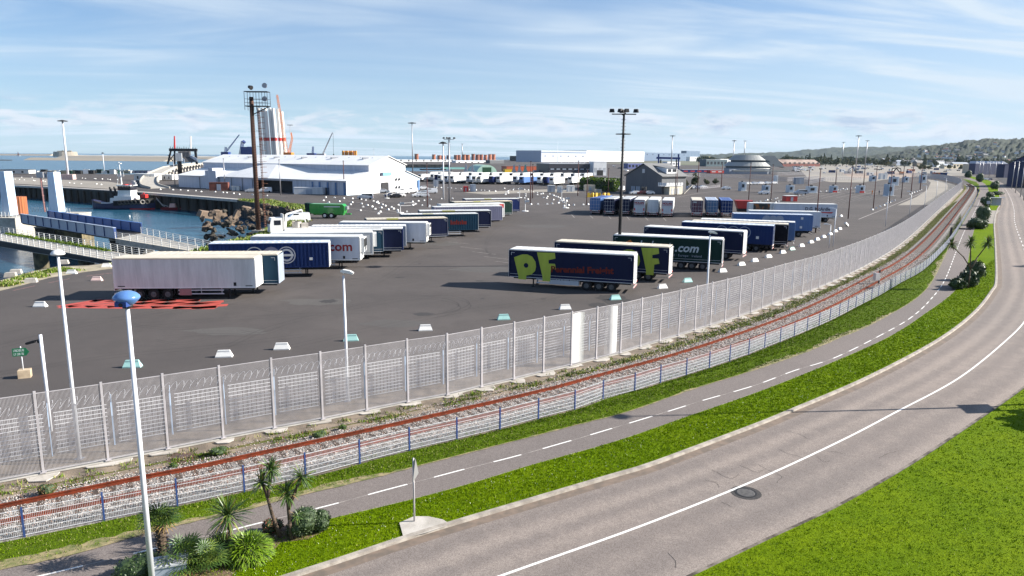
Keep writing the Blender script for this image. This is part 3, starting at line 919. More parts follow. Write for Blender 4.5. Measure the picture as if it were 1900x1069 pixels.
inf = thing('welded_mesh_fence', 'white welded mesh fence with blue posts and coiled razor wire behind the tall fence', 'fence', (FT[0].x, FT[0].y + 2, 0))
IB = resample(offset(FT, 1.95), 2.5)
IB = [p for p in IB if p.length < 135 and p.y > 5][:100]
for i, p in enumerate(IB):
    m = MB(); a = IB[min(i + 1, len(IB) - 1)] - IB[max(i - 1, 0)]
    an = math.atan2(a.y, a.x)
    m.cbox((p.x, p.y, 1.06), 0.06, 0.06, 2.12, an)
    nn = Vector((-a.y, a.x)).normalized()
    m.bar((p.x, p.y, 2.1), (p.x - nn.x * 0.12, p.y - nn.y * 0.12, 2.55), 0.03, 0.03)
    m.build('post', PBLUE, inf, world=True)
for i in range(len(IB) - 1):
    p, q = IB[i], IB[i + 1]
    d = (q - p).normalized(); m = MB()
    near_ = ((p + q) / 2).length < 46
    if near_: bar_panel(p + d * 0.22, q - d * 0.22, 0.12, 2.05, 0.06, 0.0065, 0.006, m)
    zs = [0.14 + 0.19 * k for k in range(11)]
    rails_panel(p + d * 0.2, q - d * 0.2, zs, 0.023, m)
    m.build('panel', WIREW, inf, world=True)
rw = MB()
IR = resample([p for p in IB], 0.32)
pts = []
for i in range(len(IR) * 12 - 12):
    k = i / 12.0
    j = int(k)
    c = IR[j].lerp(IR[min(j + 1, len(IR) - 1)], k - j)
    if c.length > 75: break
    t = i / 12.0 * 2 * math.pi
    a = (IR[min(j + 1, len(IR) - 1)] - IR[j]).normalized()
    nn = Vector((-a.y, a.x))
    pts.append(Vector((c.x + nn.x * 0.2 * math.cos(t) + a.x * 0.12 * math.sin(t), c.y + nn.y * 0.2 * math.cos(t) + a.y * 0.12 * math.sin(t), 2.42 + 0.22 * math.sin(t))))
rw.path(pts, 0.007, 3)
rw.build('razor_wire', WIREW, inf, world=True)

lf = thing('low_fence', 'low white mesh fence with dark blue posts between railway and grass verge', 'fence', (FL[0].x, FL[0].y, 0))
LB = resample(FL, 2.5)
m = None
for i, p in enumerate(LB):
    a = LB[min(i + 1, len(LB) - 1)] - LB[max(i - 1, 0)]
    if i < 100:
        m = MB()
    m.cbox((p.x, p.y, 0.58), 0.065, 0.055, 1.16, math.atan2(a.y, a.x))
    if i < 99: m.build('post', BLUEP, lf, world=True)
if len(LB) >= 100: tag(m.build('far_posts', BLUEP, lf, world=True), kind='stuff')
m = None
for i in range(len(LB) - 1):
    p, q = LB[i], LB[i + 1]
    dist = ((p + q) / 2).length; d = (q - p).normalized()
    if i < 100: m = MB()
    bar_panel(p + d * 0.04, q - d * 0.04, 0.08, 1.10, 0.055 if dist < 60 else 0.11, 0.0065, 0.0065 if dist < 60 else 0.008, m)
    for k in range(6):
        z = 0.10 + 0.196 * k
        off = Vector((-d.y, d.x)) * 0.0
        m.bar((p.x, p.y, z), (q.x, q.y, z), 0.014, 0.014 if dist < 60 else 0.02)
    if i < 99: m.build('panel', WIREW, lf, world=True)
if len(LB) > 100: tag(m.build('far_panels', WIREW, lf, world=True), kind='stuff')

# ================================================================== TRAILERS
_cache = {}
def cmesh(key, fn):
    if key not in _cache:
        _cache[key] = fn()
    return _cache[key]
RIMD = mat('dark_rim', (0.13, 0.13, 0.13), 0.6, 0.2)
def add_wheel(parent, x, y, r=0.5, wd=0.36, side=-1, tiny=False, rim=RIMD):
    def f():
        m = MB()
        n = 12 if tiny else 18
        m.tube((0, -wd / 2, 0), (0, wd / 2, 0), r, r, n)
        return m.mesh('wheel', BLACK)
    def g():
        m = MB()
        m.tube((0, -wd / 2 - 0.012, 0), (0, -wd / 2 + 0.05, 0), r * 0.52, r * 0.56, 12)
        m.tube((0, -wd / 2 - 0.05, 0), (0, -wd / 2, 0), r * 0.2, r * 0.26, 8)
        return m.mesh('rim', rim)
    o = put(cmesh(('wh', r, wd, tiny), f), 'wheel', parent, (x, y, r))
    if side > 0: o.rotation_euler = (0, 0, math.pi)
    if not tiny:
        put(cmesh(('rim', r, wd, rim.name), g), 'rim', o)
    return o
TW, TH = 2.55, 3.95
def trailer(px_l, px_r, label, kind='curtain', side=NAVY, roof=ROOFW, end=None, front='right', L=None, group='lorry trailers parked in the left row', yaw=None, anchor='r', detail=True, bottom=None, name='lorry_trailer', reefer=False, origin=None, unit=None, frame=None):
    """px_l, px_r: picture positions of the two ends of the near top edge; the box stands on the ground below them"""
    if origin is None:
        a, b = G(*px_l, TH), G(*px_r, TH)
        d = (b - a); d.z = 0
        yw = math.atan2(d.y, d.x) if yaw is None else yaw
        L = L or min(max(d.length, 12.6), 14.2)
        dd = Vector((math.cos(yw), math.sin(yw), 0))
        org = (b - dd * L) if anchor == 'r' else a
        org = (org.x, org.y, 0)
    else:
        org, yw = origin, yaw
        L = L or 13.4
    t = thing(name, label, 'trailer', org, yw, group)
    zb = 1.12 if kind in ('box', 'container', 'reefer') else 1.02
    if bottom: zb = bottom
    fl = frame or (WHITE if kind not in ('container', 'curtain') else side)
    H = TH
    def body():
        m = MB()
        m.mi(0).box(0.04, L - 0.04, 0.03, TW - 0.03, zb, H - 0.06)
        # corner posts and bottom rail
        m.mi(1)
        if kind != 'container':
            for x0 in (0.0, L - 0.10):
                m.box(x0, x0 + 0.10, 0.0, TW, zb, H - 0.02)
        if kind in ('curtain',):
            m.mi(2).box(0.1, L - 0.1, 0.005, 0.03, zb + 0.30, zb + 0.335)
            m.box(0.1, L - 0.1, 0.012, TW - 0.012, zb - 0.02, zb + 0.05)
            m.mi(0)
            n = 14
            for i in range(1, n):
                x = L * i / n
                m.box(x - 0.03, x + 0.03, 0.018, 0.03, zb - 0.12, H - 0.1)
            m.mi(2)       # corner marks of reflective tape
            if detail:
                for sx_, x in ((1, 0.25), (-1, L - 0.25)):
                    m.box(min(x, x + sx_ * 0.35), max(x, x + sx_ * 0.35), 0.008, 0.03, H - 0.36, H - 0.31)
                    m.box(x - 0.025, x + 0.025, 0.008, 0.03, H - 0.62, H - 0.31)
        if kind == 'container':
            m.mi(0)
            n = int(L / 0.42)
            for i in range(n):
                x = 0.15 + (L - 0.3) * i / n
                m.box(x, x + 0.21, -0.02, 0.03, zb + 0.12, H - 0.18)
                m.box(x, x + 0.21, TW - 0.03, TW + 0.02, zb + 0.12, H - 0.18)
            m.box(0, L, -0.03, TW + 0.03, H - 0.17, H - 0.07)
            m.box(0, L, -0.03, TW + 0.03, zb, zb + 0.11)
            for x in (0, L - 0.14): m.box(x, x + 0.14, -0.032, TW + 0.032, zb - 0.002, H - 0.068)
        if kind == 'reefer' or kind == 'box':
            m.mi(1).box(0.02, L - 0.02, 0.012, TW - 0.012, zb - 0.05, zb + 0.10)
            if detail:
                m.mi(0)
                for i in range(1, 12):
                    x = L * i / 12
                    m.box(x - 0.012, x + 0.012, 0.022, 0.03, zb + 0.1, H - 0.12)
                m.mi(3)
                m.box(L - 2.05, L - 1.8, 0.015, 0.03, zb + 0.16, zb + 0.5)
                m.box(0.3, 0.95, 0.015, 0.03, zb + 0.12, zb + 0.2)
                m.box(L - 0.95, L - 0.3, 0.015, 0.03, zb + 0.12, zb + 0.2)
        return m.mesh('body', [side, fl, SILVER, STEEL])
    put(body(), 'body', t)
    def roofm():
        m = MB()
        if kind == 'container':
            m.box(-0.01, L + 0.01, -0.02, TW + 0.02, H - 0.065, H - 0.01)
            for i in range(18):
                x = 0.4 + (L - 0.8) * i / 18
                m.box(x, x + 0.3, 0.2, TW - 0.2, H - 0.015, H + 0.015)
        else:
            m.box(0, L, -0.01, TW + 0.01, H - 0.10, H - 0.02)
            m.xprism([(0.02, H - 0.02), (L - 0.02, H - 0.02), (L - 0.1, H + 0.03), (0.1, H + 0.03)], 0.08, TW - 0.08)
            if kind == 'curtain':
                for i in range(1, 20):
                    x = L * i / 20
                    m.box(x - 0.02, x + 0.02, 0.1, TW - 0.1, H + 0.03, H + 0.045)
        return m.mesh('roof', roof)
    put(cmesh(('roof', kind, round(L, 2), roof.name, H), roofm), 'roof', t)
    # rear end and bulkhead
    rx = 0 if front == 'right' else L
    fx = L - rx
    sg = -1 if front == 'right' else 1
    end = end or fl
    def rear():
        m = MB()
        x0 = rx + sg * 0.012
        def b(y0, y1, z0, z1, th=0.03):
            xa, xb = x0, x0 + sg * th
            m.box(min(xa, xb), max(xa, xb), y0, y1, z0, z1)
        m.mi(0); b(0.02, TW / 2 - 0.01, zb + 0.02, H - 0.14); b(TW / 2 + 0.01, TW - 0.02, zb + 0.02, H - 0.14)
        m.mi(1)
        for y in (0.35, 0.95, 1.60, 2.20): b(y - 0.02, y + 0.02, zb + 0.04, H - 0.2, 0.07)
        for z in (zb + 0.5, zb + 1.3, zb + 2.2): b(0.08, 1.2, z, z + 0.05, 0.045); b(1.35, TW - 0.08, z, z + 0.05, 0.045)
        return m.mesh('rear_door', [end if front != 'right' else fl, SILVER])
    put(rear(), 'rear_door', t)
    def bulk():
        m = MB()
        x0 = fx - sg * 0.012
        def b(y0, y1, z0, z1, th, mi_=0):
            xa, xb = x0, x0 - sg * th
            m.mi(mi_).box(min(xa, xb), max(xa, xb), y0, y1, z0, z1)
        b(0.02, TW - 0.02, zb, H - 0.12, 0.04)
        if reefer:
            b(0.25, TW - 0.25, zb + 0.95, H - 0.18, 0.46)
            for k in range(7): b(0.5, TW - 0.5, zb + 1.2 + k * 0.11, zb + 1.25 + k * 0.11, 0.475, 1)
            b(0.5, TW - 0.5, H - 0.75, H - 0.3, 0.48, 1)
        else:
            for k in range(5): b(0.25 + k * 0.5, 0.29 + k * 0.5, zb + 0.1, H - 0.3, 0.06, 2)
        return m.mesh('bulkhead', [unit or end, BLACK, SILVER])
    put(bulk(), 'cooling_unit' if reefer else 'bulkhead', t)
    # chassis
    def chas():
        m = MB()
        for y in (0.75, TW - 0.85): m.box(0.3, L - 0.3, y, y + 0.1, zb - 0.30, zb - 0.02)
        for i in range(10): m.box(0.6 + i * (L - 1.2) / 9 - 0.05, 0.6 + i * (L - 1.2) / 9 + 0.05, 0.1, TW - 0.1, zb - 0.14, zb - 0.03)
        # tool lockers / fuel tank
        xm = L * 0.52 if front == 'right' else L * 0.42
        m.box(xm - 1.1, xm - 0.2, 0.12, 0.62, 0.42, zb - 0.05)
        m.box(xm - 1.1, xm - 0.2, TW - 0.62, TW - 0.12, 0.42, zb - 0.05)
        return m.mesh('chassis', STEEL)
    put(cmesh(('ch', round(L, 2), front, zb), chas), 'chassis', t)
    ra = [3.9, 2.6, 1.3]
    if front == 'right': ra = [1.6 + 0.6, 2.9 + 0.6, 4.2 + 0.6]
    else: ra = [L - 2.2, L - 3.5, L - 4.8]
    for x in ra:
        add_wheel(t, x, 0.22, side=-1); add_wheel(t, x, TW - 0.22, side=1)
    def mud():
        m = MB()
        lo, hi = min(ra), max(ra)
        for y0, y1 in ((0.04, 0.42), (TW - 0.42, TW - 0.04)):
            m.box(lo - 0.62, hi + 0.62, y0, y1, 1.03, 1.07)
            m.box(lo - 0.66, lo - 0.62, y0, y1, 0.55, 1.07); m.box(hi + 0.62, hi + 0.66, y0, y1, 0.55, 1.07)
        return m.mesh('mudguard', STEEL)
    put(cmesh(('mud', round(L, 2), front), mud), 'mudguard', t)
    lx = L - 2.6 if front == 'right' else 2.6
    for y in (0.45, TW - 0.45):
        put(cmesh('leg', lambda: MB().box(-0.06, 0.06, -0.06, 0.06, 0.06, 1.0).box(-0.16, 0.16, -0.14, 0.14, 0.0, 0.06).mesh('landing_leg', STEEL)), 'landing_leg', t, (lx, y, 0))
    # under-run guard on the near side
    def guard():
        m = MB()
        g0, g1 = ((max(ra) + 1.0, L - 3.0) if front == 'right' else (3.0, min(ra) - 1.0))
        for z in (0.48, 0.82):
            m.box(g0, g1, 0.05, 0.09, z, z + 0.11)
            m.box(g0, g1, TW - 0.09, TW - 0.05, z, z + 0.11)
        for x in (g0 + 0.2, (g0 + g1) / 2, g1 - 0.2):
            m.box(x - 0.03, x + 0.03, 0.09, 0.13, 0.48, zb)
        return m.mesh('side_guard', SILVER)
    put(cmesh(('gd', round(L, 2), front, zb), guard), 'side_guard', t)
    def bump():
        m = MB()
        xa, xb = rx, rx + sg * 0.08
        m.mi(0).box(min(xa, xb), max(xa, xb), 0.05, TW - 0.05, 0.48, 0.62)
        m.box(min(xa, xb), max(xa, xb), 0.02, TW - 0.02, 0.86, 1.06)
        xb2 = rx + sg * 0.095
        m.mi(1)
        for k in range(5):
            y = 0.12 + k * 0.5
            m.box(min(rx, xb2), max(rx, xb2), y, y + 0.24, 0.50, 0.60)
        for y in (0.1, TW - 0.5): m.box(min(rx, xb2), max(rx, xb2), y, y + 0.4, 0.88, 1.02)
        return m.mesh('rear_bumper', [WHITE2, RED])
    put(cmesh(('bp', round(L, 2), front), bump), 'rear_bumper', t)
    t['len'] = L
    return t
def on_side(t, poly, m, name='lettering', z0=0.0):
    """flat shape fixed on the near side, polygon in metres (x along, z up)"""
    mb = MB().xprism([(p[0], p[1]) for p in poly], -0.006, 0.028)
    return mb.build(name, m, t)
def circle(cx, cz, r, n=24, a0=0, a1=2 * math.pi):
    return [(cx + r * math.cos(a0 + (a1 - a0) * i / n), cz + r * math.sin(a0 + (a1 - a0) * i / n)) for i in range(n + (0 if a1 - a0 > 6.28 else 1))]
def ring(t, cx, cz, r0, r1, m, name='emblem', y=-0.03):
    mb = MB()
    n = 28
    vs = [(cx + r * math.cos(2 * math.pi * i / n), y, cz + r * math.sin(2 * math.pi * i / n)) for r in (r0, r1) for i in range(n)]
    mb.add(vs, [(i, (i + 1) % n, n + (i + 1) % n, n + i) for i in range(n)])
    return mb.build(name, m, t)

GL = 'lorry trailers parked in the left row'
t1 = trailer((219, 479.6), (471.5, 479), 'plain white box trailer, nearest of the left row, beside the red ground paint', 'reefer', WHITE2, ROOFB, WHITE, L=13.0)
MB().box(5.9, 7.0, 0.03, 0.10, 0.40, 1.02).build('locker', paint('dull_pink_locker', (0.33, 0.17, 0.17)), t1)
vl = MB()
for k in range(14):
    for yy in (0.45, 0.75, 1.1): vl.box(13.03, 13.06, yy, yy + 0.10, 3.35 - 0.06 * k, 3.37 - 0.06 * k)
vl.build('vent', STEEL, t1)
t2 = trailer((270, 471.5), (514, 472), 'dark blue trailer with beige roof standing behind the plain white box trailer', 'curtain', TEAL, ROOFB, GREYB, yaw=R(5.5))
MB().box(13.2, 13.25, 0.5, 1.6, 1.9, 3.6).build('painted_panel', NAVY2, t2).location.x = t2['len'] - 13.22
t3 = trailer((387, 452), (608.6, 449.5), 'corrugated deep blue container trailer with white ring emblems on its side', 'container', BLUEC, ROOFBL, WHITE2)
for k, cx in enumerate((4.75, 6.55, 8.2)):
    if k == 1:
        MB().xprism(circle(cx, 2.55, 0.95), -0.034, -0.026).build('emblem', LILAC, t3)
        MB().xprism(circle(cx, 2.55, 0.6), -0.036, -0.033).build('emblem', SILVER, t3)
    else:
        ring(t3, cx, 2.55, 0.97, 0.86, SILVER)
ring(t3, 8.2, 2.55, 0.72, 0.50, SILVER)
MB().box(7.45, 8.95, -0.036, -0.03, 2.42, 2.66).build('emblem', WHITE2, t3)
MB().box(t3['len'] - 2.1, t3['len'] - 1.75, -0.04, -0.03, 1.95, 2.25).build('data_plate', WHITE, t3)
t4 = trailer((464.6, 439), (667, 439.5), 'white refrigerated trailer lettered com in dark red, with black cooling unit', 'reefer', paint('cool_white_side', (0.56, 0.60, 0.68)), ROOFW, WHITE, reefer=True, unit=WHITE)
text_on(t4, 'com', 1.55, DRED, (9.2, -0.003, 2.25), bold=0.035, sx=1.05)
MB().box(t4['len'] + 0.49, t4['len'] + 0.52, 0.3, 2.2, 2.7, 3.65).build('radiator', BLACK, t4)
t5 = trailer((500, 433.5), (691.6, 431), 'white refrigerated trailer just behind the com lettered one', 'reefer', WHITE2, ROOFW, WHITE, reefer=True)
t6 = trailer((535.6, 429), (710.5, 426), 'white roofed trailer with a dark teal end panel, between two white ones', 'curtain', TEAL, ROOFW, GREYB)
t7 = trailer((569, 425), (747, 424), 'navy curtain trailer with white roof and bright blue corner post', 'curtain', NAVY, ROOFW, NAVY2, frame=NAVY2)
t8 = trailer((577, 420), (752.6, 419), 'dark trailer with ribbed white roof behind the navy one with the blue corner post', 'container', GREYB, ROOFW, WHITE)
t9 = trailer((628.4, 412.6), (790.5, 413.7), 'pale grey white refrigerated trailer with plain side in the middle of the left row', 'reefer', paint('cool_white_side', (0.56, 0.60, 0.68)), ROOFW, WHITE, reefer=True, unit=WHITE)
t10 = trailer((680, 407), (830.5, 404), 'navy curtain trailer with beige roof behind the pale grey white one', 'curtain', NAVY, ROOFB, GREYB)
t11 = trailer((745, 398), (887.4, 396), 'corrugated teal blue trailer with faint red lettering', 'container', TEAL, ROOFW, WHITE)
MB().box(4.2, 8.0, -0.04, -0.03, 1.55, 1.62).build('lettering', REDL, t11)
for k in range(9):
    on = MB().box(8.3 + k * 0.32, 8.5 + k * 0.32, -0.04, -0.03, 2.1, 2.1 + (0.55 if k % 3 else 0.75))
    on.build('lettering', REDL, t11)
t12 = trailer((778, 391.6), (911, 390.5), 'navy curtain trailer with white roof behind the teal blue corrugated one', 'curtain', NAVY, ROOFW, WHITE2)
t13 = trailer((806, 384), (932, 382), 'pale lilac striped curtain trailer far along the left row', 'container', LILAC, ROOFW, WHITE)
t14 = trailer((812, 380), (936, 377), 'white trailer with a small red corner panel beside the lilac striped one', 'box', WHITE2, ROOFW, WHITE)
MB().box(t14['len'] - 1.1, t14['len'] - 0.2, -0.01, 0.02, 3.0, 3.75).build('painted_panel', RED, t14)
t15 = trailer((843, 375), (950.5, 372.6), 'very dark green trailer with beige roof, last but one of the left row', 'curtain', DGREEN, ROOFB, WHITE2)
t16 = trailer((863, 369.5), (964, 368.4), 'navy trailer with white roof at the far end of the left row', 'curtain', NAVY2, ROOFW, NAVY2)
for tt, x0, x1 in ((t10, 3.1, 4.9), (t11, 3.6, 5.4), (t12, 4.1, 6.4), (t16, 4.6, 6.3), (t15, 4.5, 6.1)):
    MB().box(x0, x1, -0.014, 0.9, TH - 0.16, TH + 0.035).build('roof_patch', paint('olive_roof_patch', (0.40, 0.38, 0.10)), tt)

GR = 'lorry trailers parked in the right row'
p1 = trailer((953, 462.6), (1176.4, 473.3), 'navy curtain trailer lettered PF Perennial Freight, nearest of the right row', 'curtain', NAVY, ROOFW, WHITE, front='left', L=13.2, group=GR, unit=WHITE2)
p2 = trailer((1029.3, 447.8), (1242, 458.9), 'navy trailer with beige roof and lime PF letters, second of the right row', 'curtain', NAVY, ROOFB, WHITE, front='left', group=GR, unit=WHITE2)
def letters_pf(t, ox, oz, sc, mirror=False):
    P = [(0.15, 2.55), (0.0, 1.95), (0.35, 0.0), (0.40, -0.55), (1.62, -0.55), (1.55, -0.08), (2.05, 0.05), (2.6, 0.45), (2.85, 1.0), (2.75, 1.7), (2.35, 2.35), (1.7, 2.75), (1.0, 2.80)]
    P = [(0.0, 2.35), (0.62, -0.10), (0.66, -0.55), (1.72, -0.55), (1.72, 0.0), (2.4, 0.15), (2.92, 0.65), (3.05, 1.25), (2.95, 1.9), (2.5, 2.55), (1.8, 2.82), (1.1, 2.78)]
    mb = MB().xprism([(ox + x * sc, oz + z * sc) for x, z in P], -0.012, 0.024)
    mb.build('lettering', LIME, t)
    MB().xprism(circle(ox + 1.68 * sc, oz + 1.35 * sc, 0.32 * sc, 16), -0.02, -0.013).build('lettering', NAVY, t)
    F = [(3.15, 3.15), (3.95, -0.05), (3.95, -0.6), (5.0, -0.6), (5.05, 0.9), (5.75, 1.05), (5.60, 1.75), (4.75, 1.75), (4.72, 2.2), (5.65, 2.45), (5.55, 3.2)]
    MB().xprism([(ox + x * sc, oz + z * sc) for x, z in F], -0.012, 0.024).build('lettering', LIME, t)
letters_pf(p1, 0.55, 1.22, 0.80)
text_on(p1, 'Perennial Freight', 0.90, REDL, (4.6, -0.02, 1.75), bold=0.035, ang=R(1.5), sx=1.07)
MB().box(4.45, 7.6, 0.02, 0.5, 0.45, 0.92).build('pallet_box', SILVER, p1)
letters_pf(p2, 7.6, 1.22, 0.80)
p3 = trailer((1150, 436), (1341, 444.5), 'dark green curtain trailer lettered with a pale dot com web address', 'curtain', DGREEN, ROOFW, WHITE, front='left', L=13.4, group=GR, unit=WHITE2)
text_on(p3, 'gls', 1.45, WLET, (6.15, -0.02, 2.22), bold=0.0, shear=0.25)
text_on(p3, '.com', 1.45, WLET, (7.75, -0.02, 2.22), bold=0.035, shear=0.25)
text_on(p3, 'Ireland · Europe · Ireland', 0.42, GREYB, (6.6, -0.02, 1.62), sx=1.05)
for xx in (3.35, 4.75):
    MB().xprism([(xx, 2.3), (xx + 0.14, 2.3), (xx + 0.38, 3.38), (xx + 0.24, 3.38)], -0.012, 0.024).build('lettering', WLET, p3)
MB().xprism([(0.9, 2.7), (1.5, 3.0), (2.2, 3.4), (2.5, 3.1), (2.0, 2.8), (1.5, 2.5)], -0.012, 0.024).build('emblem', ORANGE, p3)
p4 = trailer((1195.4, 420), (1380, 430), 'navy curtain trailer with a bright white roof behind the dark green one', 'curtain', NAVY, ROOFW, WHITE, front='left', group=GR)
p5 = trailer((1265.3, 411.5), (1435, 419), 'mid blue corrugated container trailer with faint ring emblems, in the right row', 'container', BLUEC, ROOFBL, BLUEC, front='left', group=GR)
MB().box(p5['len'] - 2.3, p5['len'] - 1.9, -0.04, -0.03, 1.9, 2.3).build('data_plate', WHITE, p5)
for cx in (6.0, 7.7, 9.3): ring(p5, cx, 2.75, 0.9, 0.8, GREYB)
p6 = trailer((1302.7, 405), (1463, 416.7), 'almost black curtain trailer with beige roof between two blue ones', 'curtain', paint('black_tarpaulin', (0.006, 0.007, 0.012), spec=0.1, rough=.6), ROOFB, BLACK, front='left', group=GR, yaw=R(-21))
p7 = trailer((1307, 403.5), (1475.6, 412.7), 'blue container trailer squeezed behind the almost black one', 'container', BLUEL, ROOFW, BLUEL, front='left', group=GR, yaw=R(-20))
p8 = trailer((1362, 396), (1509, 399), 'light blue container trailer with a pale cloud shaped emblem', 'container', BLUEL, ROOFBL, BLUEL, front='left', group=GR)
for cx in (5.6, 6.7, 7.8): MB().xprism(circle(cx, 3.0, 0.72), -0.036, -0.026).build('emblem', GREYB, p8)
MB().box(p8['len'] - 2.1, p8['len'] - 1.7, -0.04, -0.03, 1.55, 1.95).build('data_plate', WHITE, p8)
MB().box(p8['len'] - 2.0, p8['len'] - 1.6, -0.04, -0.03, 3.1, 3.5).build('data_plate', WHITE, p8)
p9 = trailer((1390, 391), (1524, 393.6), 'plain white box trailer behind the light blue container trailer', 'box', paint('cool_white_side', (0.56, 0.60, 0.68)), ROOFW, WHITE, front='left', group=GR)
p10 = trailer((1436, 377.5), (1554, 379.3), 'white trailer with black gothic lettering over a red swoosh', 'reefer', paint('cool_white_side', (0.56, 0.60, 0.68)), ROOFW, WHITE, front='left', group=GR, anchor='r', yaw=R(-6.5))
text_on(p10, 'D.G. McArdle', 1.0, DLET, (6.6, -0.004, 2.55), bold=0.02, sx=0.93)
MB().xprism([(8.3, 2.25), (12.6, 2.25), (12.2, 1.95), (10, 2.05), (8.6, 1.95)], -0.01, 0.02).build('lettering', RED, p10)
p11 = trailer((1392, 376.5), (1436, 377.2), 'short white drawbar trailer with a dark multicoloured picture panel', 'box', WHITE2, ROOFW, WHITE, front='left', group=GR, L=5.2)
MB().box(0.9, 4.4, -0.01, 0.02, 1.2, 3.8).build('picture_panel', mat('multicolour_panel', (0.02, 0.03, 0.03), 0.5, c2=(0.30, 0.10, 0.02), scale=0.9, thr=(0.5, 0.6)), p11)

# rows seen from their rear doors
def rear_trailer(px, w_px, label, side, roof, door, kind='box', yaw=None, txt=None, L=13.4, frame=None, group='lorry trailers seen from their rear doors'):
    a = G(px[0], px[1], TH)
    b = G(px[0] + w_px, px[1] + 0.15, TH)
    yw = yaw
    # local x runs from the rear (x = 0) forward, rear face looks to -x; near side is local y=0 -> right hand side from behind
    d = Vector((math.cos(yw), math.sin(yw)))
    lft = Vector((-d.y, d.x))
    org = Vector((b.x, b.y, 0))
    t = trailer(None, None, label, kind, side, roof, door, front='right', L=L, group=group, yaw=yw, origin=(org.x, org.y, 0), frame=frame)
    for ch in list(t.children):
        if ch.name.startswith('rear_door'):
            ch.data.materials[0] = door
    if txt:
        text_on(t, txt, 0.68, DRED, (-0.085, TW - 0.12, 2.98), bold=0.03, facing='left', sx=0.92)
        MB().box(-0.075, -0.04, 0.1, TW - 0.1, 2.72, 2.80).build('stripe', DRED, t)
        MB().box(-0.06, -0.04, 0.06, TW - 0.06, 3.72, 3.80).build('stripe', DRED, t)
        for y in (0.1, TW - 0.35): MB().box(-0.09, -0.04, y, y + 0.25, 1.4, 2.0).build('stripe', RED, t)
    return t
YM = R(76)
rear_trailer((1096.7, 367.7), 17.5, 'mid blue trailer, leftmost of the six seen from the rear beside the hedge', BLUEL, paint('blue_roof', (0.16, 0.24, 0.50)), BLUEL, 'container', R(70))
rear_trailer((1117.4, 369), 23, 'navy trailer with white roof, second from left beside the hedge', NAVY, ROOFW, NAVY, 'curtain', R(72))
rear_trailer((1149, 369.2), 20, 'navy trailer with white roof partly behind the tall floodlight mast', NAVY, ROOFW, NAVY, 'curtain', R(74))
rear_trailer((1176, 370.6), 21, 'white trailer with NOLAN on its rear doors, the left of the two', WHITE, ROOFW, paint('pale_door', (0.55, 0.60, 0.64)), 'box', YM, 'NOLAN')
rear_trailer((1202, 370.8), 20.5, 'white trailer with plain grey rear doors between the two NOLAN ones', WHITE, ROOFW, paint('pale_door', (0.55, 0.60, 0.64)), 'box', YM)
rear_trailer((1228.7, 372), 20.7, 'white trailer with NOLAN on its rear doors, the right of the two', WHITE, ROOFW, paint('pale_door', (0.55, 0.60, 0.64)), 'box', YM, 'NOLAN')
MARN = paint('maroon_navy_door', (0.03, 0.012, 0.05), c2=(0.10, 0.012, 0.02))
m7 = rear_trailer((1284.4, 371.7), 20.6, 'beige roofed trailer with dark navy and maroon rear doors', NAVY, ROOFB, MARN, 'box', R(77.5))
text_on(m7, 'GBA', 0.42, WLET, (-0.085, TW - 0.3, 3.35), bold=0.02, facing='left')
rear_trailer((1312, 371.4), 20.6, 'container trailer with pale blue roof and blue barred doors', BLUEL, ROOFBL, paint('barred_blue_door', (0.07, 0.15, 0.28)), 'container', R(77))
rear_trailer((1339.6, 372), 20.4, 'container trailer with bright blue roof and dark blue doors', BLUEC, paint('blue_roof', (0.16, 0.24, 0.50)), BLUEC, 'container', R(77))
# far rows of white refrigerated trailers
far = [(783, 336, 24, 0), (806, 336, 12, 3), (814, 337, 10, 4), (820, 339, 18, 1), (832, 340, 12, 2), (843, 340, 30, 0), (873, 340, 12, 2), (884, 341, 9, 1), (893, 341, 22, 0), (915, 341, 10, 4), (929, 341, 30, 0), (960, 341, 12, 2), (972, 342, 9, 5), (980, 341, 10, 1), (990, 341, 14, 5), (1005, 342, 8, 0), (1016, 342, 10, 4), (1028, 344, 34, 0), (1062, 342, 26, 0)]
hues = [WHITE, WHITE2, GREYB, SILVER, NAVY2, BLUEL]
farlab = ['white refrigerated trailer in the far row beyond the yard', 'off white trailer in the far row beyond the yard', 'grey blue trailer in the far row beyond the yard', 'silver grey box trailer in the far row beyond the yard', 'navy trailer in the far row beyond the yard', 'blue trailer in the far row beyond the yard']
FAR0 = {}
def far_trailer(px, py, ci):
    g = G(px, py + 1.5)
    if ci not in FAR0:
        t = thing('lorry_trailer', farlab[ci], 'trailer', (g.x, g.y, 0), R(64), 'lorry trailers in the far row')
        m = MB(); m.mi(0).box(0, 13.4, 0, TW, 1.1, 4.0); m.mi(1).box(-0.02, 13.42, -0.02, TW + 0.02, 3.9, 4.05)
        m.build('body', [hues[ci], ROOFW], t)
        m = MB(); m.mi(0).box(-0.45, -0.01, 0.25, TW - 0.25, 2.0, 3.85); m.mi(1).box(-0.47, -0.44, 0.5, TW - 0.5, 2.7, 3.6)
        m.build('cooling_unit', [hues[ci], BLACK], t)
        m = MB().box(0.3, 13.2, 0.7, TW - 0.7, 0.75, 1.1); m.box(1.9, 2.05, 0.3, TW - 0.3, 0, 0.9)
        m.build('chassis', STEEL, t)
        for x in (8.6, 9.9, 11.2):
            add_wheel(t, x, 0.22, tiny=True); add_wheel(t, x, TW - 0.22, tiny=True, side=1)
        FAR0[ci] = t
        return t
    return clone(FAR0[ci], (g.x, g.y, 0), R(64), farlab[ci])
for px, py, wpx, ci in far:
    far_trailer(px, py, ci)
for k in range(16):      # the row behind them, roofs only
    far_trailer(800 + k * 19, 330.5 + 0.4 * (k % 3) + 0.15 * k, (0, 1, 0, 0, 3)[k % 5])

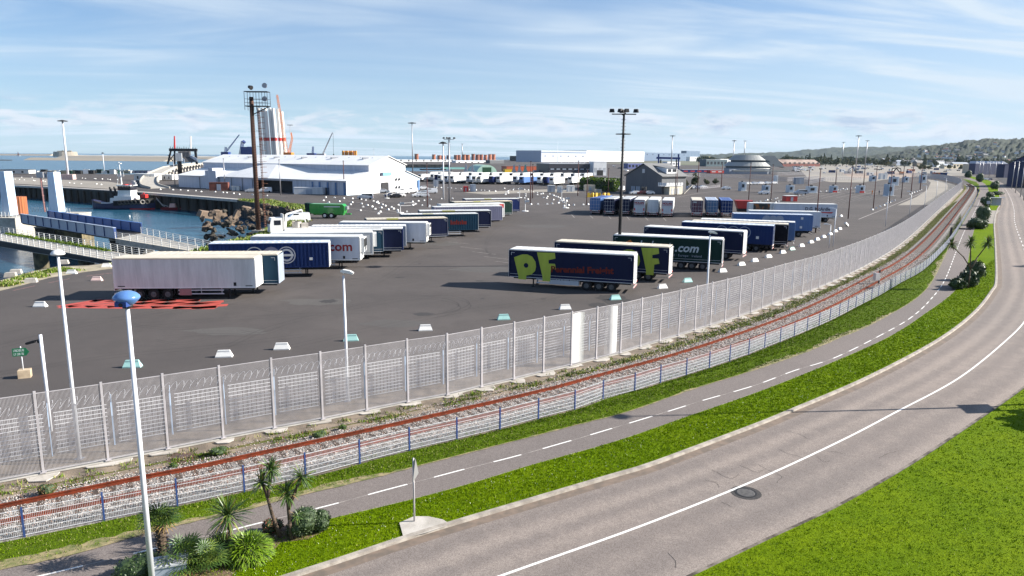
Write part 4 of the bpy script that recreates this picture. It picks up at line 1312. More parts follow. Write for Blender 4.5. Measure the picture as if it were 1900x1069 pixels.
# ---- barriers
def barrier_mesh(m):
    b = MB()
    b.xprism([(-1.0, 0.0), (1.0, 0.0), (0.95, 0.12), (0.62, 0.62), (-0.62, 0.62), (-0.95, 0.12)], -0.14, 0.14)
    vs = []
    b = MB()
    prof = [(-0.30, 0), (0.30, 0), (0.30, 0.10), (0.12, 0.45), (0.10, 0.62), (-0.10, 0.62), (-0.12, 0.45), (-0.30, 0.10)]
    xs = [(-0.95, 1.0), (0.95, 1.0)]
    n = len(prof)
    for sx_, tx in ((-1, 0.70), (1, 0.70)):
        for y, z in prof:
            x = sx_ * (1.0 - (1.0 - tx) * min(1, z / 0.62))
            vs.append((x, y, z))
    b.add(vs, [tuple(range(n)), tuple(range(2 * n - 1, n - 1, -1))] + [(i, n + i, n + (i + 1) % n, (i + 1) % n) for i in range(n)])
    b.v = [(x * 0.56, y * 0.8, z * 0.75) for x, y, z in b.v]
    return b.mesh('barrier', m)
BW, BT, BP = barrier_mesh(PLASTW), barrier_mesh(PLASTT), barrier_mesh(PLASTP)
bl = [(75, 569, 0, 'white concrete barrier left of the red ground paint', 0.05), (180, 521, 2, 'pale pink barrier near the sandy bank', 0.1), (133, 508, 0, 'white barrier on the edge of the sandy bank weeds', 0.1), (198, 495.5, 0, 'white barrier beside the left end of the plain white trailer', 0.2),
      (246, 681, 1, 'pale teal barrier behind the blue topped lamp', 0.15), (416, 662, 0, 'white barrier, first to the right of the blue topped lamp', 0.15), (523, 648, 0, 'white barrier between two lamps, left of the teal one', 0.15), (651, 632, 1, 'teal barrier at the foot of the small white lamp', 0.2), (789.5, 613, 0, 'white barrier right of the small white lamp', 0.2), (934.5, 593, 1, 'pale teal barrier below the PF trailer shadow', 0.2), (1048.5, 574, 0, 'white barrier in front of the PF trailer', 0.2), (1141.5, 556, 1, 'pale teal barrier standing in the round black stain', 0.3), (1229, 535, 0, 'white barrier below the second PF trailer', 0.35), (1275.5, 523.5, 1, 'pale teal barrier left of the lamp by the fence', 0.35), (1340.5, 505, 0, 'white barrier at the rear of the dark green trailer', 0.4)]
for px, py, c, lab, a in bl:
    g = G(px, py)
    tag(put((BW, BT, BP)[c], 'barrier', None, (g.x, g.y, 0), (0, 0, a)), lab, 'barrier', 'barriers along the tall fence')
for k, (px, py, c) in enumerate([(1375.5, 492.5, 0), (1400, 485.5, 0), (1425.5, 478, 0), (1452, 470, 0), (1469, 464, 1), (1487, 457.6, 0), (1504.6, 451, 0), (1516, 445.7, 0), (1528, 441, 0), (1540, 436, 0), (1550, 430.5, 0), (1558, 426, 0), (1560.5, 402, 0)]):
    g = G(px, py)
    tag(put((BW, BT)[c], 'barrier', None, (g.x, g.y, 0), (0, 0, 0.5 + 0.02 * k)), ('white' if c == 0 else 'pale teal') + ' barrier in the line curving past the right trailer row' if c else 'white barrier in the line curving past the right trailer row', 'barrier', 'barriers along the tall fence')
g = G(1570, 420)
ba = put(BW, 'barrier', None, (g.x, g.y, 0.25), (0.0, 0.6, 0.5)); ba.scale = (1.2, 1, 1)
tag(ba, 'tipped white barrier leaning up beyond the end of the barrier line', 'barrier')
# ---- small concrete blocks marking out the lanes
sm = MB().cbox((0, 0, 0.18), 0.62, 0.45, 0.36, 0, 0.55).mesh('block', PLASTW)
def studs(px_list, n, jit=0.6):
    P = resample([G(*p) for p in px_list], n=n)
    for p in P:
        x, y = p.x + rnd.uniform(-jit, jit), p.y + rnd.uniform(-jit, jit) * 2
        tag(put(sm, 'concrete_block', None, (x, y, 0), (0, 0, rnd.uniform(0, 3))), 'small white concrete block marking lanes on the asphalt', 'block', 'small white lane marking blocks')
studs([(602, 366.5), (625, 367.5), (655, 369), (680, 371.5), (700, 375)], 8)
studs([(605, 372.5), (640, 375), (680, 380), (705, 386), (735, 393)], 9)
studs([(612, 377.5), (655, 381), (695, 389), (705, 393.5)], 5)
studs([(612, 376), (654, 389), (673, 391), (700, 397.5)], 5)
studs([(695, 376.5), (720, 384), (745, 391), (757, 393)], 8)
studs([(762, 375), (785, 372.5), (810, 370), (838, 369)], 6)
studs([(768, 381.5), (790, 382), (800, 384)], 4)
studs([(805, 347.5), (850, 350.5), (885, 353), (920, 355.5)], 14)
studs([(935, 362), (945, 356), (950, 352.5)], 8, 1.0)
studs([(965, 358), (980, 364), (975, 371)], 5, 1.5)
studs([(982, 380), (1010, 379.5), (1040, 376.5), (1052, 373)], 9)
studs([(1045, 382.5), (1065, 381), (1080, 380.5), (1092, 380)], 5)
studs([(993, 357), (1030, 362.5), (1050, 371), (1045, 376)], 14, 1.0)
studs([(1000, 361), (1015, 368), (1035, 372)], 6, 2.0)
studs([(940, 350), (960, 351.5), (985, 353.5)], 6, 1.5)
studs([(1405, 376), (1430, 370.5), (1460, 366), (1490, 362.5)], 13, 0.5)
studs([(1440, 376), (1452, 372.5), (1455, 370.5)], 4, 0.4)
studs([(1522, 356), (1545, 353.5), (1580, 349), (1600, 346.5)], 13, 0.5)
studs([(1540, 355.5), (1560, 353), (1590, 349.5)], 9, 0.5)
studs([(1621, 390), (1640, 381), (1660, 372)], 8, 0.3)
studs([(1688, 361), (1700, 356.5), (1710, 353)], 6, 0.3)
studs([(25, 333), (60, 335), (110, 339), (170, 342), (190, 343)], 14, 1.0)
studs([(40, 329.5), (100, 330), (160, 331.5), (215, 334)], 16, 1.0)
studs([(300, 352), (350, 354), (400, 357), (450, 361), (500, 364)], 14, 1.0)
studs([(1180, 357), (1195, 356)], 2, 1.0)

# ================================================================== POLES
def px_pole(base, top, y=None):
    g = G(*base)
    return Vector((g.x, g.y, 0)), hgt(top[0], top[1], g.y)
PM = {'red': RUSTRED, 'galv': GALV, 'white': paint('white_pole_paint', (0.70, 0.72, 0.76), rough=0.35), 'dark': STEEL}
def mast(base, top, label, r0=0.13, r1=0.07, m='red', head=None, group=None, name='lamp_pole', cat='pole'):
    p, h = px_pole(base, top)
    t = thing(name, label, cat, p, 0, group)
    MB().tube((0, 0, 0), (0, 0, h), r0, r1, 8).build('pole', PM[m], t, smooth=True)
    if head == 'ring':         # round crown of floodlights on a high mast
        mb = MB(); R_ = h * 0.055
        mb.lathe([(0.2, h - 0.1), (R_, h - 0.25), (R_, h + 0.1), (0.2, h + 0.35)], n=12)
        for k in range(10):
            a = k * 0.6283
            mb.cbox((R_ * 1.15 * math.cos(a), R_ * 1.15 * math.sin(a), h - 0.2), h * .028, h * .028, h * .012, a)
        mb.build('lamp_crown', STEEL, t)
    elif head == 'flood':
        mb = MB(); mb.bar((-1.5, 0, h), (1.5, 0, h), 0.12, 0.12); mb.bar((0, -1.2, h), (0, 1.2, h), 0.14, 0.14)
        mb.build('lamp_frame', STEEL, t)
        for k, (x, y) in enumerate([(-1.5, 0), (-0.5, -0.3), (0.25, -0.4), (1.5, 0.1), (0, 1.2)]):
            q = MB(); q.cbox((x, y, h + 0.42), 0.62, 0.5, 0.42, k * 0.9, 0.75); q.build('floodlight', STEEL, t)
    elif head == 'small':
        MB().cbox((0, 0, h + 0.05), 0.5, 0.3, 0.18, 0.4).build('lamp', STEEL, t)
    elif head == 'arm':
        mb = MB(); mb.tube((0, 0, h), (-0.5, 0.15, h + 0.12), 0.04, 0.03, 6)
        mb.cbox((-0.65, 0.2, h + 0.14), 0.75, 0.22, 0.14, -0.3, 0.7)
        mb.build('lamp', PM['white'], t)
    return t, p, h
RG = 'slim rust red poles in the yard'
for b, tp in [((793, 384), (792, 303)), ((984, 378), (985, 300)), ((988, 368), (988, 305)), ((1072, 364), (1074, 299)), ((1088.5, 380.6), (1089, 314)), ((1128, 363), (1129, 313)),
              ((1252.5, 362), (1252, 312)), ((1255, 362), (1256, 316)), ((1294, 357), (1295, 301)), ((1338, 350), (1340, 306)), ((1389, 371), (1391.5, 303)), ((1430, 374), (1431.5, 306)), ((1499, 358), (1501, 312)),
              ((1513, 432), (1525, 314)), ((1550.5, 342), (1553, 314)), ((1573.5, 406), (1578.7, 309)), ((1602, 346), (1603, 309)), ((1620, 388), (1625.5, 309)), ((1649.6, 377), (1655, 314)), ((1672, 368), (1677.5, 309)), ((1690, 360), (1695, 307)), ((1707, 353), (1712, 311))]:
    g = G(*b).y
    mast(b, tp, 'slim rust red pole standing in the trailer yard', max(0.13, 0.0006 * g), max(0.08, 0.00045 * g), 'red', 'small', RG)
WG = 'slim grey lamp posts inside the fence'
for b, tp in [((1538, 460), (1540, 417.5)), ((1545.6, 457), (1549, 388)), ((1642.7, 420.7), (1646.6, 365)), ((1687, 402), (1690, 356)), ((1715, 386), (1718, 345)), ((1736, 372), (1738, 336)), ((1753, 362), (1755, 330))]:
    mast(b, tp, 'slim pale grey lamp post close behind the tall fence', 0.07, 0.05, 'white', 'arm', WG)
HM = 'tall floodlight masts with round crowns'
for b, tp, lab in [((766, 324), (765, 228), 'tall grey floodlight mast rising behind the right end of the white warehouse'), ((857.7, 297), (857.7, 267), 'thin distant floodlight mast above the row of orange blocks'), ((1245, 318), (1246, 252), 'tall floodlight mast between the grey house and the blue gantry crane'),
                   ((1359, 317), (1360, 261), 'tall floodlight mast left of the round terminal building'), ((1380, 300), (1381, 261.5), 'distant floodlight mast just above the round terminal roof'), ((1562, 303), (1564, 264), 'distant floodlight mast, leftmost of three right of the terminal'),
                   ((1587, 322), (1592, 252), 'tallest of the three floodlight masts right of the terminal'), ((1605, 309), (1607, 261), 'distant floodlight mast, rightmost of three right of the terminal')]:
    g = G(*b).y
    mast(b, tp, lab, 0.0008 * g, 0.0005 * g, 'galv', 'ring', HM, 'floodlight_mast', 'floodlight mast')
mast((194, 322), (193, 284), 'slim pale lamp post on the far quay edge by the open water', 0.3, 0.2, 'white', 'ring', None)
mast((823, 370), (823, 265), 'grey twin head lamp mast right of the warehouse, the thinner one', 0.26, 0.18, 'white', 'ring', None, 'floodlight_mast', 'floodlight mast')
t, p, h = mast((834, 378), (832, 259), 'grey floodlight mast with climbing rungs right of the warehouse', 0.28, 0.18, 'galv', 'flood', None, 'floodlight_mast', 'floodlight mast')
q = MB()
for k in range(28): q.box(-0.5, 0.5, -0.03, 0.03, h * k / 28 + 0.5, h * k / 28 + 0.56)
q.build('rungs', GALV, t)
t, p, h = mast((127, 333), (113.5, 224), 'tall pale leaning floodlight mast on the far quay, left', 0.6, 0.38, 'white', 'ring', None, 'floodlight_mast', 'floodlight mast')
q = MB()
for k in range(6): q.cbox((-2.8 + k * 1.1, 0, 1.3), 1.1, 3.0, 2.6)
q.build('base', mat('striped_base', (0.62, 0.45, 0.42), 0.8), t)
# central floodlight mast in the yard
t, p, h = mast((1148, 492.3), (1153, 212), 'dark floodlight mast with pegs standing behind the second PF trailer', 0.24, 0.13, 'dark', 'flood', None, 'floodlight_mast', 'floodlight mast')
q = MB()
for k in range(30): q.box(-0.28, 0.28, -0.02, 0.02, 6 + k * 0.42, 6.04 + k * 0.42)
q.lathe([(0.1, h * 0.87), (0.95, h * 0.87), (0.95, h * 0.875), (0.1, h * 0.875)], n=14)
q.build('pegs', STEEL, t)
MB().box(-0.55, -0.2, -0.3, 0.3, 1.8, 3.2).build('switch_box', STEEL, t)
# the rusty portal mast with its lamp gantry
p, h = px_pole((480, 432), (464, 180))
t = thing('lighting_mast', 'thick rusty steel mast with ladder and lamp platform by the basin', 'lighting mast', p)
m = MB(); m.tube((0, 0, 0), (0, 0, h), 0.42, 0.33, 14); m.build('mast', RUST, t, smooth=True)
m = MB(); m.box(-0.9, 0.9, -0.9, 0.9, 0, 0.5); m.build('footing', CONC, t)
m = MB()
for y in (-0.3, 0.3): m.bar((1.25, y, 1.0), (1.05, y, h - 1.4), 0.07, 0.07)
for k in range(46): m.box(1.02, 1.28, -0.3, 0.3, 1.2 + k * (h - 3) / 46, 1.26 + k * (h - 3) / 46)
for k in range(8): m.bar((0.5, 0, 2 + k * 2.6), (1.2, 0, 2 + k * 2.6), 0.05, 0.05)
for k in range(20): m.lathe([(0.55, 0), (0.55, 0.05)], (1.55, 0, 3 + k * (h - 4.5) / 20), 8)
m.build('ladder', RUST, t)
m = MB()
for z in (h - 1.6, h + 0.8):
    m.box(-0.9, 3.0, -0.75, 0.75, z, z + 0.12)
for x in (-0.9, 0.1, 1.1, 2.1, 3.0):
    for y in (-0.75, 0.75): m.bar((x, y, h - 2.2 if x < 2 else h - 1.6), (x, y, h + 0.9), 0.06, 0.06)
for z in (h - 1.0, h - 0.4):
    m.box(-0.9, 3.0, -0.78, -0.72, z, z + 0.05); m.box(-0.9, 3.0, 0.72, 0.78, z, z + 0.05)
m.bar((0, 0, h - 3.0), (3.0, 0, h - 1.6), 0.14, 0.14)
m.build('platform', STEEL, t)
for x, z in ((2.5, h + 1.9), (2.4, h - 0.3)):
    q = MB(); q.tube((x, -0.35, z), (x, 0.1, z - 0.1), 0.45, 0.32, 12); q.tube((x, -0.37, z), (x, -0.35, z), 0.36, 0.36, 12); q.build('floodlight', GALV, t)
q = MB(); q.tube((0.2, -0.2, h + 1.5), (-0.3, 0.1, h + 1.7), 0.4, 0.25, 10); q.build('floodlight', STEEL, t)

# ================================================================== NEAR STREET THINGS
def street_lamp(base, top, label, kind):
    p, h = px_pole(base, top)
    t = thing('street_lamp', label, 'street lamp', p, 0)
    MB().tube((0, 0, 0), (0, 0, h * 0.97), 0.095, 0.058, 12).build('pole', PM['white'], t, smooth=True)
    MB().cbox((0, 0, 0.02), 0.32, 0.32, 0.04).build('base_plate', GALV, t)
    if kind == 'saucer':
        prof = [(0.0, 0.34), (0.14, 0.325), (0.27, 0.27), (0.355, 0.19), (0.375, 0.14), (0.36, 0.10), (0.27, 0.0), (0.20, -0.06), (0.12, -0.10), (0.0, -0.10)]
        MB().lathe(prof, (0, 0, h - 0.25), 28).build('lamp_shade', paint('lamp_blue_paint', (0.10, 0.22, 0.50), rough=0.22, coat=0.4), t, smooth=True)
        b = MB(); b.box(-0.19, 0.15, -0.33, -0.10, h - 0.34, h - 0.20); b.build('lamp_housing', paint('housing_blue', (0.03, 0.07, 0.25)), t)
        b = MB(); b.tube((-0.01, -0.34, h - 0.28), (-0.01, -0.30, h - 0.28), 0.06, 0.06, 12); b.tube((-0.01, -0.33, h - 0.28), (-0.01, -0.30, h - 0.28), 0.04, 0.04, 10); b.build('lens', GLASS, t)
        b = MB(); b.tube((0, 0, h - 0.42), (0, 0, h - 0.33), 0.13, 0.17, 14); b.build('collar', STEEL, t, smooth=True)
    elif kind == 'dome':
        MB().lathe([(0.0, 0.20), (0.10, 0.19), (0.20, 0.14), (0.27, 0.05), (0.285, 0.0), (0.24, -0.03), (0.0, -0.04)], (0, 0, h - 0.18), 24).build('lamp_shade', WHITE, t, smooth=True)
    else:
        b = MB()
        b.tube((-0.02, 0, h - 0.10), (0.20, 0.02, h - 0.02), 0.04, 0.035, 8)
        b.xprism([(-0.14, h - 0.02), (0.52, h - 0.14), (0.56, h - 0.06), (0.36, h + 0.06), (0.0, h + 0.12), (-0.14, h + 0.06)], -0.13, 0.13)
        b.build('lamp_head', WHITE, t)
    return t
street_lamp((284, 1095), (236, 545), 'white street lamp with blue saucer head rising beside the fan palm', 'saucer')
street_lamp((148, 852), (104, 464), 'white street lamp with small white dome head, left behind the tall fence', 'dome')
t = street_lamp((645.5, 745), (637, 504), 'slim white lamp with flat head behind the tall fence, near the teal barrier', 'flat')
street_lamp((1308, 604), (1312, 431), 'slim white lamp with flat head in front of the dark green trailer', 'flat')
# camera pole
p, h = px_pole((95, 800), (72, 621))
t = thing('camera_pole', 'short white pole with black surveillance camera arm, left behind the fence', 'camera pole', p)
MB().tube((0, 0, 0), (0, 0, h), 0.085, 0.075, 12).build('pole', PM['white'], t, smooth=True)
b = MB(); b.tube((0, 0, h - 0.22), (-0.28, -0.05, h - 0.30), 0.025, 0.025, 6); b.tube((-0.12, 0, h - 0.3), (-0.12, 0, h - 0.42), 0.07, 0.05, 8); b.build('arm', STEEL, t)
b = MB(); b.bar((-0.25, -0.05, h - 0.32), (-0.62, -0.1, h - 0.42), 0.13, 0.12); b.tube((-0.62, -0.1, h - 0.42), (-0.68, -0.11, h - 0.435), 0.05, 0.05, 8); b.build('camera', STEEL, t)
# green arrow sign on its block
g = G(47, 700)
an = math.atan2(0.35, 1)
t = thing('arrow_sign', 'green arrow sign on white post in a square concrete block', 'sign', (g.x, g.y, 0), R(24))
MB().box(-0.55, 0.55, -0.45, 0.45, 0, 0.62).build('block', mat('tan_concrete', (0.55, 0.44, 0.30), 0.9, c2=(0.38, 0.29, 0.2), scale=1.5), t)
MB().tube((-0.1, 0, 0.62), (-0.12, 0, 2.45), 0.055, 0.055, 10).build('post', PM['white'], t, smooth=True)
GRN = paint('sign_green', (0.01, 0.12, 0.055), rough=0.35)
sg = MB().xprism([(-0.85, 1.72), (0.32, 1.72), (0.62, 2.0), (0.32, 2.34), (-0.85, 2.34)], -0.10, -0.065).build('sign_panel', GRN, t)
gly = MB()
for row, z0 in enumerate((2.08, 1.80)):
    x = -0.74
    for k in range(9):
        wd = 0.07
        if row == 1 and k in (2, 6):
            x += 0.08; continue
        gly.box(x, x + 0.018, -0.108, -0.10, z0, z0 + 0.17)
        if k % 2: gly.box(x, x + wd, -0.107, -0.10, z0 + 0.15, z0 + 0.17)
        if k % 3 != 1: gly.box(x, x + wd, -0.107, -0.10, z0, z0 + 0.02)
        if k % 3: gly.box(x + wd - 0.018, x + wd, -0.108, -0.10, z0, z0 + 0.17)
        x += 0.105
gly.build('lettering', WLET, sg)
t.scale = (.6, .6, .8)
# triangular traffic sign seen from the back on the strip
p, h = px_pole((769, 972), (767, 850))
t = thing('traffic_sign', 'triangular give way sign seen edge on, on a grey post in pale concrete', 'traffic sign', p)
MB().tube((0, 0, 0), (0, 0, h), 0.035, 0.035, 8).build('post', GALVD, t, smooth=True)
sgn = MB(); a = R(83)
tri = [(-0.42, 0), (0.42, 0), (0.0, 0.76)]
vs = []
for o in (-0.012, 0.012):
    for x, z in tri: vs.append((0.07 + x * math.cos(a) - o * math.sin(a), x * math.sin(a) + o * math.cos(a), h - 0.78 + z))
sgn.add(vs, [(0, 1, 2), (5, 4, 3), (0, 3, 4, 1), (1, 4, 5, 2), (2, 5, 3, 0)])
sgn.build('sign_plate', paint('sign_back_grey', (.20, .20, .20)), t)
g = [G(*q) for q in [(741, 975), (744, 985), (749, 1004), (790, 994), (836, 978), (822, 969), (795, 963), (768, 963)]]
struct('sign_apron', flat_poly([(v.x, v.y) for v in g], 0.112, None), CONCL)
# manhole in the road with its ring of fresh tar
g = G(1384, 915)
struct('manhole_tar', MB().prism([(g.x + 0.62 * math.cos(k * 0.2618), g.y + 0.62 * math.sin(k * 0.2618)) for k in range(24)], 0.0125, 0.0165), TARM)
mh = thing('manhole_cover', 'round iron manhole cover beside the white centre line of the road', 'manhole cover', (g.x, g.y, 0.0165))
b = MB(); b.lathe([(0.0, 0.012), (0.33, 0.012), (0.36, 0.008), (0.36, 0.0)], n=28)
for k in range(-3, 4): b.box(-0.26, 0.26, k * 0.085 - 0.015, k * 0.085 + 0.015, 0.012, 0.016)
b.build('lid', mat('worn_iron', (0.10, 0.095, 0.09), 0.6, 0.3, c2=(0.16, 0.15, 0.14), scale=8), mh)
b = MB(); b.lathe([(0.37, 0.0), (0.37, 0.010), (0.44, 0.010), (0.44, 0.0)], n=28); b.build('frame', STEEL, mh)
# grey cabinet at the very bottom left
g = G(318, 1078)
t = thing('utility_cabinet', 'low grey utility cabinet under the palms at the bottom edge', 'cabinet', (g.x, g.y, 0.06), R(20))
MB().box(-0.5, 0.5, -0.3, 0.3, 0, 0.62).build('body', GREYB, t); MB().box(-0.54, 0.54, -0.34, 0.34, 0.62, 0.68).build('lid', SILVER, t)
# dark drain box and small post by the rails
g = G(1630, 528)
t = thing('rail_cabinet', 'small dark cabinet on a post beside the far bend of the rails', 'cabinet', (g.x, g.y, 0), 0.3)
MB().box(-0.06, 0.06, -0.06, 0.06, 0, 1.6).build('post', STEEL, t); MB().box(-0.65, -0.06, -0.2, 0.2, 0.5, 1.3).build('box', GALVD, t)
g = G(1763, 443); q_ = G(1757, 392)
t = thing('rail_post', 'short black post next to the rails near the far end of the low fence', 'post', (g.x, g.y, 0)); MB().box(-0.12, 0.12, -0.12, 0.12, 0, 2.0).build('post', STEEL, t)
# hoop barrier over the path
hp = MB(); g0, g1 = G(1778, 425), G(1802, 427)
pts = [Vector((lerp(g0.x, g1.x, k / 10), lerp(g0.y, g1.y, k / 10), 0.12)) for k in range(11)]
hp.path(pts, 0.10, 6)
tag(hp.build('speed_hump', BLACK), 'low black rubber bar lying across the cycle path', 'road hump')

# road cracks, tyre marks, markings in the yard
def crack(px, name='road_crack', wd=0.016, z=0.0175, m=None):
    P = resample([G(*p) for p in px], 0.11)
    P = [p + Vector((rnd.uniform(-.035, .035), rnd.uniform(-.035, .035))) for p in P]
    return ribbon(offset(P, wd / 2), offset(P, -wd / 2), z)
cr = MB()
for px in [[(1321, 873), (1345, 885), (1358, 890), (1372, 880)], [(1372, 864), (1392, 873), (1405, 878), (1420, 872)], [(1405, 862), (1425, 873), (1440, 878), (1452, 886), (1440, 897)], [(1442, 833), (1462, 842), (1490, 850)], [(1308, 891), (1328, 896), (1335, 906)], [(1515, 848), (1528, 858), (1540, 856)], [(1540, 838), (1563, 842)], [(1340, 932), (1358, 942)], [(1238, 1026), (1254, 1040), (1252, 1055)], [(1630, 850), (1650, 842), (1662, 838)], [(1500, 815), (1480, 805), (1460, 800)]]:
    c_ = crack(px); o = len(cr.v); cr.add(c_.v, c_.f)
struct('road_cracks', cr, mat('crack_black', (0.035, 0.03, 0.028), 0.9))
tm = MB()
def arc_mark(px, wd=0.14, z=0.004):
    P = smooth_line([G(*p) for p in px], 0.8)
    c_ = ribbon(offset(P, wd / 2), offset(P, -wd / 2), z); tm.add(c_.v, c_.f)
for px in [[(0, 612), (120, 596), (260, 585), (420, 560), (560, 530), (700, 512)], [(0, 640), (160, 600), (300, 575)], [(540, 640), (700, 605), (860, 575), (1000, 555), (1100, 525)], [(420, 640), (520, 600), (700, 560), (820, 548), (870, 560), (850, 575), (800, 585)], [(760, 548), (820, 553), (852, 566), (820, 582)], [(620, 480), (760, 440), (900, 410), (1000, 395)], [(960, 500), (900, 460), (930, 420), (1020, 395), (1120, 385)], [(700, 520), (800, 470), (980, 430), (1110, 415)], [(1150, 590), (1010, 610), (800, 650), (600, 700)], [(0, 690), (200, 660), (400, 640), (560, 620)], [(250, 600), (500, 585), (700, 575)]]:
    arc_mark(px, 0.07)
    arc_mark([(x + 3, y + 5) for x, y in px], 0.06)
rq = random.Random(21)
for k in range(26):
    x, y = rq.uniform(150, 1350), rq.uniform(415, 640)
    a = rq.uniform(-.5, .5); L_ = rq.uniform(60, 260); cv_ = rq.uniform(-.5, .5)
    pts = [(x + L_ * u, y + L_ * u * a * .22 + cv_ * 26 * math.sin(math.pi * u)) for u in (0, .25, .5, .75, 1)]
    if any(G(*p).y < 40 or p[1] > 650 - (p[0] - 400) * .14 for p in pts): continue
    arc_mark(pts, .06, .0035); arc_mark([(px_ + 2, py_ + 4) for px_, py_ in pts], .05, .0035)
struct('tyre_marks', tm, asphalt('faint_tyre_mark', (0.030, 0.028, 0.028), (0.058, 0.053, 0.050), 0.1, 0.1))
st = MB()
def blot(px, py, rx, ry, z=0.005):
    g = G(px, py); n = 22
    pts = [(g.x + rx * (1 + rnd.uniform(-.25, .25)) * math.cos(k * 6.283 / n), g.y + ry * (1 + rnd.uniform(-.25, .25)) * math.sin(k * 6.283 / n)) for k in range(n)]
    flat_poly(pts, z, st)
for a in [(1140, 556, 1.6, 2.6, .005), (1110, 566, .9, 1.2, .009), (806, 461, 1.2, .5), (785, 583, .8, .7), (610, 559, .8, .8), (1285, 545, 1.2, .7), (1230, 515, 1.4, .6)]: blot(*a)
for k in range(30):
    blot(rq.uniform(200, 1300), rq.uniform(400, 560), rq.uniform(.15, .6), rq.uniform(.1, .4))
struct('oil_stains', st, TARM)
st = MB()
for a in [(590, 560, 3.5, 1.6), (900, 500, 4, 2.2), (730, 600, 2.6, 1.4), (420, 615, 3, 1.2), (1010, 420, 5, 3), (820, 452, 3, 3)]: blot(*a, z=.0028)
struct('worn_patches', st, asphalt('worn_light_asphalt', (0.075, 0.069, 0.065), (0.062, 0.057, 0.055), 0.2, 0.15))
rd = MB()
def redstripe(a, b, wd):
    P = resample([G(*a), G(*b)], 0.6)
    P = [p + Vector((rnd.uniform(-.06, .06), rnd.uniform(-.05, .05))) for p in P]
    c_ = ribbon(offset(P, wd / 2), offset(P, -wd / 2), 0.0045); rd.add(c_.v, c_.f)
for a, b in [((110, 569), (190, 556)), ((125, 569), (235, 556.5)), ((160, 569.5), (280, 556)), ((200, 569.5), (325, 556)), ((240, 570), (370, 557)), ((280, 570.5), (415, 559)), ((320, 571.5), (422, 566)), ((355, 572), (400, 569.5)), ((170, 558), (370, 557)), ((112, 569.6), (400, 571.5)), ((250, 562.5), (410, 563.5))]:
    redstripe(a, b, 1.0)
struct('red_ground_paint', rd, MARKR)
mk = MB()
def pline(px, wd, mb=None, dash=None, z=0.005):
    P = resample([G(*p) for p in px], 1.0)
    if dash:
        c_ = dash_line(P, wd, dash[0], dash[1], z)
    else:
        c_ = ribbon(offset(P, wd / 2), offset(P, -wd / 2), z)
    (mb or mk).add(c_.v, c_.f)
pk = MB()
pline([(-60, 556), (30, 538), (80, 527), (140, 515), (220, 505)], 0.15, pk, (3, 1.6))
struct('pink_lane_dashes', pk, MARKP)
for k in range(13):
    pline([(700 + k * 22, 395 + k * 9), (728 + k * 24, 396 + k * 9.5)], 0.10)
for k in range(6):
    pline([(1060 + k * 34, 398 + k * 1.0), (1066 + k * 34, 404 + k * 1.2)], 0.12)
pline([(1593, 407), (1640, 388), (1690, 367), (1712, 357)], 0.25)
pline([(1256, 366), (1300, 358), (1350, 353), (1400, 351)], 0.3)
for k in range(7):
    pline([(1440 + k * 28, 372 - k * 1.2), (1500 + k * 30, 360 - k * 2.0)], 0.16)
for k in range(5):
    pline([(1260, 367 + k * 8), (1278, 366.5 + k * 8)], 0.2)
for k in range(10):
    pline([(1480 + k * 14, 385 - k * 1.5), (1510 + k * 14, 375 - k * 1.5)], 0.14, None, (1.5, 1.5))
for px in [[(610, 381), (680, 391), (735, 397)], [(620, 370), (660, 375), (705, 385)], [(700, 378), (712, 374), (730, 374)], [(655, 374), (700, 384), (740, 395)], [(880, 350), (960, 356), (1030, 360)], [(1040, 378), (1000, 381), (950, 384)], [(10, 332), (90, 337), (190, 342)], [(300, 350), (420, 356), (540, 366)], [(40, 328), (140, 330.5), (215, 333.5)]]:
    pline(px, 0.18)
struct('yard_markings', mk, MARKF)
el = MB()
for k in range(28):
    a, b = k * 6.283 / 28, (k + 1) * 6.283 / 28
g = G(756, 379)
for r0, r1 in ((1.0, 0.82),):
    n = 28
    vs = [(g.x + 2.6 * r * math.cos(2 * math.pi * i / n), g.y + 7 * r * math.sin(2 * math.pi * i / n), 0.005) for r in (r0, r1) for i in range(n)]
    el.add(vs, [(i, (i + 1) % n, n + (i + 1) % n, n + i) for i in range(n)])
struct('painted_ring', el, MARK)

# ================================================================== LINKSPAN, BRIDGES, BASIN
def proj(p):
    q = CM.to_3x3().transposed() @ (Vector(p) - CP)
    return 950 + FPX * q.x / -q.z, 534.5 - FPX * q.y / -q.z
def V3(p, z): return Vector((p[0], p[1], z))
# plate girder bridge
A0, A1 = G(41, 413), G(214, 442)
B1 = G(262, 432); B0 = A0 + (B1 - A1)
t = thing('girder_bridge', 'blue plate girder ramp bridge sloping between two pale blue towers and the shore', 'bridge', (A0.x, A0.y, 0))
def girder(P, Q, z0, z1, m, name='girder'):
    mb = MB(); d = (Q - P).normalized(); nn = Vector((-d.y, d.x, 0))
    mb.mi(0)
    mb.bar(V3(P, (z0 + z1) / 2), V3(Q, (z0 + z1) / 2), 0.12, z1 - z0)
    mb.bar(V3(P, z1 + 0.05), V3(Q, z1 + 0.05), 0.5, 0.09); mb.bar(V3(P, z0 - 0.05), V3(Q, z0 - 0.05), 0.5, 0.09)
    n = 11
    mb.mi(1)
    for k in range(n + 1):
        c = P.lerp(Q, k / n); c2 = c + d * 0.12
        mb.bar(V3(c, (z0 + z1) / 2), V3(c2, (z0 + z1) / 2), 0.40, z1 - z0)
    mb.build(name, [m, BLUEP], t, world=True)
girder(A0, A1, 0.05, 1.65, paint('weathered_girder_blue', (0.34, 0.40, 0.50)))
girder(B0, B1, 0.05, 1.65, paint('girder_blue', (0.035, 0.11, 0.34)))
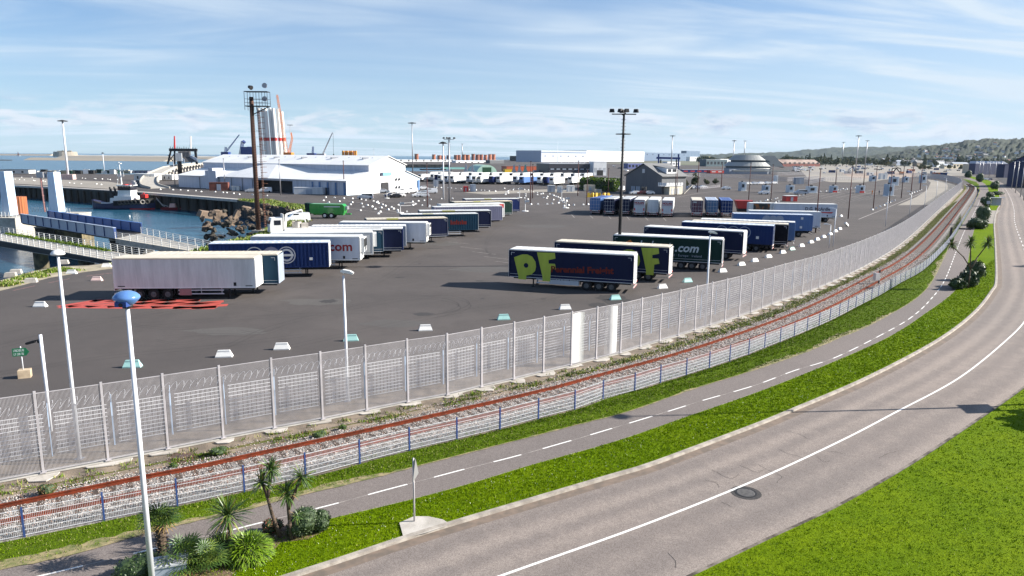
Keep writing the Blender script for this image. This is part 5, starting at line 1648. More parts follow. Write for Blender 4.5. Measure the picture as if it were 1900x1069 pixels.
MB().add([V3(A0, 0.1), V3(A1, 0.1), V3(B1, 0.1), V3(B0, 0.1), V3(A0, -0.3), V3(A1, -0.3), V3(B1, -0.3), V3(B0, -0.3)], [(0, 1, 2, 3), (7, 6, 5, 4), (0, 4, 5, 1), (3, 2, 6, 7), (0, 3, 7, 4), (1, 5, 6, 2)]).build('deck', TARM, t, world=True)
def railing(P, Q, n, label, h=1.1, z=0.0, z2=None, th=0.09, m=WHITE2):
    z2 = z if z2 is None else z2
    r = thing('railing', label, 'railing', (P[0], P[1], 0))
    mb = MB()
    for k in range(4):
        zz = 0.28 + k * (h - 0.28) / 3
        mb.bar(V3(P, z + zz), V3(Q, z2 + zz), 0.045, 0.045)
    mb.build('rails', m, r, world=True)
    for k in range(n + 1):
        c = Vector(P).lerp(Vector(Q), k / n); zz = lerp(z, z2, k / n)
        MB().box(c.x - th / 2, c.x + th / 2, c.y - th / 2, c.y + th / 2, zz, zz + h).build('post', m, r, world=True)
# shore side deck of the ramp
C1, C0 = G(366, 468), G(214, 443)
D1, D0 = G(392, 462), G(262, 433)
t2_ = thing('approach_ramp', 'concrete approach deck joining the girder bridge to the yard', 'ramp', (C0.x, C0.y, 0))
MB().add([V3(C0, 0.02), V3(C1, 0.02), V3(D1, 0.02), V3(D0, 0.02), V3(C0, -0.9), V3(C1, -0.6), V3(D1, -0.6), V3(D0, -0.9)], [(0, 1, 2, 3), (7, 6, 5, 4), (0, 4, 5, 1), (3, 2, 6, 7), (0, 3, 7, 4), (1, 5, 6, 2)]).build('deck', CONC, t2_, world=True)
for k in (0.05, 0.6):
    c = C0.lerp(C1, k)
    MB().cbox((c.x + 1, c.y + 3, -3.5), 3.2, 6, 5.6).build('pier', CONCD, t2_, world=True)
railing(C0, C1, 10, 'white post and wire railing on the near edge of the approach deck')
railing(D0, D1, 10, 'white post and wire railing on the water side of the approach deck')
# near footbridge
E0, E1 = G(-90, 430), G(222, 487)
dd = (E1 - E0).normalized(); nn = Vector((-dd.y, dd.x, 0))
F0, F1 = E0 + nn * 4.5, E1 + nn * 4.5
t3_ = thing('concrete_bridge', 'long narrow concrete bridge with weeds along its edges, left of the trailers', 'bridge', (E1.x, E1.y, 0))
MB().add([V3(E0, 0.04), V3(E1, 0.04), V3(F1, 0.04), V3(F0, 0.04), V3(E0, -1.3), V3(E1, -0.6), V3(F1, -0.6), V3(F0, -1.3)], [(0, 1, 2, 3), (7, 6, 5, 4), (0, 4, 5, 1), (3, 2, 6, 7), (0, 3, 7, 4), (1, 5, 6, 2)]).build('deck', [CONC], t3_, world=True)
MB().quad(V3(E0, -1.2), V3(E1, -0.55), V3(E1, -0.05), V3(E0, -0.12)).build('fascia', STEEL, t3_, world=True).location.y -= 0.004
railing(E0 + dd * 8, E1, 26, 'white railing on the near edge of the long concrete bridge')
railing(F0 + dd * 8, F1, 26, 'white railing on the far edge of the long concrete bridge')
for k in (0.55, 0.8):
    c = E0.lerp(E1, k); MB().tube((c.x, c.y + 2, -6), (c.x, c.y + 2, -1), 1.0, 1.0, 12).build('pier', CONCM, t3_, world=True)
_w = np.array([[F0.lerp(F1, rnd.uniform(.1, .75)).x - nn.x * rnd.uniform(0.05, .5), 0] for _ in range(1)])
P_ = []
for _ in range(420):
    k = rnd.uniform(0.2, 0.8); c = (F0 if rnd.random() < .7 else E0).lerp(F1 if rnd.random() < .7 else E1, k) if False else (F0.lerp(F1, k) - nn * rnd.uniform(0.1, 0.7))
    P_.append((c.x, c.y))
blades('bridge_weeds', np.array(P_), 0.05, 0.15, 0.5, 0.05, [GBV, LEAF_Y], [0.7, 0.3], 'green weeds along the edge of the long concrete bridge', 6, 0.25)
# bank plants
P_ = []
bank = [(v.x, v.y) for v in [G(*q) for q in [(-60, 555), (0, 525), (60, 508), (107, 499), (165, 496), (205, 491), (218, 487), (218, 495), (150, 503), (90, 513), (40, 527), (0, 537)]]]
xs = [p[0] for p in bank]; ys = [p[1] for p in bank]
cand = np.stack([rs.uniform(min(xs), max(xs), 6000), rs.uniform(min(ys), max(ys), 6000)], 1)
cand = cand[in_poly(cand, bank)]
nn_ = np.sin(cand[:, 0] * .9) + np.sin(cand[:, 1] * 1.3) + rs.normal(0, .4, len(cand))
blades('bank_plants', cand[nn_ > 0.6][:520], 0.01, 0.08, 0.4, 0.04, [LEAF_Y, GBV, GB3], [0.45, 0.35, 0.2], 'yellow green plants growing on the sandy bank', 7, 0.2)
for px_, lab in (((20, 513), 'pale stone block left on the sandy bank'), ((30, 507), 'second pale stone block on the sandy bank, nearer the bridge'), ((118, 489), 'long pale concrete slab under the bridge end'), ((58, 524), 'pale boulder at the foot of the sandy bank')):
    g = G(*px_); tag(put(MB().cbox((0, 0, 0.2), 1.2, .7, 0.5, 0.1, 0.8).mesh('stone_block', CONCL), 'stone_block', None, (g.x, g.y, 0), (0, 0, 0.2)), lab, 'stone')
def scat(px_poly, n):
    P = [(v.x, v.y) for v in [G(*q) for q in px_poly]]
    xs = [p[0] for p in P]; ys = [p[1] for p in P]
    c = np.stack([rs.uniform(min(xs), max(xs), n * 8), rs.uniform(min(ys), max(ys), n * 8)], 1)
    return c[in_poly(c, P)][:n]
blades('shore_plants', scat([(352, 470), (380, 462.5), (400, 457), (440, 448), (470, 442), (500, 425), (540, 413), (566, 405), (575, 410), (520, 425), (500, 440), (470, 447), (400, 466)], 900), 0.01, 0.15, 0.8, 0.09, [LEAF_Y, GBV, GB3], [0.5, 0.3, 0.2], 'yellow green weeds on the shore by the white truck', 7, 0.3)
blades('rock_plants', scat([(440, 371), (520, 383), (574, 394), (592, 396), (600, 392), (585, 384), (530, 378), (500, 371)], 900), 0.01, 0.15, 0.7, 0.10, [LEAF_Y, GBV, GB3], [0.5, 0.3, 0.2], 'yellow green weeds above the rock pile', 7, 0.4)

# towers of the linkspan
def tower(px0, px1, base_y, top_y, label, lean=0.35):
    g0, g1 = G(px0, base_y, 0.2), G(px1, base_y, 0.2)
    h = hgt(px0, top_y, g0.y)
    w_ = (g1 - g0).length
    t = thing('linkspan_tower', label, 'tower', (g0.x, g0.y, 0.2))
    d = 2.6
    m = MB()
    m.add([(0, 0, 0), (w_, 0, 0), (w_, d, 0), (0, d, 0), (w_ * 0.18, 0, h), (w_ * 0.85, 0, h), (w_ * 0.85, d, h), (w_ * 0.18, d, h)], [(0, 1, 5, 4), (1, 2, 6, 5), (2, 3, 7, 6), (3, 0, 4, 7), (4, 5, 6, 7), (3, 2, 1, 0)])
    m.build('column', paint('tower_pale_blue', (0.46, 0.58, 0.72)), t)
    m = MB(); m.tube((-0.9, -0.1, 0.1), (-1.1, -0.1, h * 0.86), 0.23, 0.20, 12)
    for k in range(5): m.tube((-0.92 - 0.03 * k, -0.1, h * 0.17 * k + 0.6), (-0.92 - 0.03 * k, -0.1, h * 0.17 * k + 0.8), 0.27, 0.27, 12)
    m.build('hydraulic_ram', PINK, t, smooth=False)
    m = MB(); m.cbox((-1.0, 0.1, h * 0.93), 1.5, 1.4, h * 0.14); m.build('winch_box', GALV, t)
    m = MB(); m.bar((-1.7, 0, h * 0.98), (0.4, 0, h * 0.98), 0.3, 0.2); m.build('crosshead', STEEL, t)
    return t, h
tower(4, 20, 400, 320, 'pale blue linkspan tower at the left edge with pink hydraulic ram')
tower(92, 110, 394, 321, 'pale blue linkspan tower left of the tugboat with pink hydraulic ram')
g = G(35, 397, -5)
t = thing('rusty_caisson', 'rusty brown ribbed steel caisson standing in the water between the towers', 'caisson', (g.x, g.y, -6))
m = MB(); n = 40
prof = []
for k in range(n):
    a = 2 * math.pi * k / n; r = 2.5 if k % 2 else 2.35
    prof.append((r * math.cos(a), r * math.sin(a)))
m.prism(prof, 0, 6.3); m.build('shell', mat('orange_brown_rust', (0.42, 0.13, 0.045), 0.85, c2=(0.22, 0.08, 0.035), scale=0.5, streak=True), t)
def pier(px0, px1, yb, ztop, depth, label, m, z0=-6.0):
    a, b = G(px0, yb, ztop), G(px1, yb, ztop)
    t = thing('concrete_pier', label, 'pier', (a.x, a.y, z0))
    w_ = b.x - a.x
    MB().box(0, w_, 0, depth, 0, ztop - z0 - 0.25).build('wall', m, t); MB().box(-0.1, w_ + 0.1, -0.1, depth, ztop - z0 - 0.25, ztop - z0).build('cap', CONC, t)
pier(108, 148, 396, -0.2, 5, 'tan concrete pier behind the girder bridge, right of the towers', CONC)
pier(64, 102, 421, -0.6, 4, 'black wet pier wall under the girder bridge', CONCD)
pier(102, 153, 424, -0.9, 4, 'mossy ochre pier wall under the girder bridge', CONCM)
pier(203, 222, 444, -0.6, 6, 'dark pier carrying the shore end of the girder bridge', CONCD)
pier(-60, 33, 404, -0.1, 7, 'concrete pier carrying the left tower and the girder end', CONC)
railing(G(-10, 402), G(30, 404), 6, 'white railing on the pier below the left tower')
railing(G(60, 394), G(88, 394), 5, 'white railing between the two pale blue towers')
railing(G(108, 392), G(130, 396), 4, 'white railing on the tan concrete pier')
# rocks
RKM = []
for k in range(6):
    b = MB(); b.ball((0, 0, 0), 1.0, 0.8, 0.75, 7, 5, 0.28)
    RKM.append(b.mesh('rock', ROCK)); b2 = b.mesh('rock', ROCKD); RKM.append(b2)
def rocks(px_line, n, s0, s1, dn, up, dark=0.4, label='angular brown boulder in the rock pile beside the basin', grp='boulders of the rock pile'):
    P = resample([G(*p) for p in px_line], n=n)
    for p in P:
        s = rnd.uniform(s0, s1) * .62
        y = p.y + rnd.uniform(-dn, up)
        z = -5.0 + (y - (p.y - dn)) / (dn + up + 1e-3) * 5.2 + rnd.uniform(-.3, .5)
        dk = z < -3.2 or rnd.random() < dark * 0.5
        o = put(RKM[rnd.randrange(6) * 2 + (1 if dk else 0)], 'boulder', None, (p.x + rnd.uniform(-1.5, 1.5), y, min(z, 0.5)), (rnd.uniform(-.5, .5), rnd.uniform(-.5, .5), rnd.uniform(0, 6)))
        o.scale = (s, s * rnd.uniform(.6, 1), s * rnd.uniform(.5, .9))
        tag(o, label, 'boulder', grp)
rocks([(376, 402), (410, 405), (450, 408), (500, 409), (545, 408), (580, 404)], 70, 0.7, 1.9, 1.5, 2.5)
rocks([(395, 399), (440, 400), (500, 399), (560, 398), (585, 400)], 66, 0.6, 1.6, 1, 6)
rocks([(430, 388), (480, 388), (530, 390), (570, 394)], 50, 0.7, 1.6, 1, 6)
rocks([(385, 463), (410, 457), (440, 449), (470, 443)], 10, 0.5, 0.9, 0.5, 0.4, 0.9, 'dark small boulder on the weedy shore by the truck', 'small shore boulders')
for px_, s, r in (((383, 392), (3.2, 2.0, 1.3), .2), ((404, 391), (3.4, 2.0, 1.0), -.1), ((436, 398), (0.9, 1.1, 3.2), .45), ((402, 396), (1.3, 1.2, 2.6), .05), ((540, 384), (3.4, 1.5, 1.4), .7), ((500, 377), (3.2, 2.2, 1.3), .6), ((460, 382), (3.0, 1.6, .8), .2)):
    g = G(px_[0], px_[1] + 6, -1.5)
    o = put(MB().cbox((0, 0, 0), 2, 2, 2, 0, 0.85).mesh('slab', mat('tan_slab', (0.27, 0.19, 0.13), 0.95, c2=(0.12, 0.09, 0.07), scale=0.7, bump=.5)), 'broken_slab', None, (g.x, g.y, g.z), (0.15, r, rnd.uniform(0, 1)))
    o.scale = tuple(q * .62 for q in s); tag(o, 'broken tan concrete slab lying tilted in the rock pile', 'concrete slab', 'broken concrete slabs')

# ---- tugboat
g = G(231, 387.5, WZ)
t = thing('tugboat', 'dark blue tugboat with white wheelhouse moored at the quay', 'tugboat', (g.x, g.y, WZ), R(-4))
st_ = []
for k in range(17):
    u = k / 16; x = -11 + 22 * u
    hb = 3.6 * min(1, (1 - abs(2 * u - 1) ** 3.2)) ** 0.5 + 0.25
    if u < 0.02: hb = 0.6
    sh = 1.9 + 1.6 * max(0, u - 0.3) + (1.2 * max(0, 0.12 - u) / 0.12)
    st_.append((x, hb, sh))
m = MB(); vs = []; fs = []
for x, hb, sh in st_:
    vs += [(x, -hb, sh), (x, -hb * 0.97, 0.45), (x * 0.97, -hb * 0.85, -0.6), (x * 0.97, hb * 0.85, -0.6), (x, hb * 0.97, 0.45), (x, hb, sh)]
m.v = vs; m.f = []; m.m = []
for k in range(16):
    for j in range(5):
        m.f.append((k * 6 + j, k * 6 + j + 1, (k + 1) * 6 + j + 1, (k + 1) * 6 + j)); m.m.append(1 if j in (1, 3) and k > 10 else 0)
m.f += [(0, 5, 4, 3, 2, 1), tuple(range(96, 102))]; m.m += [0, 0]
m.build('hull', [paint('hull_navy', (0.015, 0.022, 0.075)), RED], t, smooth=False)
m = MB()
for k in range(16): 
    a, b = st_[k], st_[k + 1]
    m.quad((a[0], -a[1] + .05, a[2] - .5), (b[0], -b[1] + .05, b[2] - .5), (b[0], b[1] - .05, b[2] - .5), (a[0], a[1] - .05, a[2] - .5))
m.build('deck', STEEL, t)
m = MB(); m.cbox((1.2, 0, 3.2), 6.4, 5.0, 2.4, 0, 0.95); m.cbox((-2.6, 0, 2.9), 2.2, 4.2, 1.6, 0, 0.9); m.cbox((1.5, 0, 4.9), 4.8, 4.0, 1.5, 0, 0.9); m.build('superstructure', WHITE, t)
m = MB(); m.cbox((1.6, 0, 5.95), 4.4, 3.8, 0.8, 0, 1.05); m.cbox((1.6, 0, 8.0), 4.9, 4.3, 0.28); m.build('wheelhouse', WHITE, t)
for k in range(5):
    m = MB(); m.box(-0.5 + k * 0.93, 0.3 + k * 0.93, -2.06, -1.98, 6.4, 7.8); m.build('window', GLASS, t)
m = MB(); m.cbox((1.6, 0, 6.9), 4.3, 3.9, 1.0); m.build('window_band', mat('dark_glass2', (0.03, 0.03, 0.04), 0.2), t)
for x in (-0.75, 0.3, 1.2, 2.1, 3.0, 3.95):
    pass
m = MB(); m.box(1.2, 2.4, -2.2, 2.2, 8.14, 8.35); m.build('roof_stripe', RED, t)
m = MB(); m.tube((-0.2, 0, 8.1), (-0.5, 0, 15.8), 0.22, 0.10, 8); m.box(-2.0, 1.3, -.08, .08, 13.0, 13.2); m.box(-1.6, .8, -.08, .08, 11.0, 11.2); m.box(-1.0, .2, -.4, .4, 15.2, 15.4); m.tube((-1.4, 0, 11), (-1.4, 0, 13.8), .06, .06, 5); m.tube((0.8, 0, 11), (0.8, 0, 12.6), .06, .06, 5); m.bar((-1.9, 0, 8.1), (-.5, 0, 12.5), .1, .1); m.build('mast', WHITE, t)
m = MB(); m.tube((-3.0, -1.2, 3.9), (-3.8, -1.2, 7.4), 0.4, 0.32, 8); m.tube((-3.0, 1.2, 3.9), (-3.8, 1.2, 7.4), 0.4, 0.32, 8); m.build('funnel', STEEL, t)
m = MB(); m.cbox((7.5, 0, 4.4), 1.6, 1.8, 1.2); m.tube((6.2, 0, 4.4), (7.5, 0, 5.4), .25, .25, 8); m.build('winch', RED, t)
m = MB(); m.cbox((3.6, 0.5, 8.9), 1.1, 1.1, 1.4); m.cbox((4.8, -0.6, 8.6), .8, .9, .9); m.build('fire_monitor', GALV, t)
tor = MB(); n1, n2 = 16, 8
for i in range(n1):
    for j in range(n2):
        a, b = i * 2 * math.pi / n1, j * 2 * math.pi / n2
        tor.v.append(((0.62 + 0.2 * math.cos(b)) * math.cos(a), 0.2 * math.sin(b), (0.62 + 0.2 * math.cos(b)) * math.sin(a)))
        tor.f.append((i * n2 + j, i * n2 + (j + 1) % n2, ((i + 1) % n1) * n2 + (j + 1) % n2, ((i + 1) % n1) * n2 + j)); tor.m.append(0)
torm = tor.mesh('tyre_fender', mat('worn_tyre', (0.07, 0.065, 0.06), 0.9))
torw = tor.mesh('tyre_fender', mat('pale_worn_tyre', (0.36, 0.33, 0.30), 0.9))
for k in range(8):
    x = 1.0 + k * 1.25; u = (x + 11) / 22; hb = 3.6 * (1 - abs(2 * u - 1) ** 3.2) ** 0.5 + 0.3
    put(torw if k in (6,) else torm, 'tyre_fender', t, (x, -hb - 0.1, 2.3 + 0.05 * k), (0, 0, 0 if k < 6 else 0.5))
m = MB()
for k in range(7, 16):
    a, b = st_[k], st_[k + 1]
    for sg_ in (-1, 1): m.add([(a[0], sg_ * (a[1] + .06), a[2] - .9), (b[0], sg_ * (b[1] + .06), b[2] - .9), (b[0], sg_ * (b[1] + .02), b[2] + .75), (a[0], sg_ * (a[1] + .02), a[2] + .75)], [(0, 1, 2, 3)])
m.build('bulwark', BLACK, t)
MB().cbox((-4.4, -2.9, 2.1), 3.6, 0.05, 0.45).build('name_board', WLET, t)
# rope, small boats, quay bits
def dinghy(px, label, c, L=4.5, cab=None):
    g = G(px[0], px[1], WZ); t = thing('small_boat', label, 'boat', (g.x, g.y, WZ), R(-3))
    m = MB(); vs = []
    for k in range(7):
        u = k / 6; hb = 0.95 * (1 - max(0, (u - .45) / .55) ** 2.2) + 0.04
        vs += [(-L / 2 + L * u, -hb, 0.75 + .25 * u), (-L / 2 + L * u, -hb * .7, -.2), (-L / 2 + L * u, hb * .7, -.2), (-L / 2 + L * u, hb, .75 + .25 * u)]
    m.add(vs, [(k * 4 + j, k * 4 + j + 1, k * 4 + j + 5, k * 4 + j + 4) for k in range(6) for j in range(3)] + [(0, 3, 2, 1), (24, 25, 26, 27)])
    m.build('hull', c, t)
    MB().box(-L / 2 + .3, L / 2 - 1, -.6, .6, .5, .55).build('seat', WHITE2, t)
    if cab: MB().cbox((-.3, 0, 1.4), L * .28, 1.1, 1.5, 0, .7).build('cabin', cab, t)
dinghy((323, 389.5), 'small red boat with pale cabin behind the tugboat', paint('dark_red_hull', (0.20, 0.02, 0.02)), 8.4, paint('salmon_cabin', (0.75, 0.45, 0.38)))
dinghy((301, 386), 'small bright blue boat between tug and red boat', paint('bright_blue_hull', (0.05, 0.20, 0.50)), 4.5)
m = MB()
P_ = [Vector((0, 0, 0))]
a, b = AtY(290, 367, G(290, 387, WZ).y), AtY(312, 383, G(312, 389, WZ).y)
for o in (0, 1.2):
    m.path([a + Vector((0, 0, -o * .3)), a.lerp(b, .5) + Vector((0, 0, -0.9 - o * .3)), b + Vector((-o, 0, 0))], 0.09, 5)
tag(m.build('mooring_rope', WHITE2), 'two pale slack mooring ropes from the tug towards the red boat', 'rope')
g = G(240, 403, WZ); tag(MB().cbox((g.x, g.y, WZ + .2), .4, .4, .8).build('buoy', WHITE), 'tiny white buoy floating in the middle of the basin', 'buoy')

# ================================================================== SEAWALLS, FORT, SAILS
def mole(p0, p1, z1, wd, label, m, name='breakwater'):
    a, b = G(*p0, WZ), G(*p1, WZ)
    a.z = b.z = 0
    N_ = 40; mb = MB(); d = (b - a).normalized(); nn = Vector((-d.y, d.x, 0))
    vs = []
    for k in range(N_ + 1):
        c = a.lerp(b, k / N_)
        hh = z1 * rnd.uniform(.75, 1.1)
        for o, z in ((-1, -6), (-.5, hh * .6 - 5 * .4), (-.2, hh), (.3, hh), (1, -6)):
            vs.append((c.x + nn.x * o * wd, c.y + nn.y * o * wd, z))
    mb.add(vs, [(k * 5 + j, k * 5 + j + 5, k * 5 + j + 6, k * 5 + j + 1) for k in range(N_) for j in range(4)] + [(0, 1, 2, 3, 4), tuple(range(N_ * 5 + 4, N_ * 5 - 1, -1))])
    return tag(mb.build(name, m), label, 'breakwater')
mole((-500, 284.2), (98, 289.3), 7, 30, 'low grey outer breakwater on the horizon left of the fort', STONE)
mole((60, 297), (318, 299.5), 1.5, 34, 'long stony jetty with dark base in front of the open sea', STONE)
mole((120, 292.6), (400, 296), 3, 40, 'farther pale stony jetty behind the dark based one', STONE)
mole((-60, 297.6), (22, 298), -3.4, 8, 'very low dark rocks in the water at the left edge', ROCKD)
mole((140, 291), (470, 294), 4, 60, 'far harbour spit reaching behind the linkspan gantry', CONC)
g = G(122, 291, WZ); t = thing('sea_fort', 'round stone sea fort on the outer breakwater', 'fort', (g.x, g.y, WZ))
sc_ = g.y / FPX
m = MB(); m.lathe([(20 * sc_, 0), (18.5 * sc_, 9 * sc_), (17 * sc_, 9.2 * sc_), (0, 9.2 * sc_)], n=24); m.build('wall', STONE, t)
m = MB(); 
for k in range(9): m.cbox(((-13 + 3 * k) * sc_, 0, 10 * sc_), 2 * sc_, 2 * sc_, rnd.uniform(1.2, 3) * sc_)
m.build('keep', STONE, t)
for px_ in (34, 108):
    g = G(px_, 289.5, WZ); t = thing('sailing_boat', 'small boat with red brown sail far out on the water' if px_ == 34 else 'small boat with pinkish sail in front of the sea fort', 'sailing boat', (g.x, g.y, WZ))
    s_ = g.y / FPX
    MB().cbox((0, 0, .5 * s_), 6 * s_, 1.5 * s_, 1.0 * s_).build('hull', WHITE, t)
    MB().xprism([(-1.8 * s_, 1.0 * s_), (2.4 * s_, 1.0 * s_), (0, 8.0 * s_)], -.1, .1).build('sail', paint('sail_orange', (0.62, 0.24, 0.14)), t)
    MB().tube((0, 0, 0), (0, 0, 8.5 * s_), .15 * s_, .1 * s_, 5).build('mast', STEEL, t)

# ================================================================== WHITE WAREHOUSE
WA, WB, WC = G(643, 363), G(779, 352.5), G(332, 347)
WU, WV = (WB - WA), (WC - WA)
def WP(s, tt, z): return WA + WU * s + WV * tt + Vector((0, 0, z))
def t_at(px):
    lo, hi = 0.0, 1.2
    for _ in range(40):
        mid = (lo + hi) / 2
        if proj(WP(0, mid, 2))[0] > px: lo = mid
        else: hi = mid
    return lo
def s_at(px):
    lo, hi = 0.0, 1.2
    for _ in range(40):
        mid = (lo + hi) / 2
        if proj(WP(mid, 0, 2))[0] < px: lo = mid
        else: hi = mid
    return lo
wh = thing('warehouse', 'long white corrugated warehouse with low lean-to wings in front of the sea', 'warehouse', (WA.x, WA.y, 0))
Z0, Z1, Z2, Z3 = 4.8, 7.7, 10.0, 13.4
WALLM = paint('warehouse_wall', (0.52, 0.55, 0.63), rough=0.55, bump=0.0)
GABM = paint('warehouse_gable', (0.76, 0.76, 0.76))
WROOF = paint('warehouse_roof', (0.80, 0.80, 0.79), rough=0.5, streak=False, scale=.1)
S1, S2, SR = 0.28, 0.78, 0.53
def wq(mb, pts): mb.add([WP(*p) for p in pts], [tuple(range(len(pts)))])
ta, tb_, tc_, td_ = t_at(543), t_at(478), t_at(407), t_at(387)
m = MB()
wq(m, [(0, 0, 0), (0, 0, Z0), (0, ta, Z0), (0, ta, 0)]); wq(m, [(0, tb_, 0), (0, tb_, Z0), (0, 1, Z0), (0, 1, 0)])
wq(m, [(0, ta, Z0 - .6), (0, ta, Z0), (0, tb_, Z0), (0, tb_, Z0 - .6)])
wq(m, [(S1, 0, Z1), (S1, 0, Z2), (S1, 1, Z2), (S1, 1, Z1)])
wq(m, [(1, 0, 0), (1, 1, 0), (1, 1, Z0), (1, 0, Z0)]); wq(m, [(S2, 0, Z1), (S2, 1, Z1), (S2, 1, Z2), (S2, 0, Z2)])
wq(m, [(0, 1, 0), (0, 1, Z0), (S1, 1, Z1), (S1, 1, Z2), (SR, 1, Z3), (S2, 1, Z2), (S2, 1, Z1), (1, 1, Z0), (1, 1, 0)])
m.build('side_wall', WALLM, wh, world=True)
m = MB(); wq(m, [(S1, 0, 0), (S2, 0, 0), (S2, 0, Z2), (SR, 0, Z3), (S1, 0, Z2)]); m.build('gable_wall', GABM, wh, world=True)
for P_ in ([(0, 0, 0), (S1, 0, 0), (S1, 0, Z1), (0, 0, Z0)], [(S2, 0, 0), (1, 0, 0), (1, 0, Z0), (S2, 0, Z1)]):
    m = MB(); wq(m, P_); m.build('wing_gable', CLADB, wh, world=True)
m = MB()
e = .012
for (s0, z0, s1, z1) in ((-e, Z0, S1, Z1), (S1 - e, Z2, SR, Z3), (S2 + e, Z2, SR, Z3), (1 + e, Z0, S2, Z1)):
    a = 0.18
    for zz, fl in ((a, 1), (0, 0)):
        wq(m, [(s0, -.006, z0 + zz), (s1, -.006, z1 + zz), (s1, 1.005, z1 + zz), (s0, 1.005, z0 + zz)])
    wq(m, [(s0, -.006, z0), (s0, -.006, z0 + a), (s0, 1.005, z0 + a), (s0, 1.005, z0)])
    wq(m, [(s0, -.006, z0), (s1, -.006, z1), (s1, -.006, z1 + a), (s0, -.006, z0 + a)])
# middle part where the main roof runs on down to the low eave
tm0, tm1 = t_at(592), t_at(560)
tq0, tq1 = t_at(500), t_at(405)
wq(m, [(-e, tq0, Z0 + .20), (-e, tq1, Z0 + .20), (S1, t_at(452), Z2 + .22), (S1, t_at(470), Z2 + .22)])
wq(m, [(-e, tq0, Z0 + .20), (S1, t_at(470), Z2 + .22), (S1, t_at(560), Z1 + .2)])
m.build('roof', WROOF, wh, world=True)
m = MB()
for s0, zA, s1, zB, n, k0 in ((.02, Z0, .2, Z0 + (Z1 - Z0) * .7, 13, 0), (.33, Z2 + .7, .47, Z3 - .8, 15, 1)):
    for k in range(n):
        tt = 0.05 + k * 0.062
        if s0 < .3 and k > 8: continue
        wq(m, [(s0 + .04, tt, zA + .30), (s1, tt, zB + .30), (s1, tt + .006, zB + .30), (s0 + .04, tt + .006, zA + .30)])
m.build('roof_light', GREYB, wh, world=True)
for k in range(5):
    m = MB(); c = WP(.44, .08 + k * .17, Z2 + (Z3 - Z2) * .62); m.cbox((c.x, c.y, c.z + .4), 2.2, 1.6, .7, .5); m.build('roof_vent', GALV, wh, world=True)
# inner block and openings
m = MB(); wq(m, [(.06, ta, 0), (.06, ta, Z0), (.06, tb_, Z0), (.06, tb_, 0)]); wq(m, [(0, ta, 0), (.06, ta, 0), (.06, ta, Z0), (0, ta, Z0)]); wq(m, [(0, tb_, 0), (0, tb_, Z0), (.06, tb_, Z0), (.06, tb_, 0)])
m.build('open_bay', STEEL, wh, world=True)
def wall_panel(px0, px1, z0, z1, mm, name, out=.004):
    a, b = t_at(px0), t_at(px1)
    m = MB(); wq(m, [(-out, b, z0), (-out, b, z1), (-out, a, z1), (-out, a, z0)]); wq(m, [(-out, a, z0), (-out, b, z0), (0, b, z0), (0, a, z0)]); m.build(name, mm, wh, world=True)
LB2 = paint('panel_blue', (0.07, 0.16, 0.33))
for a, b in ((579, 582), (592, 595.5), (607, 610.5), (622, 625.5), (638, 641.5)):
    wall_panel(a, b, 0.1, 4.3, LB2, 'blue_strip')
wall_panel(604, 611, 0.05, 2.4, STEEL, 'door')
for px_ in (371, 388, 407, 430, 450, 469): wall_panel(px_, px_ + .8, 0.1, 4.6, STEEL, 'wall_post')
for k in range(24): wall_panel(548 + k * 3.9, 548.35 + k * 3.9, .1, 4.5, GREYB, 'seam', .003) if k % 2 else None
m = MB()
for (p0, p1, z0, z1, yy) in ((387, 407, 0, 7.2, 0), (393, 401, 7.2, 8.2, 0)):
    a, b = t_at(p1), t_at(p0)
    P = [(-.03, a), (.08, a), (.08, b), (-.03, b)]
    m.prism([(WP(s, q, 0).x, WP(s, q, 0).y) for s, q in P][::-1], z0, z1)
m.build('parapet_block', WALLM, wh, world=True)
def gab(px0, px1, z0, z1, mm, name, out=.006):
    a, b = s_at(px0), s_at(px1)
    m = MB(); wq(m, [(a, -out * .5, z0), (b, -out * .5, z0), (b, -out * .5, z1), (a, -out * .5, z1)]); return m.build(name, mm, wh, world=True)
gab(707, 719, 0, 3.8, STEEL, 'door_opening'); gab(720, 725, 0, 3.8, SILVER, 'sliding_door')
gab(705.5, 710, 6.3, 7.5, DLET, 'sign_logo', .008); gab(710, 726, 6.3, 7.5, paint('sign_blue', (0.18, 0.45, 0.62)), 'sign_panel')
for a, z in ((733.5, 4.2), (739, 4.2), (733.5, 1.2), (739, 1.2)): gab(a, a + 2.6, z, z + 1.0, GLASS, 'window')
gab(774, 777.5, 0, 4.0, LB2, 'blue_strip')
for px_ in (522, 421, 639):
    pass
mast((639, 362), (639, 299), 'thin rusty lamp pole at the near corner of the warehouse', .2, .14, 'red', 'small', 'thin lamp poles along the warehouse wall')
mast((521, 362), (520, 297), 'thin grey lamp pole in front of the open bay of the warehouse', .2, .14, 'galv', 'small', 'thin lamp poles along the warehouse wall')
mast((418, 352), (416, 295), 'thin grey lamp pole near the left end of the warehouse', .2, .14, 'galv', 'small', 'thin lamp poles along the warehouse wall')
mast((325, 346), (324, 297), 'thin grey lamp pole beyond the left end of the warehouse', .2, .14, 'galv', 'small', 'thin lamp poles along the warehouse wall')
mast((541, 299), (538, 232), 'dark crown floodlight mast rising behind the warehouse beside the orange crane', .5, .4, 'galv', 'ring', None, 'floodlight_mast', 'floodlight mast')

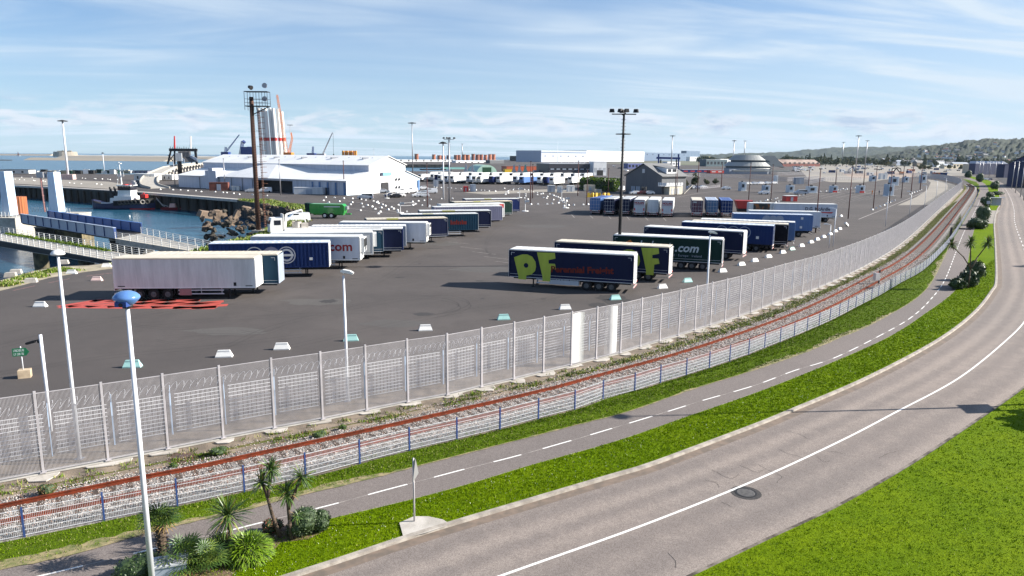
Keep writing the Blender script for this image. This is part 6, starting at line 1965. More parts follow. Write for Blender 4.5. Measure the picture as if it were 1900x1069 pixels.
for a in [(0, 62, 314.5, 323, 'long low white quay building with dark roof at the far left', paint('quay_white', (.62, .62, .60)), STEEL), (249, 291, 322.5, 336, 'white box trailer body with small green mark left of the warehouse', WHITE2, WHITE), (292, 322, 324, 335, 'white tent like trailer canopy between box trailer and warehouse', WHITE2, WHITE), (247, 277, 316.5, 322.5, 'grey and dark site cabins by the viaduct foot', paint('cabin_grey', (.25, .25, .32)), STEEL), (232, 244, 317, 322.5, 'white green edged kiosk near the viaduct foot', WHITE2, WHITE)]:
    p0, p1 = G(a[0], a[3]), G(a[1], a[3]); h = hgt(a[0], a[2], p0.y)
    t = thing('quay_shed', a[4], 'shed', (p0.x, p0.y, 0)); L = (p1 - p0).length
    MB().box(0, L, 0, 7, 0.4, h - .2).build('wall', a[5], t); MB().box(-.1, L + .1, -.1, 7.1, h - .2, h).build('roof', a[6], t)
    for k in range(3): MB().box(L * (.15 + .3 * k), L * (.22 + .3 * k), -.05, .02, h * .3, h * .7).build('opening', STEEL, t)
for k in range(22):
    px_ = 64 + k * 8 + rnd.uniform(-2, 2)
    g = G(px_, 322.4 + rnd.uniform(-.3, .5)); h = rnd.uniform(1.5, 3.2)
    t = thing('quay_container', 'small box or bin in the cluttered row along the far quay edge', 'container', (g.x, g.y, 0), rnd.uniform(-.3, .3), 'clutter along the far quay edge')
    MB().box(-1.8, 1.8, 0, 2, 0, h).build('body', rnd.choice([WHITE2, GREYB, DGREEN, STEEL, SAND]), t); MB().box(-1.85, 1.85, -.05, 2.05, h, h + .12).build('lid', rnd.choice([WHITE2, STEEL]), t)
building_sign = thing('notice_board', 'white double panel board behind the left end of the warehouse roof', 'board', (AtY(325, 300, 480).x, 480, 0))
MB().box(AtY(326, 300, 480).x, AtY(332, 300, 480).x - .2, 480, 480.4, hgt(326, 299, 480), hgt(326, 284, 480)).build('panel', WHITE, building_sign, world=True)
MB().box(AtY(332, 300, 480).x, AtY(338, 300, 480).x, 480, 480.4, hgt(326, 299, 480), hgt(326, 284, 480)).build('panel', WHITE, building_sign, world=True)
MB().box(AtY(328, 300, 480).x, AtY(336, 300, 480).x, 480.5, 480.8, 0, hgt(326, 290, 480)).build('frame', STEEL, building_sign, world=True)

# ================================================================== WIND TOWERS AND CRANES
BY = 700
def XY(px, y, z=0):      # world x at distance y for a picture column
    for _ in range(3):
        pass
    lo = AtY(px, proj((0, y, z))[1], y)
    return lo.x
wt_h = hgt(505, 201, BY)
WT = paint('wind_tower_white', (0.74, 0.74, 0.72), rough=0.4)
for k, (px0, dy, hh) in enumerate([(487.5, 0, 0), (493, 2, .3), (499.5, 0, .2), (506.5, 2, .4), (513.5, 0, .1), (520, 3, -.2), (524, 8, -2.5)]):
    x = XY(px0 + (2.6 if k else 1.5), BY); r = 3.7 * 0.6 * BY / FPX * 1.75
    r = 3.45 * BY / FPX
    t = thing('tower_section', 'tall white wind turbine tower section with red band, standing in a cluster', 'tower section', (x, BY + dy, 0), 0, 'upright white wind tower sections')
    b = MB(); z1 = wt_h + hh; zr0, zr1 = hgt(505, 261.5, BY), hgt(505, 255.5, BY)
    b.tube((0, 0, 0), (-2.0, 0, z1), r, r * 0.86, 24); b.build('tube', WT, t, smooth=False)
    b = MB(); u0, u1 = zr0 / z1, zr1 / z1
    b.tube((-2.0 * u0, 0, zr0), (-2.0 * u1, 0, zr1), r * (1 - .14 * u0) * 1.02, r * (1 - .14 * u1) * 1.02, 24, False); b.build('red_band', RED, t)
def truss(mb, p0, p1, w0, w1, r=0.25, n=14):
    p0, p1 = Vector(p0), Vector(p1); d = (p1 - p0).normalized(); a = d.orthogonal().normalized(); b = d.cross(a)
    C_ = [(1, 1), (1, -1), (-1, -1), (-1, 1)]
    def pt(k, j):
        u = k / n; w = lerp(w0, w1, u); return p0.lerp(p1, u) + a * C_[j][0] * w + b * C_[j][1] * w
    for j in range(4):
        mb.bar(pt(0, j), pt(n, j), r, r)
        for k in range(n): mb.bar(pt(k, j), pt(k + 1, (j + 1) % 4), r * .6, r * .6)
def crane(px, ybase, segs, label, m, y, w=1.0, cab=None, hook=None):
    x = XY(px, y)
    t = thing('crane', label, 'crane', (x, y, 0))
    b = MB()
    for (a, c, w0, w1) in segs:
        P0 = AtY(*a, y); P1 = AtY(*c, y)
        truss(b, P0, P1, w0 * .7, w1 * .7, w * .26)
    b.build('boom', m, t, world=True)
    b = MB(); c = AtY(cab[0], cab[1], y) if cab else Vector((x, y, 4)); b.cbox((c.x, c.y, c.z / 2 + 1), 9 * w, 8 * w, max(4, c.z) * 1.0 + 2); b.cbox((c.x, c.y, 1.5), 12 * w, 9 * w, 3); b.build('carriage', m, t, world=True)
    if hook:
        P0 = AtY(*hook[0], y); P1 = AtY(*hook[1], y); b = MB(); b.bar(P0, P1, .3, .3); b.cbox(P1, 1.5, 1.5, 3); b.build('hook_line', STEEL, t, world=True)
    return t
crane(531, 290, [((533, 290), (514, 176), 1.9, .8)], 'orange lattice boom crane leaning over the white tower sections', ORANGE, 690, .85, (535, 287))
crane(538, 290, [((535, 289), (542, 258), 1.2, .9), ((542, 258), (540, 246), .9, .5)], 'short orange crane mast right of the white tower sections', ORANGE, 710, .8, (537, 287))
crane(424, 288, [((419, 285), (419, 273), 1.6, 1.4), ((421, 280), (444, 250), .9, .4)], 'blue slewing harbour crane with raised jib, left of the rusty mast', CRBLUE, 900, 1.0, (419, 285))
crane(450, 288, [((447, 288), (450, 262), 2.4, 1.6), ((450, 262), (455, 265), 1.6, 1.4), ((464, 288), (462, 272), 2.6, 2.4)], 'stout blue dock crane just left of the rusty mast', CRBLUE, 880, 1.6, (461, 276))
crane(579, 290, [((580, 289), (581, 272), 1.5, 1.0)], 'small dark crane tower behind the middle of the warehouse roof', CRBLUE, 1000, 1.2, (578, 287))
crane(600, 290, [((598, 288), (617, 246), .8, .4)], 'grey crawler crane with long jib and hanging hook line', GALVD, 1000, 1.2, (596, 288), ((618, 247), (619, 288)))
mast((694, 296), (693, 277), 'tiny far lamp mast above the right half of the warehouse roof', .6, .4, 'galv', 'ring', None)
for k in range(7):
    x = XY(637.5 + k * 3.9, 1000)
    t = thing('pile_section', 'short bright orange yellow pipe section behind the warehouse roof', 'pipe section', (x, 1000 + (k % 2) * 3, 0), 0, 'orange yellow pipe sections')
    b = MB(); z1 = hgt(650, 279.8, 1000); b.tube((0, 0, 0), (0, 0, z1), 1.55, 1.55, 12); b.build('tube', mat('orange_yellow', (0.75, 0.33, 0.02), .5, c2=(.55, .2, .02), scale=.2, streak=True), t)
# ferry ramp gantry and curved viaduct
gy = 560
t = thing('ramp_gantry', 'dark steel ferry ramp gantry with one red and one white mast', 'gantry', (XY(340, gy), gy, 0))
b = MB()
for px0, px1 in ((311, 318), (324, 324), (366, 363), (372 - 7, 361)):
    b.bar(AtY(px0, 305, gy), AtY(px1, 276, gy), 1.0, 1.0); b.bar(AtY(px0, 305, gy + 14), AtY(px1, 277, gy + 14), .8, .8)
b.bar(AtY(314, 277, gy), AtY(366, 277.5, gy), 1.2, 1.2); b.bar(AtY(314, 279.5, gy + 14), AtY(366, 280, gy + 14), 1, 1)
for k in range(12): b.bar(AtY(316 + k * 4.2, 277, gy), AtY(316 + k * 4.2, 272 + (k % 3), gy), .3, .3)
b.bar(AtY(311, 303, gy), AtY(324, 285, gy), .5, .5); b.bar(AtY(324, 303, gy), AtY(312, 288, gy), .5, .5); b.bar(AtY(355, 303, gy), AtY(365, 285, gy), .5, .5)
b.build('frame', STEEL, t, world=True)
b = MB(); b.box(AtY(329, 282, gy).x, AtY(352, 282, gy).x, gy + 1, gy + 1.6, hgt(340, 292, gy), hgt(340, 281, gy)); 
b.build('ramp_flap', mat('striped_dark_flap', (0.10, 0.085, 0.075), .8), t, world=True)
for k in range(9):
    q = MB(); x = AtY(330 + k * 2.6, 282, gy).x; q.box(x - .12, x + .12, gy + .7, gy + .95, hgt(340, 292, gy), hgt(340, 281, gy)); q.build('rib', GALVD, t, world=True)
q = MB(); q.quad(AtY(331, 292, gy), AtY(352, 291, gy), AtY(368, 300, gy - 60), AtY(340, 302, gy - 60)); q.build('deck', TARM, t, world=True)
for (p0, p1) in (((329, 290), (342, 299)), ((352, 290), (366, 297))):
    q = MB(); a, c = AtY(*p0, gy), AtY(*p1, gy - 60); q.bar(a, c, .4, 2.2); q.build('side_girder', GREYB, t, world=True)
for px_, mm, nm in ((324, RED, 'red_mast'), (354, WHITE, 'white_mast')):
    q = MB(); q.tube(AtY(px_, 276, gy), AtY(px_ - .3, 252.5, gy), .75, .5, 8); q.build(nm, mm, t, world=True)
vz = 5.0
vl_ = [Vector(G(*p, vz)[:2]) for p in [(370, 303), (340, 306.5), (310, 311.5), (288, 315.5), (276, 319.5), (277, 324), (296, 326.5)]]
VC = smooth_line(vl_, 4)
t = thing('viaduct', 'curved concrete viaduct sweeping down from the ferry ramp gantry', 'viaduct', (VC[0].x, VC[0].y, 0))
b = MB(); n = len(VC)
L_, R_ = offset(VC, 3.4), offset(VC, -3.4)
def zf(i): return vz * min(1, max(.02, (n - i) / (n * .45)))
for i in range(n - 1):
    z0, z1 = zf(i), zf(i + 1)
    b.quad((L_[i].x, L_[i].y, z0), (R_[i].x, R_[i].y, z0), (R_[i + 1].x, R_[i + 1].y, z1), (L_[i + 1].x, L_[i + 1].y, z1))
    for S in (L_, R_):
        b.bar((S[i].x, S[i].y, z0 - .1), (S[i + 1].x, S[i + 1].y, z1 - .1), .4, 1.5)
b.build('deck', CONC, t, world=True)
for i in range(2, n - 8, 6):
    q = MB(); q.cbox((VC[i].x, VC[i].y, zf(i) / 2 - .5), 2.0, 2.0, zf(i) - 1.0); q.cbox((VC[i].x, VC[i].y, zf(i) - 1.2), 8, 2, .8); q.build('pillar', CONCL, t, world=True)

# ================================================================== BUILDINGS
def building(px0, px1, yt, yb, label, wall, roofm, depth=20.0, roof='flat', name='industrial_building', cat='building', win=0, winm=None, yb1=None, group=None, band=None, winz=(0.35, 0.6), doors=0, doorm=None, ridge=None, panels=0):
    yb1 = yb if yb1 is None else yb1
    if px0 > 1590: depth = min(depth, 7)
    a, b = G(px0, yb), G(px1, yb1)
    L = (b - a).length; yw = math.atan2(b.y - a.y, b.x - a.x)
    h = hgt(px0, yt, a.y)
    t = thing(name, label, cat, (a.x, a.y, 0), yw, group)
    if roof == 'flat':
        MB().box(0, L, 0, depth, 0, h - .25).build('wall', wall, t)
        MB().box(-.15, L + .15, -.15, depth + .15, h - .25, h).build('roof', roofm, t)
    elif roof == 'gable_x':       # ridge parallel to the front
        rh = ridge or depth * .28
        e = h - rh
        MB().box(0, L, 0, depth, 0, e).build('wall', wall, t)
        m = MB(); m.mi(0)
        m.add([(-.3, -.4, e - .05), (L + .3, -.4, e - .05), (L + .3, depth / 2, h), (-.3, depth / 2, h), (L + .3, depth + .4, e - .05), (-.3, depth + .4, e - .05)], [(0, 1, 2, 3), (3, 2, 4, 5)])
        m.mi(1).add([(0, 0, e), (0, depth / 2, h - .15), (0, depth, e), (L, 0, e), (L, depth / 2, h - .15), (L, depth, e)], [(0, 1, 2), (5, 4, 3)])
        m.build('roof', [roofm, wall], t)
    elif roof == 'gable_y':       # gable end to the viewer
        rh = ridge or L * .25
        e = h - rh
        m = MB(); m.box(0, L, 0, depth, 0, e); m.add([(0, 0, e), (L, 0, e), (L / 2, 0, h - .1), (0, depth, e), (L, depth, e), (L / 2, depth, h - .1)], [(0, 1, 2), (5, 4, 3)]); m.build('wall', wall, t)
        m = MB(); m.add([(-.3, -.3, e - .1), (L / 2, -.3, h), (L / 2, depth, h), (-.3, depth, e - .1), (L + .3, -.3, e - .1), (L + .3, depth, e - .1)], [(0, 1, 2, 3), (1, 4, 5, 2)]); m.build('roof', roofm, t)
    elif roof == 'saw':
        n = 6
        MB().box(0, L, 0, depth, 0, h * .82).build('wall', wall, t)
        m = MB()
        for k in range(n):
            x = L * k / n; w_ = L / n
            m.xprism([(x, h * .82), (x + w_, h * .82), (x + w_ * .15, h)], 0.1, depth - .1)
        m.build('roof', roofm, t)
    elif roof == 'arch':
        m = MB(); N_ = 14
        pts = [(L / 2 - L / 2 * math.cos(math.pi * k / N_), h * math.sin(math.pi * k / N_)) for k in range(N_ + 1)]
        m.xprism(pts[::-1], 0, depth); m.build('shell', roofm, t)
        MB().xprism([(L * .28, 0), (L * .72, 0), (L * .72, h * .7), (L * .28, h * .7)], -.1, 0.02).build('door', wall, t)
    H_ = h
    for k in range(win):
        x = L * (k + .5) / win; ww = min(L / win * .6, 6)
        MB().box(x - ww / 2, x + ww / 2, -.06, .02, H_ * winz[0], H_ * winz[1]).build('window', winm or GLASS, t)
    for k in range(doors):
        x = L * (k + .5) / doors; ww = min(L / doors * .5, 5)
        MB().box(x - ww / 2, x + ww / 2, -.08, .02, 0, H_ * .38).build('door', doorm or STEEL, t)
    if band:
        MB().box(-.02, L + .02, -.05, .02, H_ * band[0], H_ * band[1]).build('stripe', band[2], t)
    if panels:
        m = MB()
        for k in range(1, panels): m.box(L * k / panels - .05, L * k / panels + .05, -.04, .01, 0, H_ * .8)
        m.build('cladding_joint', SILVER, t)
    return t
WCL = paint('white_cladding', (0.76, 0.77, 0.78)); GCL = paint('grey_cladding', (0.30, 0.33, 0.38)); CBL = paint('blue_grey_cladding', (0.12, 0.17, 0.25)); BEI = paint('beige_wall', (0.55, 0.48, 0.36)); BRICK = mat('dark_red_wall', (0.20, 0.05, 0.04), .85, c2=(.12, .05, .04), scale=.4)
building(1004, 1088, 279.2, 301, 'huge white and pale blue factory hall on the skyline, shaded left half', CLADL, WCL, 90, band=(.80, .88, CBL), win=6, winz=(.5, .56), panels=8)  # shade on this half of the hall is put into its greyer wall colour
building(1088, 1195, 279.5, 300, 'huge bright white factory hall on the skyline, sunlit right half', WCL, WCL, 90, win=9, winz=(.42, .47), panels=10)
building(1195, 1273, 283, 298.5, 'long dark grey blue hall right of the white factory', CBL, CBL, 60, win=8, winz=(.7, .85))
building(1273, 1298, 280, 298, 'square blue grey glass block above the gantry crane', CBL, STEEL, 30, win=4, winz=(.2, .85), winm=paint('blue_glass', (.08, .14, .20)))
building(1019, 1096, 303.5, 325.5, 'low dark harbour hall with pale roof line and masts in front', paint('dark_hall', (0.045, 0.045, 0.06)), SILVER, 30, band=(.45, .62, GLASS), win=7, winz=(.48, .58), winm=GREYB)
building(1101, 1125, 299.5, 326, 'small bright white cubic building left of the floodlight mast', WCL, WCL, 9, win=3, winz=(.25, .55), winm=SILVER, doors=1)
building(1165, 1222, 303, 313, 'blue and glass marina building behind the grey house', paint('violet_blue_wall', (.10, .12, .30)), CLADL, 15, win=9, winz=(.25, .7))
building(1310, 1349, 296, 309, 'low glazed pavilion with white canopy left of the round terminal', paint('teal_glass_wall', (.06, .10, .12)), WCL, 15, win=6, winz=(.3, .7))
building(1266, 1316, 314.5, 320.5, 'low navy kiosk row with red end beyond the car park', NAVY2, CLADL, 6, win=4, winz=(.3, .6), winm=RED)
building(1318, 1354, 315.5, 321.5, 'low red kiosk beyond the car park', RED, CLADL, 6, win=3, winz=(.3, .6), winm=WLET)
building(1353, 1390, 314, 323, 'low grey service block under the round terminal', GCL, CLADL, 8, doors=2)
building(1452, 1521, 296, 309, 'long low shed with brown striped roof right of the terminal', BRICK, mat('brown_stripe_roof', (.34, .26, .22), .8, c2=(.2, .14, .12), scale=.05), 25, 'gable_x', win=8)
building(1238, 1262, 300, 308, 'white boxy shop near the blue gantry crane', WCL, WCL, 12, win=3)
building(1280, 1308, 291, 299, 'white low warehouse behind the glazed pavilion', WCL, SILVER, 18, win=5)
building(1336, 1358, 295, 306, 'white curved front shop beside the round terminal', WCL, WCL, 14, win=2)
building(885, 922, 306, 321, 'green arched tent hangar with pale mint roof', paint('dark_green_end', (.015, .07, .03)), paint('mint_roof', (.42, .62, .50)), 30, 'arch', 'tent_hangar', 'hangar')
building(940, 1012, 308.5, 318, 'long orange red barge hull stored behind the trailers', paint('orange_hull', (.45, .09, .03)), ORANGED, 14, name='barge_hull', cat='hull', panels=6)
building(937, 950, 314, 322, 'bright yellow container beside the orange red hull', YELLOW, YELLOW, 5, name='yellow_container', cat='container')
building(992, 1016, 316, 324, 'grey blue container right of the orange red hull', GCL, GREYB, 5, name='grey_container', cat='container')
building(822, 862, 310.5, 314, 'row of pale teal tanks behind the white trailers', paint('teal_tank', (.22, .48, .44)), paint('teal_tank', (.22, .48, .44)), 8, name='storage_tanks', cat='tank', panels=5)
building(784, 828, 313.6, 316, 'long dark canopy roof beside the inner harbour basin', STEEL, STEEL, 10, name='canopy', cat='canopy')
building(722, 845, 296.3, 300, 'long low white shed with dark openings on the far quay', WCL, WCL, 14, win=9, winz=(.2, .9), winm=STEEL)
building(846, 905, 297.8, 302, 'long low pale shed below the brown foundation blocks', WCL, CLADL, 14, doors=5)
building(909, 935, 297, 303.5, 'grey slanted canopy shed left of the dark bunker', CLADG, WCL, 14)
building(960, 980, 289.5, 299, 'dark square bunker like building on the skyline', STEEL, STEEL, 30, name='bunker')
g = G(1000, 298.5)
building(982, 1004, 292, 298.5, 'yellowish earth bank beside the dark bunker', mat('earth_bank', (.30, .26, .15), .95, c2=(.16, .15, .09), scale=.02), mat('earth_bank', (.30, .26, .15)), 40, 'gable_x', name='earth_bank', cat='earth bank')
# orange brown steel foundations
for k, (px_, w_, yt) in enumerate([(773, 8, 286.5), (805, 7, 287.5), (815, 8, 289), (822, 7, 289.5), (832, 7, 289), (846, 8, 288.5), (852, 6, 288.3), (861, 7, 287.5), (868, 8, 288), (878, 7, 286.5), (886, 8, 287.5), (893, 7, 287.5), (901, 7, 288), (909, 7, 287), (916, 7, 287)]):
    g = G(px_, 297.3); sc_ = g.y / FPX
    t = thing('steel_foundation', 'rust orange cylindrical steel foundation stored on the far quay', 'foundation', (g.x, g.y, 0), 0, 'rust orange steel foundations on the far quay')
    h = hgt(px_, yt, g.y)
    MB().tube((0, 0, 0), (0, 0, h), w_ * .46 * sc_, w_ * .46 * sc_, 14).build('shell', mat('foundation_rust', (.50, .17, .07), .8, c2=(.24, .08, .05), scale=.02), t)
    MB().lathe([(w_ * .3 * sc_, h), (w_ * .5 * sc_, h), (w_ * .5 * sc_, h + 1.5), (w_ * .3 * sc_, h + 1.5)], n=12).build('flange', ORANGED, t)
# upright blade roots and small sail shapes at the boatyard
for k, (px_, lab) in enumerate([(864, 'upright grey blade tip beside the green hangar, left'), (876, 'upright grey blade tip beside the green hangar, right'), (953, 'upright grey blade tip right of the yellow container, left'), (963, 'upright grey blade tip right of the yellow container, middle'), (974, 'upright teal blade tip right of the yellow container')]):
    g = G(px_, 323); h = hgt(px_, 305, g.y)
    t = thing('turbine_blade', lab, 'blade', (g.x, g.y, 0))
    MB().xprism([(-2.2, 0), (3.2, 0), (1.2, h * .5), (0.9, h), (-.2, h * .95), (-.8, h * .5)], -.3, .3).build('blade', SILVER if k < 4 else paint('teal_tank', (.22, .48, .44)), t)
    MB().box(-1.8, 2.6, -1, 1, 0, 1.4).build('cradle', STEEL, t)
# blue travel lift
gy_ = G(1225, 316).y
t = thing('travel_lift', 'tall dark blue boat lifting gantry crane behind the grey house', 'gantry crane', (XY(1240, gy_), gy_, 0))
b = MB()
for px_ in (1222, 1259):
    for dy in (0, 9): b.bar(AtY(px_, 318, gy_ + dy), AtY(px_, 286, gy_ + dy), 1.5, 1.5)
b.bar(AtY(1218, 293, gy_), AtY(1262, 294, gy_), 1.4, 2.2); b.bar(AtY(1218, 293, gy_ + 9), AtY(1262, 294, gy_ + 9), 1.4, 2.2)
b.build('frame', CRBLUE, t, world=True)
b = MB(); b.bar(AtY(1226, 296, gy_ + 4), AtY(1226, 310, gy_ + 4), 1.2, 1.2); b.bar(AtY(1255, 296, gy_ + 4), AtY(1255, 310, gy_ + 4), 1.2, 1.2); b.build('hoist', STEEL, t, world=True)
# grey house with dormer
ga, gb, gc = G(1160.5, 357), G(1227, 361), G(1247, 356)
t = thing('grey_house', 'dark grey clapboard house with gabled slate roof, dormer and white balcony', 'house', (gb.x, gb.y, 0))
uu = (ga - gb).normalized(); W_ = (ga - gb).length
vv = Vector((-uu.y, uu.x, 0)); vv = -vv if vv.y < 0 else vv
D_ = 14.0
def HP(a, b_, z): return gb + uu * a + vv * b_ + Vector((0, 0, z))
ze = hgt(1217, 327, gb.y); zr_ = hgt(1190, 304, (ga.y + gb.y) / 2)
m = MB()
m.add([HP(0, 0, 0), HP(W_, 0, 0), HP(W_, 0, ze), HP(W_ / 2, 0, zr_ - .2), HP(0, 0, ze)], [(0, 4, 3, 2, 1)])
m.add([HP(0, D_, 0), HP(W_, D_, 0), HP(W_, D_, ze), HP(W_ / 2, D_, zr_ - .2), HP(0, D_, ze)], [(0, 1, 2, 3, 4)])
m.add([HP(0, 0, 0), HP(0, D_, 0), HP(0, D_, ze), HP(0, 0, ze)], [(0, 1, 2, 3)]); m.add([HP(W_, 0, 0), HP(W_, D_, 0), HP(W_, D_, ze), HP(W_, 0, ze)], [(3, 2, 1, 0)])
m.build('wall', CLADG, t, world=True)
m = MB(); sl_f = (zr_ - ze) / (W_ / 2)
for sgn in (0, 1):
    e0 = -.7 if sgn == 0 else W_ + .7; zz = ze - .7 * sl_f
    for up in (0, .22):
        m.add([HP(e0, -.5, zz + up), HP(W_ / 2, -.5, zr_ + up), HP(W_ / 2, D_ + .5, zr_ + up), HP(e0, D_ + .5, zz + up)], [(0, 1, 2, 3)])
    m.add([HP(e0, -.5, zz), HP(W_ / 2, -.5, zr_), HP(W_ / 2, -.5, zr_ + .22), HP(e0, -.5, zz + .22)], [(0, 1, 2, 3)])
m.build('roof', SLATE, t, world=True)
m = MB()
zd0 = ze + 1.5; 
m.add([HP(.9, 3.5, zd0 - .6), HP(.9, 9.5, zd0 - .6), HP(.9, 9.5, zd0 + 1.5), HP(.9, 3.5, zd0 + 1.5), HP(W_ * .42, 3.5, zr_ - .9), HP(W_ * .42, 9.5, zr_ - .9)], [(0, 1, 2, 3), (0, 3, 4), (1, 5, 2)])
m.build('dormer', WCL, t, world=True)
m = MB(); m.add([HP(.5, 3.1, zd0 + 1.55), HP(.5, 9.9, zd0 + 1.55), HP(W_ * .46, 9.9, zr_ - .4), HP(W_ * .46, 3.1, zr_ - .4)], [(0, 1, 2, 3)]); m.build('dormer_roof', SLATE, t, world=True)
for k in range(2):
    m = MB(); c = 4.2 + k * 2.6; m.add([HP(.86, c, zd0), HP(.86, c + 1.9, zd0), HP(.86, c + 1.9, zd0 + 1.1), HP(.86, c, zd0 + 1.1)], [(0, 1, 2, 3)]); m.build('window', GLASS, t, world=True)
def hwin(a0, a1, z0, z1, name='window', mm=GREYB):
    m = MB(); m.add([HP(a0, -.05, z0), HP(a1, -.05, z0), HP(a1, -.05, z1), HP(a0, -.05, z1)], [(0, 3, 2, 1)]); m.build(name, mm, t, world=True)
hwin(W_ * .47, W_ * .54, ze + 1.0, ze + 2.5, 'window', SILVER)
for a in (.62, .68, .76, .82): hwin(W_ * a - .55, W_ * a + .3, .9, 2.6)
for a in (.42, .48, .52): hwin(W_ * a - .5, W_ * a + .3, .9, 2.6, 'window', GLASS)
m = MB()
c = HP(-1.4, 5, 0)
P4 = [HP(-2.8, -1.5, 0), HP(.4, -1.5, 0), HP(.4, 8.5, 0), HP(-2.8, 8.5, 0)]
m.prism([(p.x, p.y) for p in P4][::-1], 3.1, 3.3); m.build('balcony_floor', WCL, t, world=True)
for k in range(7):
    for (a, b_) in ((-2.75, -1.4 + k * 1.6),):
        m = MB(); p = HP(a, b_, 0); m.box(p.x - .55, p.x + .55, p.y - .06, p.y + .06, 3.35, 4.4) if k < 1 else m.bar(HP(a, b_ - .6, 3.9), HP(a, b_ + .6, 3.9), .06, .95); m.build('balustrade', WCL, t, world=True)
m = MB()
for k in range(4):
    m.add([HP(-2.6 + k * .8, -1.56, 3.35), HP(-2.0 + k * .8, -1.56, 3.35), HP(-2.0 + k * .8, -1.56, 4.5), HP(-2.6 + k * .8, -1.56, 4.5)], [(0, 3, 2, 1)])
m.build('balustrade_front', WCL, t, world=True)
m = MB(); P4 = [HP(-2.6, 1.5, 0), HP(0, 1.5, 0), HP(0, 9, 0), HP(-2.6, 9, 0)]; m.prism([(p.x, p.y) for p in P4][::-1], 0, 3.1); m.build('porch', mat('cream_wall', (.60, .55, .45), .8), t, world=True)
m = MB(); m.bar(HP(-2.9, 9, .2), HP(-2.9, 14, 3.4), 1.0, .3); m.build('stair', CONCL, t, world=True)
for b_ in (2.5, 4.2, 6): 
    m = MB(); m.add([HP(-2.66, b_, .2), HP(-2.66, b_ + 1, .2), HP(-2.66, b_ + 1, 2.3), HP(-2.66, b_, 2.3)], [(0, 1, 2, 3)]); m.build('door', SILVER, t, world=True)
# round terminal building
g = G(1412, 324); sc_ = g.y / FPX
t = thing('terminal_building', 'grey round tiered ferry terminal with sloping roof and pale canopy', 'terminal', (g.x, g.y + 25, 0), 0)
def tier(cx, r0, z0, r1, z1, m, n=36, sy=.55):
    b = MB(); vs = []
    for r, z in ((r0, z0), (r1, z1)):
        for k in range(n): vs.append((cx + r * math.cos(k * 6.2832 / n), r * sy * math.sin(k * 6.2832 / n), z))
    b.add(vs, [(k, (k + 1) % n, n + (k + 1) % n, n + k) for k in range(n)] + [tuple(range(n, 2 * n))]); return b
TR = paint('terminal_roof_grey', (.36, .37, .36), streak=False); TG = paint('terminal_glass', (.05, .07, .09))
u = sc_
tier(-8 * u, 44 * u, 0, 44 * u, 10 * u, GCL).build('ground_floor', [GCL], t); 
tier(-8 * u, 46 * u, 10 * u, 45 * u, 11 * u, TR).build('wall', [TR], t)
tier(-8 * u, 42 * u, 11 * u, 42 * u, 14.5 * u, TG).build('window_band', [TG], t)
tier(-8 * u, 46 * u, 14.5 * u, 38 * u, 22 * u, TR).build('roof', [TR], t)
tier(-8 * u, 33 * u, 22 * u, 33 * u, 25.5 * u, TG).build('window_band', [TG], t)
tier(-8 * u, 38 * u, 25.5 * u, 27 * u, 35 * u, TR).build('roof', [TR], t)
b = MB(); b.xprism([(0, 14 * u), (52 * u, 14 * u), (58 * u, 12 * u), (38 * u, 34 * u), (0, 35 * u)], -12 * u, 12 * u); b.build('sloping_roof', TR, t)
b = MB(); b.add([(8 * u, -12.1 * u, 24 * u), (30 * u, -12.1 * u, 22 * u), (27 * u, -12.1 * u, 25 * u), (12 * u, -12.1 * u, 26.5 * u)], [(0, 1, 2, 3)]); b.build('window_band', TG, t)
b = MB(); b.box(-44 * u, 62 * u, -30 * u, -22 * u, 5 * u, 7.5 * u); b.build('canopy', paint('cream_canopy', (.62, .58, .48)), t)
b = MB(); b.box(-50 * u, 20 * u, -29 * u, -24 * u, 0, 5 * u); b.build('entrance', GCL, t)
# check-in booths
def booth(px, yb, yt, wpx, label, extra=None):
    a = G(px, yb); s = a.y / FPX; h = hgt(px, yt, a.y); w_ = wpx * s
    t = thing('booth', label, 'booth', (a.x, a.y, 0), R(8))
    MB().box(-w_ / 2, w_ / 2, 0, 3.0, 0.15, h).build('cabin', paint('booth_grey_blue', (.42, .50, .58)), t)
    MB().box(w_ / 2, w_ / 2 + .5 * s * 4, 0, 3.0, 0.15, h).build('end_panel', WCL, t)
    MB().box(-w_ / 2 - .6, w_ / 2 + 1.2, -.6, 3.6, 0, .16).build('plinth', CONCL, t)
    MB().box(-w_ * .35, w_ * .2, -.05, .02, h * .42, h * .78).build('window', GLASS, t)
    MB().box(-w_ * .1, w_ * .1, 1, 2, h, h + .5).build('roof_unit', STEEL, t)
    if extra: MB().box(-w_ / 2 - .1, w_ / 2 + .1, -.1, .02, .2, h * .3).build('sign_band', extra, t)
booth(1379, 355, 338, 8, 'white and grey check in booth left of the running white car')
booth(1423, 358, 344, 8, 'grey blue booth behind the small white car in the lanes'); booth(1468, 358, 344, 8, 'grey blue booth just left of the silver people carrier')
booth(1508, 359, 346, 14, 'wide pale booth just right of the silver people carrier'); booth(1549, 358, 345, 8, 'booth with red band, left of the two in the fast lanes', RED); booth(1599, 359, 344.5, 8, 'booth with red band, right of the two in the fast lanes', RED)
booth(1652, 364, 342, 9, 'tall booth with dark window behind the rust red poles'); booth(1714, 340, 325, 7, 'tall narrow booth near the far fence return'); booth(1682, 339, 328, 6, 'small booth in front of the far yard')
booth(1660, 345, 328, 12, 'white panelled kiosk block in the far yard'); booth(1621, 337, 326, 8, 'pale kiosk left in the far yard')
